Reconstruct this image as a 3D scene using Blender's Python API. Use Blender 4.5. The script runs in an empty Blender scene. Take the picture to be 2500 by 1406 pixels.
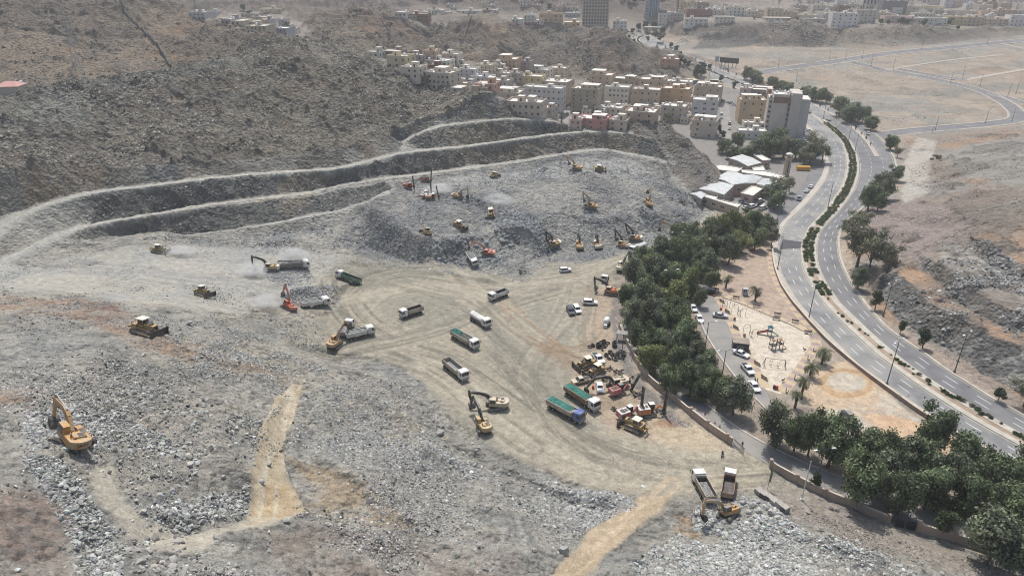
import bpy, bmesh, math, random
import numpy as np
from mathutils import Vector, Matrix, Euler
from mathutils.geometry import delaunay_2d_cdt
random.seed(7)
RNG=np.random.default_rng(11)
R=math.radians
scene=bpy.context.scene
COL=scene.collection
# ------------------------------------------------------------------ camera
FPX = 1640.0            # focal length in pixels of the 2500 px wide photograph
PITCH=R(26.0)
CAMZ=100.0
cam_d = bpy.data.cameras.new("camera")
cam_d.sensor_width=36.0
cam_d.lens=FPX / 2500.0 * 36.0
cam_d.clip_start=1.0
cam_d.clip_end=12000.0
cam = bpy.data.objects.new("camera", cam_d)
COL.objects.link(cam)
cam.location=(0,0, CAMZ)
cam.rotation_euler=(R(90) - PITCH, 0,0)
scene.camera=cam
# ------------------------------------------------------------------ world + sun
SUN_EL, SUN_AZ = 62.0,-9.0     # azimuth measured from +Y towards +X: sun behind the quarry, slightly left
world = bpy.data.worlds.new("World")
scene.world=world
world.use_nodes=True
wn=world.node_tree
for n in list(wn.nodes):
	wn.nodes.remove(n)
sky = wn.nodes.new("ShaderNodeTexSky")
sky.sky_type = 'NISHITA'
sky.sun_disc=False
sky.sun_elevation=R(SUN_EL)
sky.sun_rotation=R(SUN_AZ)
sky.dust_density=3.0
sky.air_density=1.2
bgn = wn.nodes.new("ShaderNodeBackground")
bgn.inputs[1].default_value=0.105
won = wn.nodes.new("ShaderNodeOutputWorld")
wn.links.new(sky.outputs[0], bgn.inputs[0])
wn.links.new(bgn.outputs[0], won.inputs[0])
sd = bpy.data.lights.new("sun", 'SUN')
sd.energy=3.3
sd.angle=R(0.7)
sd.color=(1.0,0.955,0.89)
sun = bpy.data.objects.new("sun", sd)
COL.objects.link(sun)
_sv=Vector((math.sin(R(SUN_AZ)) * math.cos(R(SUN_EL)), math.cos(R(SUN_AZ)) * math.cos(R(SUN_EL)), math.sin(R(SUN_EL))))
sun.rotation_euler = (-_sv).to_track_quat('-Z', 'Y').to_euler()
sun.location=(0,0,300)
scene.view_settings.view_transform = 'Standard'
scene.view_settings.look = 'None'
scene.view_settings.exposure=0.34
scene.view_settings.gamma=1.0
scene.render.engine = 'CYCLES'
cy=scene.cycles
cy.max_bounces=5
cy.diffuse_bounces=2
cy.glossy_bounces=2
cy.transmission_bounces=3
cy.volume_bounces=2
cy.transparent_max_bounces=6
cy.caustics_reflective=False
cy.caustics_refractive=False
cy.use_denoising=True
cy.denoising_prefilter = 'ACCURATE'
cy.filter_width=1.0
cy.pixel_filter_type = 'BLACKMAN_HARRIS'
scene.render.use_persistent_data=False
# ------------------------------------------------------------------ ray helpers: photo pixel -> place in the world
ST, CT=math.sin(PITCH), math.cos(PITCH)
def ray(u, v):
	a=(np.asarray(u, float) - 1250.0) / FPX
	b=(703.0 - np.asarray(v, float)) / FPX
	return a, CT + b * ST, -ST + b * CT
_gk=np.array([(-400,0),(120,0),(250,-4),(400,-6),(540,-1),(600,2),(650,6),(700,11),(750,17),(800,22),(850,26),(950,33),(1300,48),(2000,70),(4500,85)], float)
_gx=np.arange(-400,4500,2.0)
_gy=np.interp(_gx, _gk[:, 0], _gk[:, 1])
_gy = np.convolve(np.pad(_gy, 15, mode='edge'), np.ones(31) / 31, mode='valid')
def g(Y):
	return np.interp(Y, _gx, _gy)
def W_y(u, v, Y):
	a, fy, fz=ray(u, v)
	t=Y / fy
	return (float(a * t), float(Y), float(CAMZ + fz * t))
def W_z(u, v, z):
	a, fy, fz=ray(u, v)
	t=(z - CAMZ) / fz
	return (float(a * t), float(fy * t), float(z))
_ts=np.exp(np.linspace(math.log(60), math.log(3500),4000))
def W_g(u, v):
	a, fy, fz=ray(u, v)
	zz=CAMZ + fz * _ts - g(fy * _ts)
	i=int(np.argmax(zz < 0))
	if i == 0:
		return W_y(u, v, 3000)
	f=zz[i - 1] / (zz[i - 1] - zz[i])
	t=_ts[i - 1] + f * (_ts[i] - _ts[i - 1])
	return (float(a * t), float(fy * t), float(CAMZ + fz * t))
# ------------------------------------------------------------------ numpy noise
def _hash(ix, iy, seed):
	h=(ix.astype(np.int64) * 374761393 + iy.astype(np.int64) * 668265263 + seed * 974711) & 0x7fffffff
	h=((h ^ (h >> 13)) * 1274126177) & 0x7fffffff
	return ((h ^ (h >> 16)) & 0xffffff).astype(np.float32) / 16777215.0
def vnoise(x, y, seed=0):
	ix=np.floor(x); iy=np.floor(y)
	fx=(x - ix).astype(np.float32); fy=(y - iy).astype(np.float32)
	ix=ix.astype(np.int64); iy=iy.astype(np.int64)
	fx=fx * fx * (3 - 2 * fx); fy=fy * fy * (3 - 2 * fy)
	a=_hash(ix, iy, seed); b=_hash(ix + 1, iy, seed)
	c=_hash(ix, iy + 1, seed); d=_hash(ix + 1, iy + 1, seed)
	return (a + (b - a) * fx) * (1 - fy) + (c + (d - c) * fx) * fy
def fbm(x, y, sc, oc=4, seed=0, gain=0.5):
	s=0; amp=1.0; tot=0
	for o in range(oc):
		f=2.0 ** o / sc
		s=s + amp * (vnoise(x * f + o * 17.3, y * f - o * 9.1, seed + o) * 2 - 1)
		tot += amp; amp *= gain
	return s / tot
def ridged(x, y, sc, oc=4, seed=0, gain=0.55):
	s=0; amp=1.0; tot=0
	for o in range(oc):
		f=2.0 ** o / sc
		n=1 - np.abs(vnoise(x * f + o * 31.7, y * f + o * 5.3, seed + o) * 2 - 1) * 1.0
		s=s + amp * (n * n); tot += amp; amp *= gain
	return s / tot
def sstep(a, b, x):
	t=np.clip((x - a) / (b - a),0,1)
	return t * t * (3 - 2 * t)
# ------------------------------------------------------------------ terrain control lines (h above the valley floor g)
PTS=[]; EDG=[]
def addline(ps, join=True):
	i0=len(PTS)
	for p in ps:
		PTS.append((p[0], p[1], p[2] - float(g(p[1]))))
	if join:
		for k in range(len(ps) - 1):
			EDG.append((i0 + k, i0 + k + 1))
def LY(s, join=True):
	addline([W_y(*p) for p in s], join)
def LZ(s, join=True):
	addline([W_z(*p) for p in s], join)
def LG(s, join=True):
	addline([W_g(*p) for p in s], join)
def LW(s, join=False):
	addline([(p[1] * ((p[0] - 1250) / FPX) / 1.03, p[1], p[2]) for p in s], join)
def smooth_line(ps, step):
	ps=np.array(ps, float)
	seg=np.hypot(*np.diff(ps[:, :2], axis=0).T)
	s=np.concatenate([[0], np.cumsum(seg)])
	n=max(2, int(s[-1] / step) + 1)
	q=np.linspace(0, s[-1], n)
	out=np.stack([np.interp(q, s, ps[:, k]) for k in range(ps.shape[1])],1)
	if n > 6:
		for _ in range(2):
			m=out.copy()
			m[1:-1]=(out[:-2] + 2 * out[1:-1] + out[2:]) / 4
			out=m
	return out
BENCH = []      # (front line, width) kept for painting
def bench(s, width, mode='y', wob=1.0):
	base = [W_y(*p) if mode == 'y' else W_z(*p) for p in s]
	f=smooth_line(base, 4.0)
	n=len(f)
	d=np.gradient(f[:, :2], axis=0)
	d /= np.linalg.norm(d, axis=1)[:, None] + 1e-9
	nrm=np.stack([-d[:, 1], d[:, 0]],1)
	if nrm[:, 1].mean() < 0:
		nrm=-nrm
	w=fbm(np.arange(n) * 1.0, np.zeros(n),5,3, seed=len(BENCH) * 7 + 3)
	w2=fbm(np.arange(n) * 1.0, np.zeros(n) + 9,4,3, seed=len(BENCH) * 7 + 5)
	f2=f.copy(); f2[:, :2] += nrm * (w * 0.9 * wob)[:, None]
	b=f.copy(); b[:, :2] += nrm * (width + w2 * 1.0 * wob)[:, None]; b[:, 2] += 0.3
	tap=np.minimum(1, np.minimum(np.arange(n), np.arange(n)[::-1]) / 4.0)
	addline([tuple(p) for p in f2])
	addline([tuple(p) for p in b])
	mid=f.copy(); mid[:, :2] += nrm * width * 0.30
	BENCH.append((mid, width))
def jag(s, mode='y', amp=1.2, step=4.0, seed=0):
	base = [W_y(*p) if mode == 'y' else (W_z(*p) if mode == 'z' else W_g(*p)) for p in s]
	f=smooth_line(base, step)
	n=len(f)
	d=np.gradient(f[:, :2], axis=0)
	d /= np.linalg.norm(d, axis=1)[:, None] + 1e-9
	nrm=np.stack([-d[:, 1], d[:, 0]],1)
	f[:, :2] += nrm * (fbm(np.arange(n) * 1.0, np.zeros(n) + seed, 4,3, seed=seed) * amp)[:, None]
	addline([tuple(p) for p in f])
# quarry benches, from the lowest up
bench([(484,573,5.5),(571,562,6),(672,547,6.5),(756,530,7),(840,515,7),(900,495,8),(965,462,9)],3.4, 'z')
bench([(0,655,191),(67,610,205),(134,577,216),(202,556,225),(286,539,234),(403,521,246),(504,504,254),(622,489,264),(756,474,276),(840,453,286),(941,437,297),(1042,427,307),(1142,412,316),(1243,400,324),(1344,384,333),(1428,369,340),(1478,366,344)],5.0)
bench([(0,556,214),(101,505,228),(235,470,241),(353,457,252),(470,443,262),(588,430,273),(706,422,283),(840,412,294),(907,396,303),(974,376,312),(1025,370,318),(1125,361,326),(1210,348,334),(1310,335,343),(1394,325,350),(1470,322,355),(1540,326,356)],5.0)
bench([(985,352,326),(1001,341,329),(1041,320,334),(1075,308,337),(1176,297,344),(1226,292,348),(1320,292,354),(1385,303,358)],4.4)
jag([(0,400,232),(60,394,238),(134,393,246),(235,397,253),(286,400,257),(403,396,268),(504,400,277),(571,386,284),(638,383,290),(739,373,299),(840,365,308),(907,339,317),(974,309,334),(1041,289,343),(1109,269,350),(1142,242,354),(1176,232,357),(1216,232,359),(1240,262,360),(1270,279,362)], 'y', 2.0,4.0,5)
# foot of the third bench's face (left), foot of the fourth bench
jag([(60,640,12.8),(134,602,12.2),(200,588,11.2),(240,580,9.8),(286,573,8.4),(403,562,7),(468,560,6.5)], 'z', 1.2,4,8)
jag([(484,588,4.6),(571,584,4.2),(672,572,3.8),(756,562,3.2),(840,550,3.2),(890,525,5.0)], 'z', 1.5,4,9)
# dark hill ridge over the quarry, and the brown hill behind it
LY([(0,245,292),(110,225,305),(200,205,318),(330,185,335),(430,172,350),(500,158,372),(580,135,400),(640,112,428),(700,100,436),(760,95,440),(840,97,438),(890,131,420),(984,168,408),(1055,208,398),(1100,214,388),(1150,216,378),(1205,226,366)])
LY([(0,236,312),(130,215,325),(230,195,342),(330,177,362),(440,160,385),(520,145,408),(590,125,430)])
LY([(0,120,400),(120,90,430),(200,60,470),(330,70,470),(450,90,460),(0,0,520),(300,0,540)], False)
LY([(430,3,540),(480,25,530),(520,50,520),(560,68,505),(600,85,485),(640,98,462)])
LW([(-300,520,80),(-300,300,50),(-300,200,30),(0,700,60),(300,700,45),(420,660,33),(520,620,31),(600,570,31),(640,620,31),(-600,400,60),(-600,150,50),(480,900,34),(650,900,34)])
# hill B and hill C in the middle distance
LY([(690,92,510),(700,85,520),(760,45,570),(840,10,610),(867,4,620),(905,20,618),(929,35,615),(990,60,604),(1030,74,600),(1065,68,620),(1100,60,640),(1150,45,660),(1230,49,680),(1300,50,690),(1360,56,690),(1420,68,680),(1460,80,664),(1490,92,654),(1560,130,645),(1640,168,622)])
LY([(1640,168,622),(1690,196,604)])
LY([(860,70,540),(930,85,545),(960,120,512),(1030,112,522),(1100,130,536),(1180,118,562),(1180,150,546),(1270,170,566),(1330,190,580)], False)
LG([(1420,205),(1500,206),(1600,212),(1680,212)])
LW([(700,700,31),(860,730,33),(900,780,36),(1030,740,37),(1150,770,36),(1300,800,33),(1420,800,28),(1500,760,20),(820,900,38),(1000,920,40),(1200,930,39),(1400,930,36)])
# town ground
LY([(1350,280,470),(1200,235,480),(1100,205,480),(1050,180,485),(1000,150,505),(940,125,500)], False)
LG([(1376,306),(1400,262),(1425,218)])
LG([(1450,300),(1550,280),(1700,300),(1700,230)], False)
LW([(1380,402,-2),(1300,405,8),(1220,405,14),(1150,415,21),(1100,430,24),(1030,440,30),(930,460,40),(820,480,44)])
jag([(975,452,8.2),(1042,438,8.6),(1142,424,8.8),(1243,411,9.0),(1344,396,9.4),(1428,381,10.6),(1478,380,10.4)], 'z', 1.2,3,31)
# knoll at the quarry's right end
LY([(1552,322,358),(1590,332,355),(1615,352,350),(1640,385,342)])
LY([(1532,303,362),(1552,290,366),(1580,287,368),(1615,300,366),(1660,332,358),(1700,366,350),(1735,412,335),(1757,450,318)])
bench([(1484,366,345),(1512,374,345),(1579,384,343),(1625,398,337)],3.8)
LZ([(1640,432,3.0),(1668,470,0.5)])
jag([(1500,384,9.0),(1560,398,7),(1612,415,5),(1630,445,2.0),(1650,480,0.0),(1700,506,-4)], 'z', 1.0,4,12)
LW([(1450,400,-5),(1520,408,-5.5),(1600,405,-6),(1680,392,-6)])
LG([(1735,372),(1770,430),(1795,470),(1740,500),(1700,530)])
# inside of the pit
LZ([(900,600,-0.5),(1000,640,-2.5),(1050,585,4),(850,560,3.2),(905,525,7),(1000,500,7),(1120,550,5),(1200,500,6.5),(1210,600,1),(1290,640,-3),(1350,610,-4.2),(1390,560,-1),(1400,490,5.5),(1300,430,8.5),(1250,412,9.5),(1400,402,10.5),(1500,405,8.5),(1570,500,1.5),(1500,590,-5),(1640,560,-5.3),(1480,540,0),(1060,460,9),(1100,480,8),(1150,440,9),(1000,455,9),(1180,560,4),(940,560,5),(1000,545,7),(1080,520,6.5),(1440,450,8),(1540,450,5.5),(1160,610,1),(1100,640,-2),(1250,560,4.5),(1320,540,4),(1300,590,0.5)], False)
# quarry floor, left
LZ([(0,690,15),(100,660,12),(200,650,10),(388,620,7),(300,700,12),(493,730,13),(500,650,6),(600,620,4.3),(700,655,3),(640,690,5),(560,700,8),(760,640,1.5),(740,600,3.0),(800,600,2.0),(840,640,0.0),(820,700,0.3),(400,760,19),(560,770,12),(640,770,6),(700,770,3)], False)
# foreground slope
LZ([(0,1405,46),(0,1250,45),(0,1100,43),(0,950,40),(0,860,36),(0,790,31),(0,728,20),(150,740,21),(270,782,25),(355,806,27),(450,850,24),(550,880,20),(650,905,16),(730,925,13),(170,1080,40),(60,1000,41),(200,900,36),(100,1200,42),(250,1250,38),(300,1330,36),(450,1310,32),(400,1150,33),(300,1050,35),(400,950,30),(550,1000,25),(550,1150,27),(650,1240,22),(700,1200,20),(690,1050,17),(715,950,14),(600,930,19),(500,1400,37),(250,1405,42),(750,1330,24),(800,1400,26),(900,1300,17),(1000,1400,19),(800,1200,17),(850,1060,11),(950,1150,12),(950,1000,7),(850,950,9),(1040,1050,5),(1100,1180,8),(1200,1300,9),(1200,1400,11),(1350,1340,6),(1450,1400,7),(760,900,10),(800,940,10)], False)
LZ([(-200,1405,48),(-300,1100,47),(-300,860,40),(-300,760,26),(800,1700,30),(0,1700,47),(1300,1700,18),(1600,1800,8),(2000,1800,5),(2600,1500,3)], False)
LG([(860,690),(800,770),(820,880),(900,905),(1000,940),(1050,1000),(1075,1075),(1200,1150),(1350,1205),(1480,1225),(1580,1175),(1640,1170)])
LG([(1640,1170),(1760,1150),(1870,1150)])
LG([(1880,1150),(1922,1168),(1969,1192),(2077,1236),(2184,1280),(2332,1326),(2433,1360),(2500,1390),(2700,1480)])
LZ([(1640,1190,0.2),(1600,1230,0.6),(1550,1280,1.4),(1470,1340,3),(1400,1406,5)])
LZ([(1660,1250,0.8),(1760,1330,1.2),(1700,1290,0.3),(1870,1290,2.6),(1850,1220,1.4),(2000,1300,3.4),(2100,1350,3.8),(1900,1400,3),(2200,1380,4.4),(2300,1405,4.6),(1700,1400,3.6),(1600,1400,5.5),(1560,1350,4.5),(1640,1330,3.0)], False)
LG([(900,700),(1200,700),(1000,860),(1300,850),(1500,650),(1550,620),(1600,600),(1400,1000),(1450,1150),(1650,1060)], False)
# valley, park, highway: on g
LG([(1700,620),(1800,700),(1900,800),(2000,900),(2200,1060),(2400,1200),(1900,560),(2000,420),(1850,380),(1850,480),(2000,330),(2100,420),(1800,260),(1900,1050),(2500,1250),(2300,1300)], False)
LG([(2700,1200),(2600,1080),(2500,1022),(2440,985),(2360,930),(2260,868),(2164,803),(2110,742),(2080,690),(2062,660),(2052,600),(2070,550),(2130,490),(2195,440),(2205,400),(2180,350),(2150,330)])
LG([(2150,330),(2300,318),(2500,304),(2700,290)])
# hill and rock terraces on the right
LZ([(2300,350,-3),(2400,350,2),(2500,320,5),(2600,320,12),(2300,430,0),(2400,420,6),(2500,400,12),(2600,420,17),(2300,500,0.5),(2400,510,6),(2500,480,12),(2260,470,-2.5),(2240,430,-4.8),(2600,560,16),(2720,720,15)], False)
jag([(2120,700),(2150,735),(2190,785),(2260,822),(2332,862),(2400,912),(2460,950),(2540,985),(2700,1080)], 'g', 1.2,3,21)
jag([(2150,672,3.2),(2170,660,4.5),(2200,668,5),(2235,702,5),(2275,742,5),(2349,786,5.2),(2433,826,5.4),(2520,850,5.6),(2700,900,6)], 'z', 1.4,3,22)
jag([(2215,640,5.0),(2262,668,5.8),(2312,722,6),(2382,768,6.2),(2466,806,6.4),(2540,826,6.6)], 'z', 1.2,3,23)
jag([(2238,612,6.5),(2275,632,9.4),(2305,668,9.8),(2366,702,10),(2440,745,10),(2540,780,10.5)], 'z', 1.4,3,24)
jag([(2330,592,10.0),(2378,608,10.8),(2430,660,11),(2497,698,11.2),(2560,720,11.4)], 'z', 1.0,3,25)
jag([(2360,575,11.5),(2395,582,14),(2440,612,14.2),(2500,652,14.5),(2580,690,15)], 'z', 1.0,3,26)
LZ([(2500,560,14),(2400,548,10),(2300,560,4.5),(2200,600,2),(2150,640,1),(2110,600,-1),(2130,550,-2),(2220,540,-1)], False)
# plain on the right and the escarpment with the far town
LG([(1640,122),(1690,123),(1730,119),(1800,113),(1900,115),(2000,117),(2130,123),(2250,113),(2380,99),(2500,87),(2700,80)])
LY([(1606,97,812),(1640,88,812),(1690,68,806),(1760,60,800),(1900,63,795),(2050,76,790),(2230,80,790),(2330,76,806),(2430,68,828),(2520,62,842),(2700,55,860)])
LY([(1800,95,775),(1705,98,775),(1700,88,790),(1860,82,782)], False)
LG([(1800,150),(2000,200),(2200,160),(2400,150),(2100,270),(2350,260),(2000,150),(2600,200),(1920,230)], False)
LW([(1650,950,37),(1800,950,40),(2000,950,40),(2200,950,38),(2500,1000,42),(2900,1000,44),(1560,900,31),(1500,850,27)])
for _x in (-3000,-1500,0,1500,3000):
	PTS.append((_x, 1400.0,4.0)); PTS.append((_x, 4400.0,6.0)); PTS.append((_x, -150.0,30.0 if _x <= 0 else 0.0))
for _x in (-3000,3000):
	PTS.append((_x, 500.0,30.0))
_P=np.array(PTS)
_res=delaunay_2d_cdt([Vector((p[0], p[1])) for p in PTS], EDG, [],0,1e-3)
TV=np.array([(v.x, v.y) for v in _res[0]])
TT=np.array([list(t) for t in _res[2]])
TH=np.full(len(TV), np.nan)
for i, o in enumerate(_res[3]):
	if o:
		TH[i]=np.mean([_P[k, 2] for k in o])
for i in np.nonzero(np.isnan(TH))[0]:       # crossings of lines
	d=np.hypot(_P[:, 0] - TV[i, 0], _P[:, 1] - TV[i, 1]); k=np.argsort(d)[:4]
	w=1 / (d[k] + 0.01); TH[i]=(w * _P[k, 2]).sum() / w.sum()
# ------------------------------------------------------------------ terrain grid: rings round the viewpoint, finest over the quarry
NA=1300
AZ=np.linspace(R(-56), R(56), NA)
_r=[14.0]
while _r[-1] < 4200:
	r=_r[-1]
	base=max(0.16,0.7 * r * r / 67200.0)
	if r < 100: dr=0.20 if r > 60 else 0.8
	elif r < 190: dr=min(base, 0.30)
	elif r < 400: dr=min(base, 0.38)
	elif r < 700: dr=min(base, 0.95)
	elif r < 1100: dr=min(base, 2.6)
	else: dr=min(base, 14.0)
	_r.append(r + dr)
RR=np.array(_r); NR=len(RR)
SA, CA=np.sin(AZ), np.cos(AZ)
GX=(RR[:, None] * SA[None]).astype(np.float64)
GY=(RR[:, None] * CA[None]).astype(np.float64)
HH=np.zeros((NR, NA), np.float32)
def _az(x, y): return math.atan2(x, y)
for t in TT:
	p=TV[t]; h=TH[t]
	det=(p[1,0] - p[0,0]) * (p[2,1] - p[0,1]) - (p[2,0] - p[0,0]) * (p[1,1] - p[0,1])
	if abs(det) < 1e-6: continue
	if p[:, 1].max() < -1: continue
	rmx=np.hypot(p[:, 0], p[:, 1]).max(); rmn=1e9
	for k in range(3):
		a=p[k]; b=p[(k + 1) % 3]; ab=b - a
		s=np.clip(-(a @ ab) / (ab @ ab + 1e-12),0,1); q=a + s * ab
		rmn=min(rmn, math.hypot(*q))
	if (p[:, 1] > 0).all():
		az=[_az(*q) for q in p]; a0, a1=min(az), max(az)
	else:
		a0, a1=-2,2
		if p[:, 1].min() < 0: rmn=0
	i0, i1=np.searchsorted(RR, rmn - .01), np.searchsorted(RR, rmx + .01)
	j0, j1=np.searchsorted(AZ, a0 - 1e-6), np.searchsorted(AZ, a1 + 1e-6)
	if i1 <= i0 or j1 <= j0: continue
	x=GX[i0:i1, j0:j1]; y=GY[i0:i1, j0:j1]
	l1=((x - p[0,0]) * (p[2,1] - p[0,1]) - (p[2,0] - p[0,0]) * (y - p[0,1])) / det
	l2=((p[1,0] - p[0,0]) * (y - p[0,1]) - (x - p[0,0]) * (p[1,1] - p[0,1])) / det
	ins=(l1 >= -1e-6) & (l2 >= -1e-6) & (l1 + l2 <= 1 + 1e-6)
	if not ins.any(): continue
	hv=h[0] + l1 * (h[1] - h[0]) + l2 * (h[2] - h[0])
	HH[i0:i1, j0:j1][ins]=hv[ins]
H0=(HH + g(GY)).astype(np.float32)
def _gidx(x, y):
	r=np.hypot(x, y); a=np.arctan2(x, y)
	fi=np.interp(r, RR, np.arange(NR)); fj=(a - AZ[0]) / (AZ[1] - AZ[0])
	fi=np.clip(fi, 0, NR - 1.001); fj=np.clip(fj, 0, NA - 1.001)
	return fi, fj
def samp(A, x, y):
	fi, fj=_gidx(np.asarray(x, float), np.asarray(y, float))
	i=fi.astype(int); j=fj.astype(int); fi=fi - i; fj=fj - j
	return (A[i, j] * (1 - fi) + A[i + 1, j] * fi) * (1 - fj) + (A[i, j + 1] * (1 - fi) + A[i + 1, j + 1] * fi) * fj
_th=np.concatenate([np.arange(35,420,0.35), np.arange(420,900,1.0), np.exp(np.linspace(math.log(900), math.log(3800),300))])
def hit(u, v):
	"""place on the terrain that the photograph shows at pixel (u, v)"""
	a, fy, fz=ray(u, v)
	d=CAMZ + fz * _th - samp(H0, a * _th, fy * _th)
	k=int(np.argmax(d < 0))
	if k == 0: k=len(_th) - 1
	f=d[k - 1] / (d[k - 1] - d[k]) if d[k - 1] != d[k] else 0
	t=_th[k - 1] + f * (_th[k] - _th[k - 1])
	return float(a * t), float(fy * t)
def hits(ps): return np.array([hit(*p) for p in ps])
# ------------------------------------------------------------------ which photo pixel each terrain vertex corresponds to (used only to look colours up once)
_dz=CAMZ - H0
_dep=GY * CT + _dz * ST
_dep=np.maximum(_dep, 1.0)
UU=(1250 + FPX * GX / _dep).astype(np.float32)
VV=(703 + FPX * (_dz * CT - GY * ST) / _dep).astype(np.float32)
JX=fbm(GX, GY, 9.0,5,91,.62); JY=fbm(GX, GY, 9.0,5,95,.62)
SCL = FPX / _dep                              # photo pixels per metre at each vertex
def pmask(poly, soft=1.5, jit=2.0):
	"""soft mask of a region outlined on the ground; soft edge and jitter in metres"""
	P=np.array(poly, float)
	u=UU + JX * jit * SCL; v=VV + JY * jit * SCL * 0.5
	x0, x1=P[:, 0].min() - 30, P[:, 0].max() + 30
	y0, y1=P[:, 1].min() - 30, P[:, 1].max() + 30
	sel=(u > x0) & (u < x1) & (v > y0) & (v < y1)
	out=np.zeros(GX.shape, np.float32)
	if not sel.any(): return out
	us, vs=u[sel], v[sel]
	ins=np.zeros(us.shape, bool); dm=np.full(us.shape, 1e9, np.float32)
	n=len(P)
	for k in range(n):
		ax, ay=P[k]; bx, by=P[(k + 1) % n]
		c=((ay > vs) != (by > vs))
		with np.errstate(divide='ignore', invalid='ignore'):
			xi=(bx - ax) * (vs - ay) / (by - ay + 1e-12) + ax
		ins ^= c & (us < xi)
		dx, dy=bx - ax, (by - ay) * 2
		px_, py_=us - ax, (vs - ay) * 2
		s=np.clip((px_ * dx + py_ * dy) / (dx * dx + dy * dy + 1e-9),0,1)
		dm=np.minimum(dm, np.hypot(px_ - s * dx, py_ - s * dy))
	dm /= SCL[sel]
	out[sel]=np.clip(0.5 + np.where(ins, dm, -dm) / (1.0 * soft),0,1)
	return out
def pdist(line, maxd):
	"""distance and run along a world polyline for the vertices near it"""
	P=np.asarray(line, float)
	x0, x1=P[:, 0].min() - maxd, P[:, 0].max() + maxd
	y0, y1=P[:, 1].min() - maxd, P[:, 1].max() + maxd
	sel=(GX > x0) & (GX < x1) & (GY > y0) & (GY < y1)
	xs, ys=GX[sel], GY[sel]
	best=np.full(xs.shape, 1e9); sd_=np.zeros(xs.shape); sr=np.zeros(xs.shape)
	run=0
	for k in range(len(P) - 1):
		ax, ay=P[k, :2]; bx, by=P[k + 1, :2]
		dx, dy=bx - ax, by - ay; L=math.hypot(dx, dy) + 1e-9
		s=np.clip(((xs - ax) * dx + (ys - ay) * dy) / L / L, 0,1)
		ex, ey=xs - ax - s * dx, ys - ay - s * dy
		d=np.hypot(ex, ey); m=d < best
		best[m]=d[m]; sr[m]=run + s[m] * L
		sd_[m]=(d * np.sign(dx * ey - dy * ex))[m]
		run += L
	return sel, best, sd_, sr
COLR=np.empty(GX.shape + (3,), np.float32)
AMP=np.zeros(GX.shape, np.float32)
def paint(m, c, k=1.0):
	m=(m * k)[..., None]
	COLR[:]=COLR * (1 - m) + np.array(c, np.float32) * m
def setamp(m, a):
	AMP[:]=AMP * (1 - m) + a * m
N1=fbm(GX, GY, 60.0,4,1); N2=fbm(GX, GY, 14.0,4,2); N3=fbm(GX, GY, 3.0,3,3)
N4=fbm(GX + 3 * N2 * 10, GY, 26.0,4,4)
dHr=np.abs(np.gradient(H0, axis=0)) / np.maximum(np.gradient(RR)[:, None],.01)
dHa=np.abs(np.gradient(H0, axis=1)) / (RR[:, None] * (AZ[1] - AZ[0]))
SLOPE=np.hypot(dHr, dHa).astype(np.float32)
HREL=H0 - g(GY)
n_a=ridged(GX, GY, 9.0,4,131) - .55
OUT = sstep(.08,.22, fbm(GX, GY, 21,4,177) + .25 * n_a)      # bedrock outcrops
OUT2=sstep(.10,.2, fbm(GX, GY, 46,5,187))
# plain
COLR[:]=(.30,.255,.205)
paint(sstep(-.1,.35, N1 + .4 * N2),(.255,.245,.22),.9)
paint(sstep(.15,.5, N4),(.33,.245,.175),.55)
AMP[:]=0.2
paint(sstep(.1,.4, fbm(GX, GY * 1.6,38,5,12)),(.205,.198,.175),.85)
paint(sstep(.2,.4, fbm(GX, GY, 18,4,13)),(.36,.30,.235),.6)
paint(sstep(.12,.3, fbm(GX, GY * 2,9,4,14)),(.19,.17,.14),.45)
PLAIN_LOW=((HREL < .3) & (GY < 720)).astype(np.float32)
# hills
hill=sstep(1.0,6.0, HREL) * ((UU < 1720) | (VV > 330) | (GY > 700))
setamp(hill, 1.5)
paint(hill, (.245,.205,.158))
paint(hill * sstep(-.1,.35, N4 + .3 * N2),(.19,.172,.145),.8)
paint(hill * sstep(.18,.45, fbm(GX, GY, 45,4,23)),(.27,.175,.115),.6)
crestA=[(0,402),(60,396),(134,395),(235,399),(286,402),(403,398),(504,402),(571,388),(638,385),(739,375),(840,367),(907,341),(974,311),(1041,291),(1109,271),(1142,244)]
ridgeN=[(1205,224),(1150,214),(1100,212),(1055,206),(984,166),(890,129),(840,95),(760,93),(700,97),(640,108),(580,132),(500,155),(430,168),(330,180),(200,200),(110,220),(0,240)]
mdk=pmask(crestA + ridgeN, 2,2)
paint(mdk, (.228,.208,.168)); setamp(mdk, 1.7)
paint(mdk * sstep(.0,.4, N4),(.16,.148,.132),.7)
paint(mdk * sstep(.25,.5, N2 + .3 * N1),(.22,.165,.12),.5)
paint(mdk * sstep(.6,1, N3 + .4),(.25,.235,.21),.5)
paint(pmask([(0,236),(110,215),(230,190),(330,172),(470,165),(560,150),(600,148),(560,175),(430,190),(330,200),(230,235),(200,300),(90,330),(0,300)],3,3),(.24,.25,.225),.75)
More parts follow.
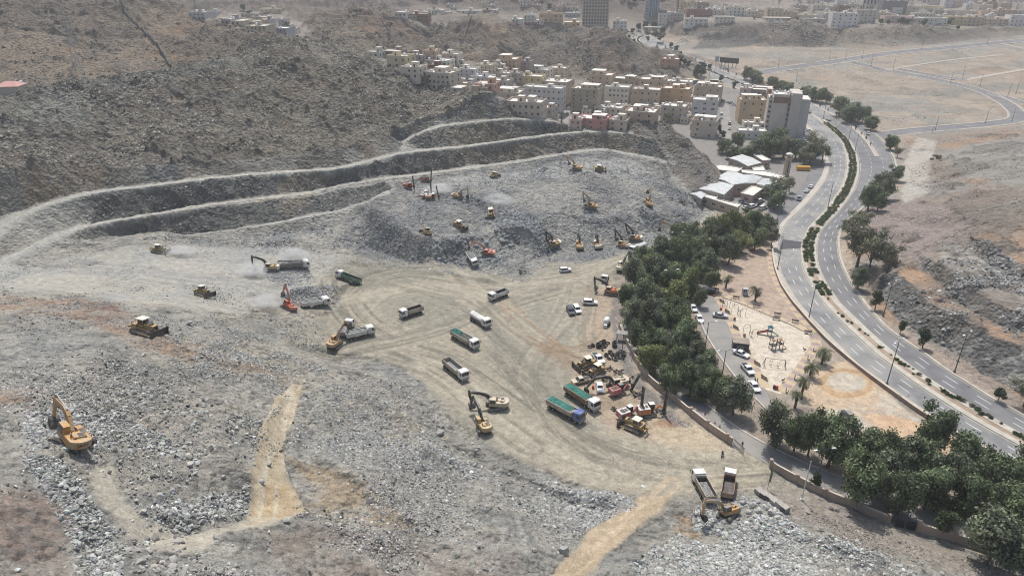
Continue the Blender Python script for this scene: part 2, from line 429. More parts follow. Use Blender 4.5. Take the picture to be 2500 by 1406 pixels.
# quarry, overall
quarry=pmask(crestA + [(1176,234),(1216,234),(1240,262),(1270,279),(1330,284),(1400,300),(1470,318),(1540,324),(1600,332),(1640,380),(1700,470),(1760,510),(1640,580),(1560,640),(1490,700),(1490,850),(1530,890),(1600,970),(1640,1010),(1700,1040),(1810,1115),(1880,1145),(2500,1396),(2800,1500),(2800,4000),(-900,4000),(-900,395)],1.0,1.0)
paint(quarry, (.30,.287,.25)); setamp(quarry, .62)
paint(quarry * sstep(-.05,.35, N4),(.235,.24,.228),.85)
paint(quarry * sstep(.05,.45, fbm(GX, GY, 33,4,44)),(.36,.315,.24),.8)
paint(quarry * sstep(.12,.35, N2),(.37,.36,.32),.65)
paint(quarry * sstep(.12,.3, fbm(GX, GY, 7,3,46)),(.19,.185,.17),.55)
_st=fbm(GX * .32 + GY * .95, GX * .95 * .12 - GY * .32 * .12,2.2,3,66)
paint(quarry * sstep(.05,.4, _st),(.20,.205,.195),.5)
# knoll
mk=pmask([(1500,345),(1540,300),(1575,284),(1620,296),(1665,328),(1705,362),(1740,405),(1765,450),(1760,500),(1700,480),(1650,430),(1625,390),(1600,340),(1550,322)],1.5,2)
paint(mk, (.215,.195,.17)); setamp(mk, .8)
paint(mk * sstep(0,.4, N2),(.15,.145,.14),.7)
# floor
floor=pmask([(860,625),(960,640),(1090,655),(1180,668),(1270,690),(1345,655),(1480,632),(1580,604),(1650,590),(1560,640),(1500,700),(1490,850),(1530,895),(1600,970),(1640,1010),(1700,1040),(1800,1100),(1890,1138),(1900,1165),(1840,1190),(1700,1190),(1640,1225),(1480,1340),(1420,1420),(1330,1420),(1440,1290),(1560,1205),(1480,1195),(1360,1165),(1230,1110),(1120,1040),(1060,970),(1010,905),(900,870),(790,850),(680,840),(700,805),(830,760),(840,720),(770,690),(790,640)],2.5,3)
paint(floor, (.245,.232,.188)); setamp(floor, .07)
paint(floor * sstep(-.1,.3, N4),(.235,.218,.175),.75)
paint(floor * sstep(.1,.35, N2),(.325,.293,.23),.6)
lf=pmask([(-50,660),(120,640),(300,610),(480,600),(620,600),(740,610),(860,625),(820,660),(770,700),(690,740),(600,760),(480,760),(300,740),(160,710),(-50,700)],3,4)
paint(lf, (.31,.305,.275),.75); setamp(lf, .13)
paint(lf * sstep(0,.4, N2),(.245,.255,.25),.6)
# cliffs
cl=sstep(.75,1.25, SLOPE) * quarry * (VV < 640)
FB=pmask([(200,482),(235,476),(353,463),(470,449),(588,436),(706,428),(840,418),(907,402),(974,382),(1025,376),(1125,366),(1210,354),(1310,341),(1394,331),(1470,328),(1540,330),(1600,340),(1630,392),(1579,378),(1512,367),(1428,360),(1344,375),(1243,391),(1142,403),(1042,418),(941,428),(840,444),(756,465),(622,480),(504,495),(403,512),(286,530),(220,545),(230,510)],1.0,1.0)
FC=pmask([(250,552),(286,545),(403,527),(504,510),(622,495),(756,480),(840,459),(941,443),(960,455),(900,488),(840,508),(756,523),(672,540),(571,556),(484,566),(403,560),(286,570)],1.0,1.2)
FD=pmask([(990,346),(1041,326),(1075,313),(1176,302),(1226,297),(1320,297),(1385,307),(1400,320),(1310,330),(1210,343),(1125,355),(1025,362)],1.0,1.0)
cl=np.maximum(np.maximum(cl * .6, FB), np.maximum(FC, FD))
paint(cl, (.125,.128,.122)); setamp(cl, 1.7)  # dark rock, with the shade of the faces painted into the colour
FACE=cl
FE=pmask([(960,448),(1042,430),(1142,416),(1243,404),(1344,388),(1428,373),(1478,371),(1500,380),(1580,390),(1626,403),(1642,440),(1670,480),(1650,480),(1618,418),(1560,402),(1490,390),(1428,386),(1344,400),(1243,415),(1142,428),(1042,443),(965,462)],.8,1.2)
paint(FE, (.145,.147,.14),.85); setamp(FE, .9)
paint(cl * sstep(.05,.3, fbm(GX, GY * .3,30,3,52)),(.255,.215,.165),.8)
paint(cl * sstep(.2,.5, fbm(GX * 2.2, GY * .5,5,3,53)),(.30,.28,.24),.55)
rt=sstep(.7,1.2, SLOPE) * (UU > 2050) * (VV > 480) * (GY < 330)
paint(rt, (.17,.17,.165)); setamp(rt, 1.0)
es=sstep(.22,.5, SLOPE) * (GY > 690) * (GY < 830) * (UU > 1600)
paint(es, (.20,.175,.15)); setamp(es, 1.5)
paint(pmask([(1690,122),(1712,100),(1760,86),(1850,82),(1868,104),(1830,113),(1760,118)],3,4),(.115,.11,.105),.9)
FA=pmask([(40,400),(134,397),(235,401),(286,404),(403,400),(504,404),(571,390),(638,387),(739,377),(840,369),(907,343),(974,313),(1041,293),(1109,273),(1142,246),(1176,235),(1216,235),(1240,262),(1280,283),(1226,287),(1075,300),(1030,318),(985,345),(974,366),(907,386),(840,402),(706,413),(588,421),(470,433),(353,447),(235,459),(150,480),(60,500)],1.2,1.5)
paint(FA, (.15,.143,.125),.97); setamp(FA, 1.2)  # colour darkened to stand for the shade this gentle face lacks
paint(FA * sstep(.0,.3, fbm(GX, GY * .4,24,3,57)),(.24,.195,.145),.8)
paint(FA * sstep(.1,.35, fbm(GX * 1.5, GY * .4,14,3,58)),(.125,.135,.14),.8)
# pit interior
pit=pmask([(880,500),(1060,430),(1240,400),(1420,374),(1520,384),(1620,420),(1650,480),(1720,510),(1640,575),(1540,620),(1350,640),(1280,685),(1150,660),(1000,640),(860,620),(830,560)],3,3)
paint(pit, (.195,.20,.197),.85); setamp(pit, .75)
paint(pit * sstep(.05,.35, N2 + .5 * N4),(.29,.292,.275),.7)
paint(pmask([(1000,460),(1110,430),(1240,420),(1330,410),(1460,380),(1540,395),(1600,430),(1480,420),(1380,430),(1250,440),(1130,455),(1050,470)],3,4),(.36,.365,.35),.8)
paint(pmask([(1300,440),(1440,450),(1420,520),(1300,530),(1240,490)],4,4),(.33,.325,.30),.6)
# bench roads
for mid, wd in BENCH:
	sel, d, _, s=pdist(mid, 8)
	m=np.zeros(GX.shape, np.float32)
	m[sel]=sstep(wd * .31, wd * .24, d + 1.1 * N3[sel] + 1.2 * N2[sel])
	paint(m, (.335,.328,.295)); setamp(m, .12)
	m[sel] *= sstep(.1,.4, fbm(s, d * 6,9,3,61))
	paint(m, (.40,.38,.33),.6)
rd2=pmask([(-20,530),(60,515),(200,468),(240,462),(240,474),(120,505),(60,540),(-20,590)],2,2)
paint(rd2,(.325,.32,.29),.85); setamp(rd2,.1)
rd3=pmask([(-20,640),(70,602),(200,548),(240,545),(200,562),(70,625),(-20,700)],2,2)
paint(rd3,(.325,.32,.29),.85); setamp(rd3,.1)
# coloured soils of the foreground slope
def soil(poly, c, k=.8, soft=3, jit=4, amp=None):
	m=pmask(poly, soft, jit)
	paint(m, c, k)
	if amp is not None: setamp(m, amp)
soil([(-20,722),(160,724),(260,735),(330,770),(420,830),(560,870),(700,915),(690,930),(520,905),(400,870),(300,830),(230,790),(120,762),(-20,757)],(.30,.215,.155),.8,2,3)
soil([(215,742),(280,740),(310,770),(290,790),(230,785)],(.20,.14,.115),.8,2,2)
soil([(-20,930),(130,940),(160,970),(60,985),(-20,985)],(.31,.22,.155),.7)
soil([(130,870),(240,880),(320,950),(300,1000),(420,1010),(400,1060),(300,1040),(210,980),(140,930)],(.36,.31,.25),.6)
soil([(-20,1190),(120,1200),(180,1260),(190,1340),(150,1420),(-20,1420)],(.24,.185,.155),.8)
soil([(640,1310),(820,1270),(960,1310),(900,1420),(700,1420)],(.235,.195,.165),.7)
soil([(900,1330),(1100,1300),(1250,1330),(1260,1420),(900,1420)],(.24,.205,.18),.7)
soil([(700,1110),(800,1140),(880,1190),(1000,1260),(980,1300),(860,1270),(760,1240),(730,1190)],(.33,.26,.175),.8,3,5)
soil([(690,960),(712,935),(738,940),(730,985),(705,1060),(690,1130),(700,1200),(745,1240),(690,1290),(560,1320),(450,1345),(360,1330),(290,1290),(240,1220),(222,1150),(268,1130),(300,1200),(350,1260),(430,1300),(560,1290),(615,1262),(612,1200),(622,1100),(660,1020)],(.315,.29,.235),.75,1.2,1.8,.08)
soil([(690,960),(712,935),(738,940),(730,985),(705,1060),(690,1130),(700,1200),(655,1270),(612,1250),(612,1200),(622,1100),(660,1020)],(.36,.30,.205),.85,1.2,1.5,.05)
soil([(622,1180),(700,1190),(745,1238),(690,1275),(610,1280),(618,1230)],(.37,.285,.175),.8,1.5,2,.06)
soil([(1420,1420),(1330,1420),(1440,1290),(1560,1210),(1640,1205),(1600,1250),(1480,1345)],(.36,.29,.20),.9,1.2,1.5,.07)
soil([(1650,1255),(1700,1262),(1735,1290),(1700,1310),(1655,1295)],(.33,.24,.15),.9,1,1.5)
soil([(1650,1330),(1900,1320),(2100,1390),(2150,1420),(1700,1420)],(.34,.325,.285),.7,3,3)
soil([(1500,1420),(1600,1330),(1660,1300),(1740,1370),(1720,1420)],(.42,.43,.40),.6,3,3)
soil([(1880,1160),(2000,1210),(2180,1290),(2500,1400),(2500,1420),(2330,1400),(2100,1320),(1960,1270),(1860,1230),(1850,1180)],(.235,.205,.175),.8,2,3,.35)
soil([(1480,650),(1500,700),(1480,860),(1520,900),(1600,970),(1640,1010),(1720,1080),(1640,1090),(1500,1060),(1400,960),(1400,880),(1420,760),(1420,690)],(.345,.275,.205),.8,3,4)
soil([(1600,1010),(1680,1020),(1800,1100),(1720,1110),(1610,1080)],(.40,.335,.24),.8,2,3)
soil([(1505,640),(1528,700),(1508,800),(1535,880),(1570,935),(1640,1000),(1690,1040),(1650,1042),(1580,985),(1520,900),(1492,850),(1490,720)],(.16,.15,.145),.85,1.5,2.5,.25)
# right-hand hill, rubble dump and terraces
rh=pmask([(2205,340),(2500,305),(2800,290),(2800,1200),(2500,1020),(2440,985),(2360,930),(2260,862),(2160,790),(2115,735),(2085,680),(2075,600),(2100,540),(2200,480),(2215,420)],1.5,1)
paint(rh, (.255,.215,.18)); setamp(rh, .45)
paint(rh * sstep(0,.45, N4),(.24,.235,.215),.8)
paint(rh * sstep(.15,.4, fbm(GX * 1.6, GY, 24,4,71)),(.33,.215,.14),.65)
paint(pmask([(2290,380),(2380,350),(2500,330),(2800,320),(2800,500),(2500,460),(2380,440)],4,5),(.235,.235,.215),.8)
setamp(pmask([(2290,380),(2380,350),(2500,330),(2800,320),(2800,500),(2500,460),(2380,440)],4,5),.25)
soil([(2110,500),(2200,495),(2330,505),(2400,545),(2380,590),(2250,620),(2180,640),(2130,620),(2110,560)],(.27,.225,.205),.85,3,4,.5)
soil([(2180,668),(2230,650),(2262,672),(2312,726),(2382,772),(2466,812),(2600,840),(2600,868),(2433,822),(2349,780),(2275,738),(2235,698)],(.33,.215,.135),.8,1.5,2,.2)
soil([(2290,600),(2330,600),(2378,612),(2430,664),(2520,705),(2600,760),(2440,740),(2366,698),(2305,662)],(.30,.285,.255),.7,1.5,2,.2)
soil([(2240,335),(2290,345),(2270,420),(2262,480),(2200,500),(2205,420),(2215,370)],(.37,.35,.31),.8,2,3,.1)
FR=np.maximum(np.maximum(pmask([(2150,680),(2170,665),(2200,672),(2235,706),(2275,746),(2349,790),(2433,830),(2520,854),(2700,905),(2700,1040),(2500,960),(2400,908),(2332,858),(2260,818),(2190,780),(2150,735)],.8,1.2), pmask([(2240,616),(2275,634),(2305,670),(2366,704),(2440,748),(2560,784),(2560,824),(2466,802),(2382,764),(2312,718),(2262,664)],.8,1.2)), pmask([(2378,588),(2395,584),(2440,614),(2500,654),(2580,692),(2560,716),(2497,694),(2430,656),(2378,604)],.8,1.0))
setamp(FR, 1.1)
paint(np.maximum(rt * rh * .4, FR),(.15,.153,.148),.95)
paint(FR * sstep(.02,.25, N3),(.34,.335,.31),.75)
paint(rt * rh * sstep(.2,.5, N3),(.33,.32,.29),.6)
soil([(2120,735),(2185,792),(2262,838),(2345,890),(2500,1000),(2500,1018),(2440,985),(2360,930),(2260,862),(2160,795)],(.30,.245,.20),.8,1,1,.12)
# town ground, park and playground
flat=pmask([(1376,306),(1395,262),(1425,215),(1500,204),(1690,205),(1600,130),(1520,96),(1600,85),(1850,170),(2000,240),(2150,335),(2205,400),(2190,450),(2060,550),(2060,660),(2160,795),(2360,930),(2500,1018),(2800,1200),(2800,1520),(2500,1392),(1880,1142),(1810,1115),(1640,1000),(1520,890),(1490,800),(1500,700),(1560,630),(1660,575),(1760,500),(1765,440),(1710,366),(1620,296),(1560,284),(1460,300)],.8,.3)
setamp(flat, .0)
town=pmask([(1376,306),(1395,262),(1425,215),(1500,204),(1690,205),(1780,215),(1880,250),(1960,300),(2000,360),(1990,440),(1900,545),(1800,520),(1760,480),(1765,440),(1710,366),(1620,296),(1560,284),(1460,300)],1,.5)
paint(town, (.215,.205,.195),.9)
t2=pmask([(1190,240),(1376,306),(1425,215),(1400,190),(1300,175),(1150,140),(1000,120),(900,112),(930,150),(1000,180),(1080,215)],3,2)
paint(t2,(.23,.205,.18),.85); setamp(t2,.25)
for poly in ([(600,30),(760,60),(760,100),(600,92),(470,40)],[(960,30),(1420,20),(1430,75),(1180,48),(1040,62),(950,40)],[(1500,40),(1700,30),(1690,66),(1620,84),(1500,84)],[(1690,0),(2560,0),(2560,60),(2330,75),(2050,75),(1700,62)]):
	m=pmask(poly, 5,8); paint(m, (.25,.22,.19),.8); setamp(m, .25)
treebelt=pmask([(1660,575),(1760,520),(1880,520),(1890,600),(1790,640),(1700,690),(1740,850),(1860,960),(1990,1000),(2100,1060),(2300,1090),(2500,1180),(2800,1300),(2800,1500),(2500,1380),(2200,1270),(1900,1130),(1690,1000),(1560,880),(1500,800),(1505,680),(1580,610)],1.5,1.5)
paint(treebelt, (.235,.20,.165),.9)
park=pmask([(1868,598),(1895,608),(1902,690),(1940,752),(1978,795),(1985,815),(1760,712),(1692,685),(1740,645),(1800,632)],.6,.8)
paint(park, (.36,.285,.225),.95)
paint(park * sstep(.1,.4, N2),(.31,.25,.20),.6)
play=pmask([(1766,728),(1790,733),(1965,808),(1986,824),(1978,848),(1930,935),(1905,962),(1868,950),(1846,905),(1812,842),(1786,778)],.3,.15)
paint(play, (.50,.445,.365),.97)
lot=pmask([(1990,905),(2060,880),(2110,905),(2180,972),(2240,1020),(2345,1075),(2330,1120),(2160,1080),(2060,1030),(1960,985),(1962,930)],.8,1)
paint(lot, (.44,.345,.245),.95)
paint(lot * sstep(.0,.35, N4 + .4 * N2),(.40,.40,.365),.75)
soil([(2100,990),(2220,1020),(2330,1075),(2310,1110),(2200,1080),(2110,1030)],(.47,.315,.20),.75,2,2)
def ell(cu, cv, ru, rv, n=28): return [(cu + ru * math.cos(i * 2 * math.pi / n), cv + rv * math.sin(i * 2 * math.pi / n)) for i in range(n)]
soil(ell(2067,936,66,37),(.41,.29,.175),.95,.4,.6)
soil(ell(2067,936,61,33),(.27,.185,.115),.85,.3,.5)
soil(ell(2067,936,59,31),(.43,.305,.185),.95,.4,.7)
soil(ell(2067,934,54,27),(.33,.23,.145),.8,.3,.7)
soil(ell(2067,934,51,25),(.44,.35,.24),.9,.6,.8)
soil(ell(2067,933,45,21),(.41,.375,.315),.85,1.2,2.2)
# haul routes: streaks run along the route
def route(px, w, c, k=.7, seed=1, fine=.55, freq=1.0):
	P=smooth_line([tuple(hit(*p)) + (0.,) for p in px],5.0)
	sel, d, sdd, s=pdist(P, w * 1.3)
	nn=fbm(sdd * freq, s * .045 * freq, fine * 2,4, seed) + .5 * fbm(sdd, s * .02,3.2,2, seed + 3)
	m=np.zeros(GX.shape, np.float32)
	m[sel]=sstep(w, w * .55, d + 1.5 * N2[sel]) * sstep(-.06,.12, nn)
	paint(m, c, k)
DK=(.15,.142,.115); LT=(.35,.318,.25); MID=(.185,.175,.142)
ROUTES=[
	([(835,690),(850,760),(910,815),(1000,850),(1100,880),(1210,960),(1330,1050),(1450,1110),(1600,1150),(1740,1155),(1890,1140)],9, DK, .75),
	([(850,730),(900,680),(1000,660),(1130,680),(1250,705),(1400,690),(1500,655),(1640,595)],7, DK, .7),
	([(1640,600),(1500,668),(1370,705),(1230,745),(1090,800),(960,835),(860,845),(740,850)],7, MID, .8),
	([(1040,580),(1075,640),(1140,695),(1230,780),(1330,850),(1410,880)],4.0,(.22,.185,.14),.75),
	([(740,745),(830,735),(920,730),(1000,700),(1120,720),(1200,740)],6, LT, .6),
	([(1040,900),(1150,960),(1260,1060),(1400,1130),(1560,1165),(1700,1170)],6, LT, .6),
	([(1420,700),(1390,780),(1300,900),(1330,1000),(1450,1090),(1600,1130)],7, MID, .6),
	([(1230,740),(1320,820),(1430,900),(1520,930)],3,(.25,.19,.13),.75),
	([(1000,760),(940,800),(980,835),(1080,800),(1060,750),(960,740)],4, MID, .6),
	([(1640,600),(1460,690),(1430,780),(1440,850)],4, MID, .6),
	([(60,690),(200,660),(400,640),(560,650),(760,650)],10,(.37,.35,.31),.5),
	([(100,640),(300,660),(480,690),(640,700),(760,720)],10,(.235,.24,.235),.55),
	([(720,940),(690,1060),(655,1180),(650,1270)],2.2,(.43,.39,.31),.7),
	([(650,1270),(500,1318),(380,1310),(290,1230),(250,1150)],2.4,(.34,.315,.26),.6),
	([(1650,1180),(1560,1260),(1450,1350),(1380,1410)],3.0,(.42,.34,.24),.7),
	([(1000,1130),(1030,1200),(1120,1290),(1200,1310)],6,(.35,.355,.335),.6),
	([(1090,1090),(1180,1180),(1250,1280),(1260,1340)],6,(.36,.36,.335),.5),
	([(1050,440),(1200,440),(1320,420),(1480,400),(1600,450)],8,(.37,.375,.36),.6),
	([(1200,430),(1240,500),(1230,560),(1160,590)],7,(.31,.32,.315),.6),
	([(1560,400),(1600,480),(1500,540),(1380,560)],8,(.33,.33,.31),.5),
	([(300,780),(420,840),(600,890),(700,925)],3,(.33,.25,.19),.6),
	([(200,880),(290,960),(300,1060),(280,1140)],4,(.32,.30,.26),.6),
	([(2105,1000),(2200,1010),(2300,1060)],3.0,(.34,.33,.29),.6),
]
ROUTES += [([(860,650),(980,690),(1100,720),(1180,770),(1200,840),(1280,930),(1400,1030)],6, MID, .6),([(1480,640),(1400,660),(1300,690),(1180,700),(1040,690),(930,720),(880,780)],5, LT, .5),
	([(1520,1060),(1600,1090),(1720,1110),(1830,1120)],5, LT, .6),([(1250,900),(1330,960),(1360,1050),(1460,1120)],5, DK, .55),([(940,870),(1060,900),(1180,1000),(1300,1090)],4, DK, .55),([(1120,760),(1240,860),(1300,960),(1400,1060),(1540,1120),(1700,1140)],5, DK, .5),([(1450,700),(1500,760),(1470,840),(1400,860),(1340,850)],3,(.20,.15,.105),.6),([(1290,820),(1340,850),(1400,870),(1450,880)],2.5,(.17,.13,.09),.7)]
for i, (p, w, c, k) in enumerate(ROUTES):
	route(p, w, c, k, 200 + 7 * i)
	if i < 8: route(p, w * 1.3, LT, .5,900 + 7 * i)
soil(ell(1345,850,40,22),(.23,.17,.115),.7,3,5)
soil(ell(1385,880,26,18),(.21,.155,.11),.6,3,5)
soil(ell(1640,1035,25,10),(.25,.15,.09),.7,2,3)
soil(ell(1490,985,40,12),(.22,.175,.12),.6,2,4)
# far mountains
mt=sstep(950,1900, GY + 260 * (UU < 1650) - 120 * (UU > 1900)) * 210 * (.45 + ridged(GX, GY, 620,5,31))
mt *= sstep(900,1150, GY + 150 * (UU < 1650))
farm=sstep(2,20, mt)
paint(farm, (.215,.18,.155)); setamp(farm, 3.0)
paint(farm * sstep(0,.4, fbm(GX, GY, 90,4,37)),(.15,.135,.125),.6)
# rock fabric: broken relief
ROUGH=np.clip(AMP / 1.0,0,1)
n_b=ridged(GX + 2 * N3, GY, 3.1,3,141) - .55
n_c=fbm(GX, GY, 24.0,4,151)
n_d=ridged(GX, GY, 42.0,3,155) - .55
DSP=AMP * (n_a * 1.5 + n_b * .95 + n_c * 1.3 + n_d * 1.4 * sstep(.4,.9, AMP))
DSP += np.where(GY > 430, AMP * (ridged(GX, GY, 62,5,161) - .55) * 8.5,0) * (1 - flat) * sstep(2,8, HREL)
DSP += np.clip(hill + mdk, 0,1) * (1 - quarry) * (OUT * 1.6 + OUT2 * 2.4 * sstep(330,450, GY)) * (.6 + 1.2 * n_a)
gul=pmask([(0,372),(134,370),(286,378),(504,376),(638,360),(739,350),(840,342),(907,316),(974,288),(1041,262),(1080,235),(1040,216),(984,184),(890,148),(840,116),(760,112),(640,130),(500,175),(330,205),(110,240),(0,262)],14,3)
DSP += gul * (ridged(GX * .9 + GY * .25, GY * .45,44,3,191) - .6) * 9.0
DSP += quarry * sstep(.3,.6, AMP) * (1 - FACE) * (VV > 760) * fbm(GX, GY, 13,3,193) * 1.3
big=sstep(1.0,5.0, HREL) * (GY > 280) * (1 - quarry)
DSP += big * fbm(GX, GY, 110,3,171) * 8.0 * sstep(300,420, GY) * (VV < 300)
def ridge(px, w, h, seed=0):
	P=smooth_line([tuple(hit(*q)) + (0.,) for q in px],3.0)
	sel, d, _, sr=pdist(P, w * 2.6)
	L=sr.max() + 1e-6
	e=np.exp(-(d / w) ** 2) * np.clip(np.minimum(sr, L - sr) / (w * 1.5),0,1)
	DSP[sel] += h * e * (.75 + .7 * N2[sel] + .35 * N3[sel])
for q in [([(520,1345),(640,1312),(740,1278),(820,1300),(900,1330),(1000,1312)],2.6,2.4),([(660,1400),(760,1352),(840,1342),(900,1400)],2.6,1.8),([(50,1110),(140,1170),(200,1260),(230,1340)],1.4,1.1),
		  ([(240,1130),(290,1210),(360,1270),(470,1277),(600,1248)],1.1,1.0),([(748,960),(722,1050),(712,1150)],1.2,1.0),([(690,960),(640,1060),(602,1180)],1.2,.9),
		  ([(1040,1020),(1110,1080),(1250,1152),(1400,1212),(1530,1228)],1.8,1.8),([(560,820),(660,860),(760,900),(860,908),(960,932)],2.2,1.5),([(300,780),(420,852),(560,892),(680,932)],1.8,1.4),
		  ([(600,705),(660,735),(710,705),(800,722)],2.2,1.4),([(880,500),(960,560),(1040,600),(1060,650)],3.2,3.0),([(1060,600),(1150,592),(1220,562),(1330,602)],3.2,2.6),([(1130,480),(1240,522),(1290,600)],2.8,2.4),
		  ([(1540,502),(1600,542),(1680,524)],3.6,3.0),([(1300,422),(1380,402),(1460,442)],2.8,1.8),([(1380,520),(1480,545),(1560,530)],2.6,1.8),([(1700,1272),(1850,1278),(1960,1302),(2100,1350),(2300,1400)],2.4,1.7),([(1500,1402),(1600,1322),(1680,1332)],2.2,1.4),
		  ([(850,960),(960,1010),(1040,1100),(1120,1190),(1220,1260)],2.0,1.5),([(760,1110),(860,1170),(960,1240),(1000,1290)],1.8,1.6),([(1100,1250),(1220,1330),(1300,1400)],2.0,1.5),([(400,960),(480,1040),(560,1130),(600,1200)],1.8,1.3),([(200,880),(320,940),(420,1030)],1.6,1.0),
		  ([(340,585),(450,578),(560,590),(640,600),(740,590)],2.2,1.6),([(120,590),(260,600),(400,590)],2.0,1.2),([(20,640),(120,655),(260,640)],1.6,-1.0),([(500,740),(620,760),(700,790)],1.6,1.1),
		  ([(2120,520),(2230,530),(2330,545),(2380,575)],3.0,2.0),([(2150,560),(2260,590),(2330,585)],2.6,1.6),([(2260,480),(2380,470),(2500,500)],3.0,2.0),([(2240,400),(2360,395),(2500,370)],3.5,1.8),([(2060,170),(2130,168),(2200,180)],5,2.0),([(1950,168),(2050,180),(2180,215),(2330,240)],7,2.5),([(2230,165),(2320,175),(2450,165)],5,2.5),([(1800,165),(1900,150),(1990,150)],6,1.5)]:
	ridge(*q)
HF=(H0 + DSP + mt).astype(np.float32)
# dark outcrops follow the relief of the bare hills
paint(hill * (1 - quarry) * sstep(.0,.25, n_a),(.12,.108,.10),.6)
paint(np.clip(hill + mdk, 0,1) * (1 - quarry) * OUT, (.128,.12,.102),.4)
paint(hill * (1 - quarry) * (1 - mdk) * OUT2,(.165,.142,.122),.5)
paint(mdk * sstep(.02,.2, n_b),(.10,.094,.08),.65)
paint(mdk * sstep(.12,.3, n_a + .5 * N2),(.085,.08,.074),.6)
paint(mdk * sstep(-.05,-.25, n_b),(.26,.24,.21),.35)
paint(quarry * sstep(.25,.6, AMP) * sstep(.02,.2, n_b),(.185,.18,.168),.6)
paint(quarry * (1 - FACE) * sstep(.25,.6, AMP) * sstep(-.05,-.2, n_a),(.36,.345,.305),.5)
# ------------------------------------------------------------------ roads: outlines on the ground
def wline(px, step=4.0):
	return smooth_line([W_g(*p) for p in px], step)
def pair(lp, rp, step=4.0):
	"""two world edge lines sampled to matching cross sections"""
	A=smooth_line([W_g(*p) for p in lp],1.5); B=smooth_line([W_g(*p) for p in rp],1.5)
	n=max(6, int(np.hypot(*np.diff(A[:, :2], axis=0).T).sum() / step))
	def rs(P):
		s=np.concatenate([[0], np.cumsum(np.hypot(*np.diff(P[:, :2], axis=0).T))])
		q=np.linspace(0, s[-1], n)
		return np.stack([np.interp(q, s, P[:, 0]), np.interp(q, s, P[:, 1])],1)
	return rs(A), rs(B)
L1=[(2620,1225),(2500,1146),(2437,1112),(2358,1067),(2311,1037),(2242,993),(2168,941),(2097,893),(2023,819),(1985,780),(1948,739),(1924,701),(1909,671),(1899,642),(1897,611),(1904,575),(1913,552),(1928,535),(1951,515),(1976,490),(1997,465),(2012,444),(2021,423),(2024,398),(2015,368),(2006,346),(1992,327),(1974,308),(1958,292)]
R1=[(2620,1165),(2500,1094),(2396,1037),(2332,999),(2268,958),(2204,913),(2140,864),(2070,800),(2011,739),(1988,705),(1971,679),(1962,657),(1956,632),(1955,611),(1957,590),(1970,561),(1989,541),(2012,517),(2032,490),(2050,465),(2061,441),(2067,410),(2066,382),(2059,358),(2047,337),(2038,328),(2015,307),(1995,291),(1977,277)]
L2=[(2620,1135),(2500,1063),(2430,1024),(2362,984),(2311,952),(2247,911),(2198,875),(2120,807),(2049,739),(2020,697),(2006,671),(1997,647),(1993,624),(1993,598),(2000,569),(2015,550),(2043,522),(2065,494),(2085,465),(2096,433),(2098,405),(2095,385),(2088,365),(2077,346),(2060,331),(2051,322),(2028,303),(2012,292)]
R2=[(2620,1090),(2500,1016),(2449,988),(2407,965),(2362,935),(2311,905),(2260,866),(2164,802),(2110,741),(2078,694),(2065,669),(2056,650),(2048,624),(2044,590),(2050,562),(2075,532),(2112,500),(2150,462),(2180,432),(2187,410),(2182,387),(2169,365),(2153,342),(2130,322),(2098,300),(2072,289)]
LU=[(1958,292),(1925,272),(1880,250),(1835,233),(1799,222),(1754,202),(1720,185),(1683,166),(1658,152),(1614,137),(1580,127),(1545,114),(1518,102),(1496,89)]
RU=[(2072,289),(2054,280),(2028,263),(1990,247),(1940,231),(1890,212),(1826,190),(1795,179),(1743,158),(1700,141),(1660,126),(1630,112),(1606,99),(1588,88)]
SVL=[(1921,491),(1945,471),(1967,445),(1975,420),(1978,400),(1972,370),(1962,345),(1950,325),(1942,305),(1950,300)]
SVR=[(1908,541),(1928,522),(1951,499),(1989,456),(2006,430),(2014,403),(2008,375),(1998,350),(1984,331),(1962,305)]
SVL=[(1890,545),(1906,520)] + SVL; SVR=[(1900,560)] + SVR
TRL=[(1500,790),(1545,868),(1595,935),(1650,985),(1700,1022),(1751,1062),(1800,1092),(1880,1135),(1922,1160),(1969,1183),(2077,1228),(2184,1270),(2332,1315),(2433,1349),(2500,1378),(2640,1430)]
TRR=[(1530,790),(1580,858),(1640,912),(1683,941),(1725,985),(1754,1011),(1800,1043),(1848,1072),(1900,1098),(1946,1121),(2023,1152),(2120,1186),(2231,1222),(2315,1256),(2420,1292),(2500,1322),(2640,1380)]
PKL=[(1690,690),(1700,742),(1712,800),(1730,832),(1762,880),(1800,930),(1836,968),(1870,1000)]
PKR=[(1700,690),(1742,716),(1768,768),(1798,824),(1826,878),(1850,922),(1872,958),(1895,1000)]
STL=[(1363,300),(1376,270),(1388,245),(1394,232)]
STR=[(1386,300),(1394,270),(1400,245),(1402,232)]
S2L=[(1758,340),(1757,300),(1757,270),(1756,245)]
S2R=[(1785,340),(1783,300),(1781,270),(1776,245)]
def cl(px, w):
	P=smooth_line([W_g(*p) for p in px],4.0)
	d=np.gradient(P[:, :2], axis=0); d /= np.linalg.norm(d, axis=1)[:, None]
	n=np.stack([-d[:, 1], d[:, 0]],1)
	return P[:, :2] + n * w / 2, P[:, :2] - n * w / 2
C_P1=[(1846,181),(1890,172),(1960,162),(2063,148),(2110,140),(2157,133),(2220,126),(2298,119),(2400,109),(2500,99),(2620,88)]
C_P2=[(2063,149),(2110,160),(2164,174),(2230,184),(2298,198),(2370,214),(2420,232),(2462,256),(2484,276),(2486,290),(2470,297),(2400,305),(2300,313),(2200,323),(2144,332)]
C_P3=[(2420,228),(2460,240),(2500,252),(2620,290)]
C_P4=[(2194,170),(2250,180),(2310,190),(2366,196)]
C_P5=[(2359,195),(2430,182),(2500,170),(2600,150)]
C_P6=[(2446,107),(2500,119),(2600,140)]
C_P7=[(2339,72),(2420,68),(2500,63),(2600,58)]
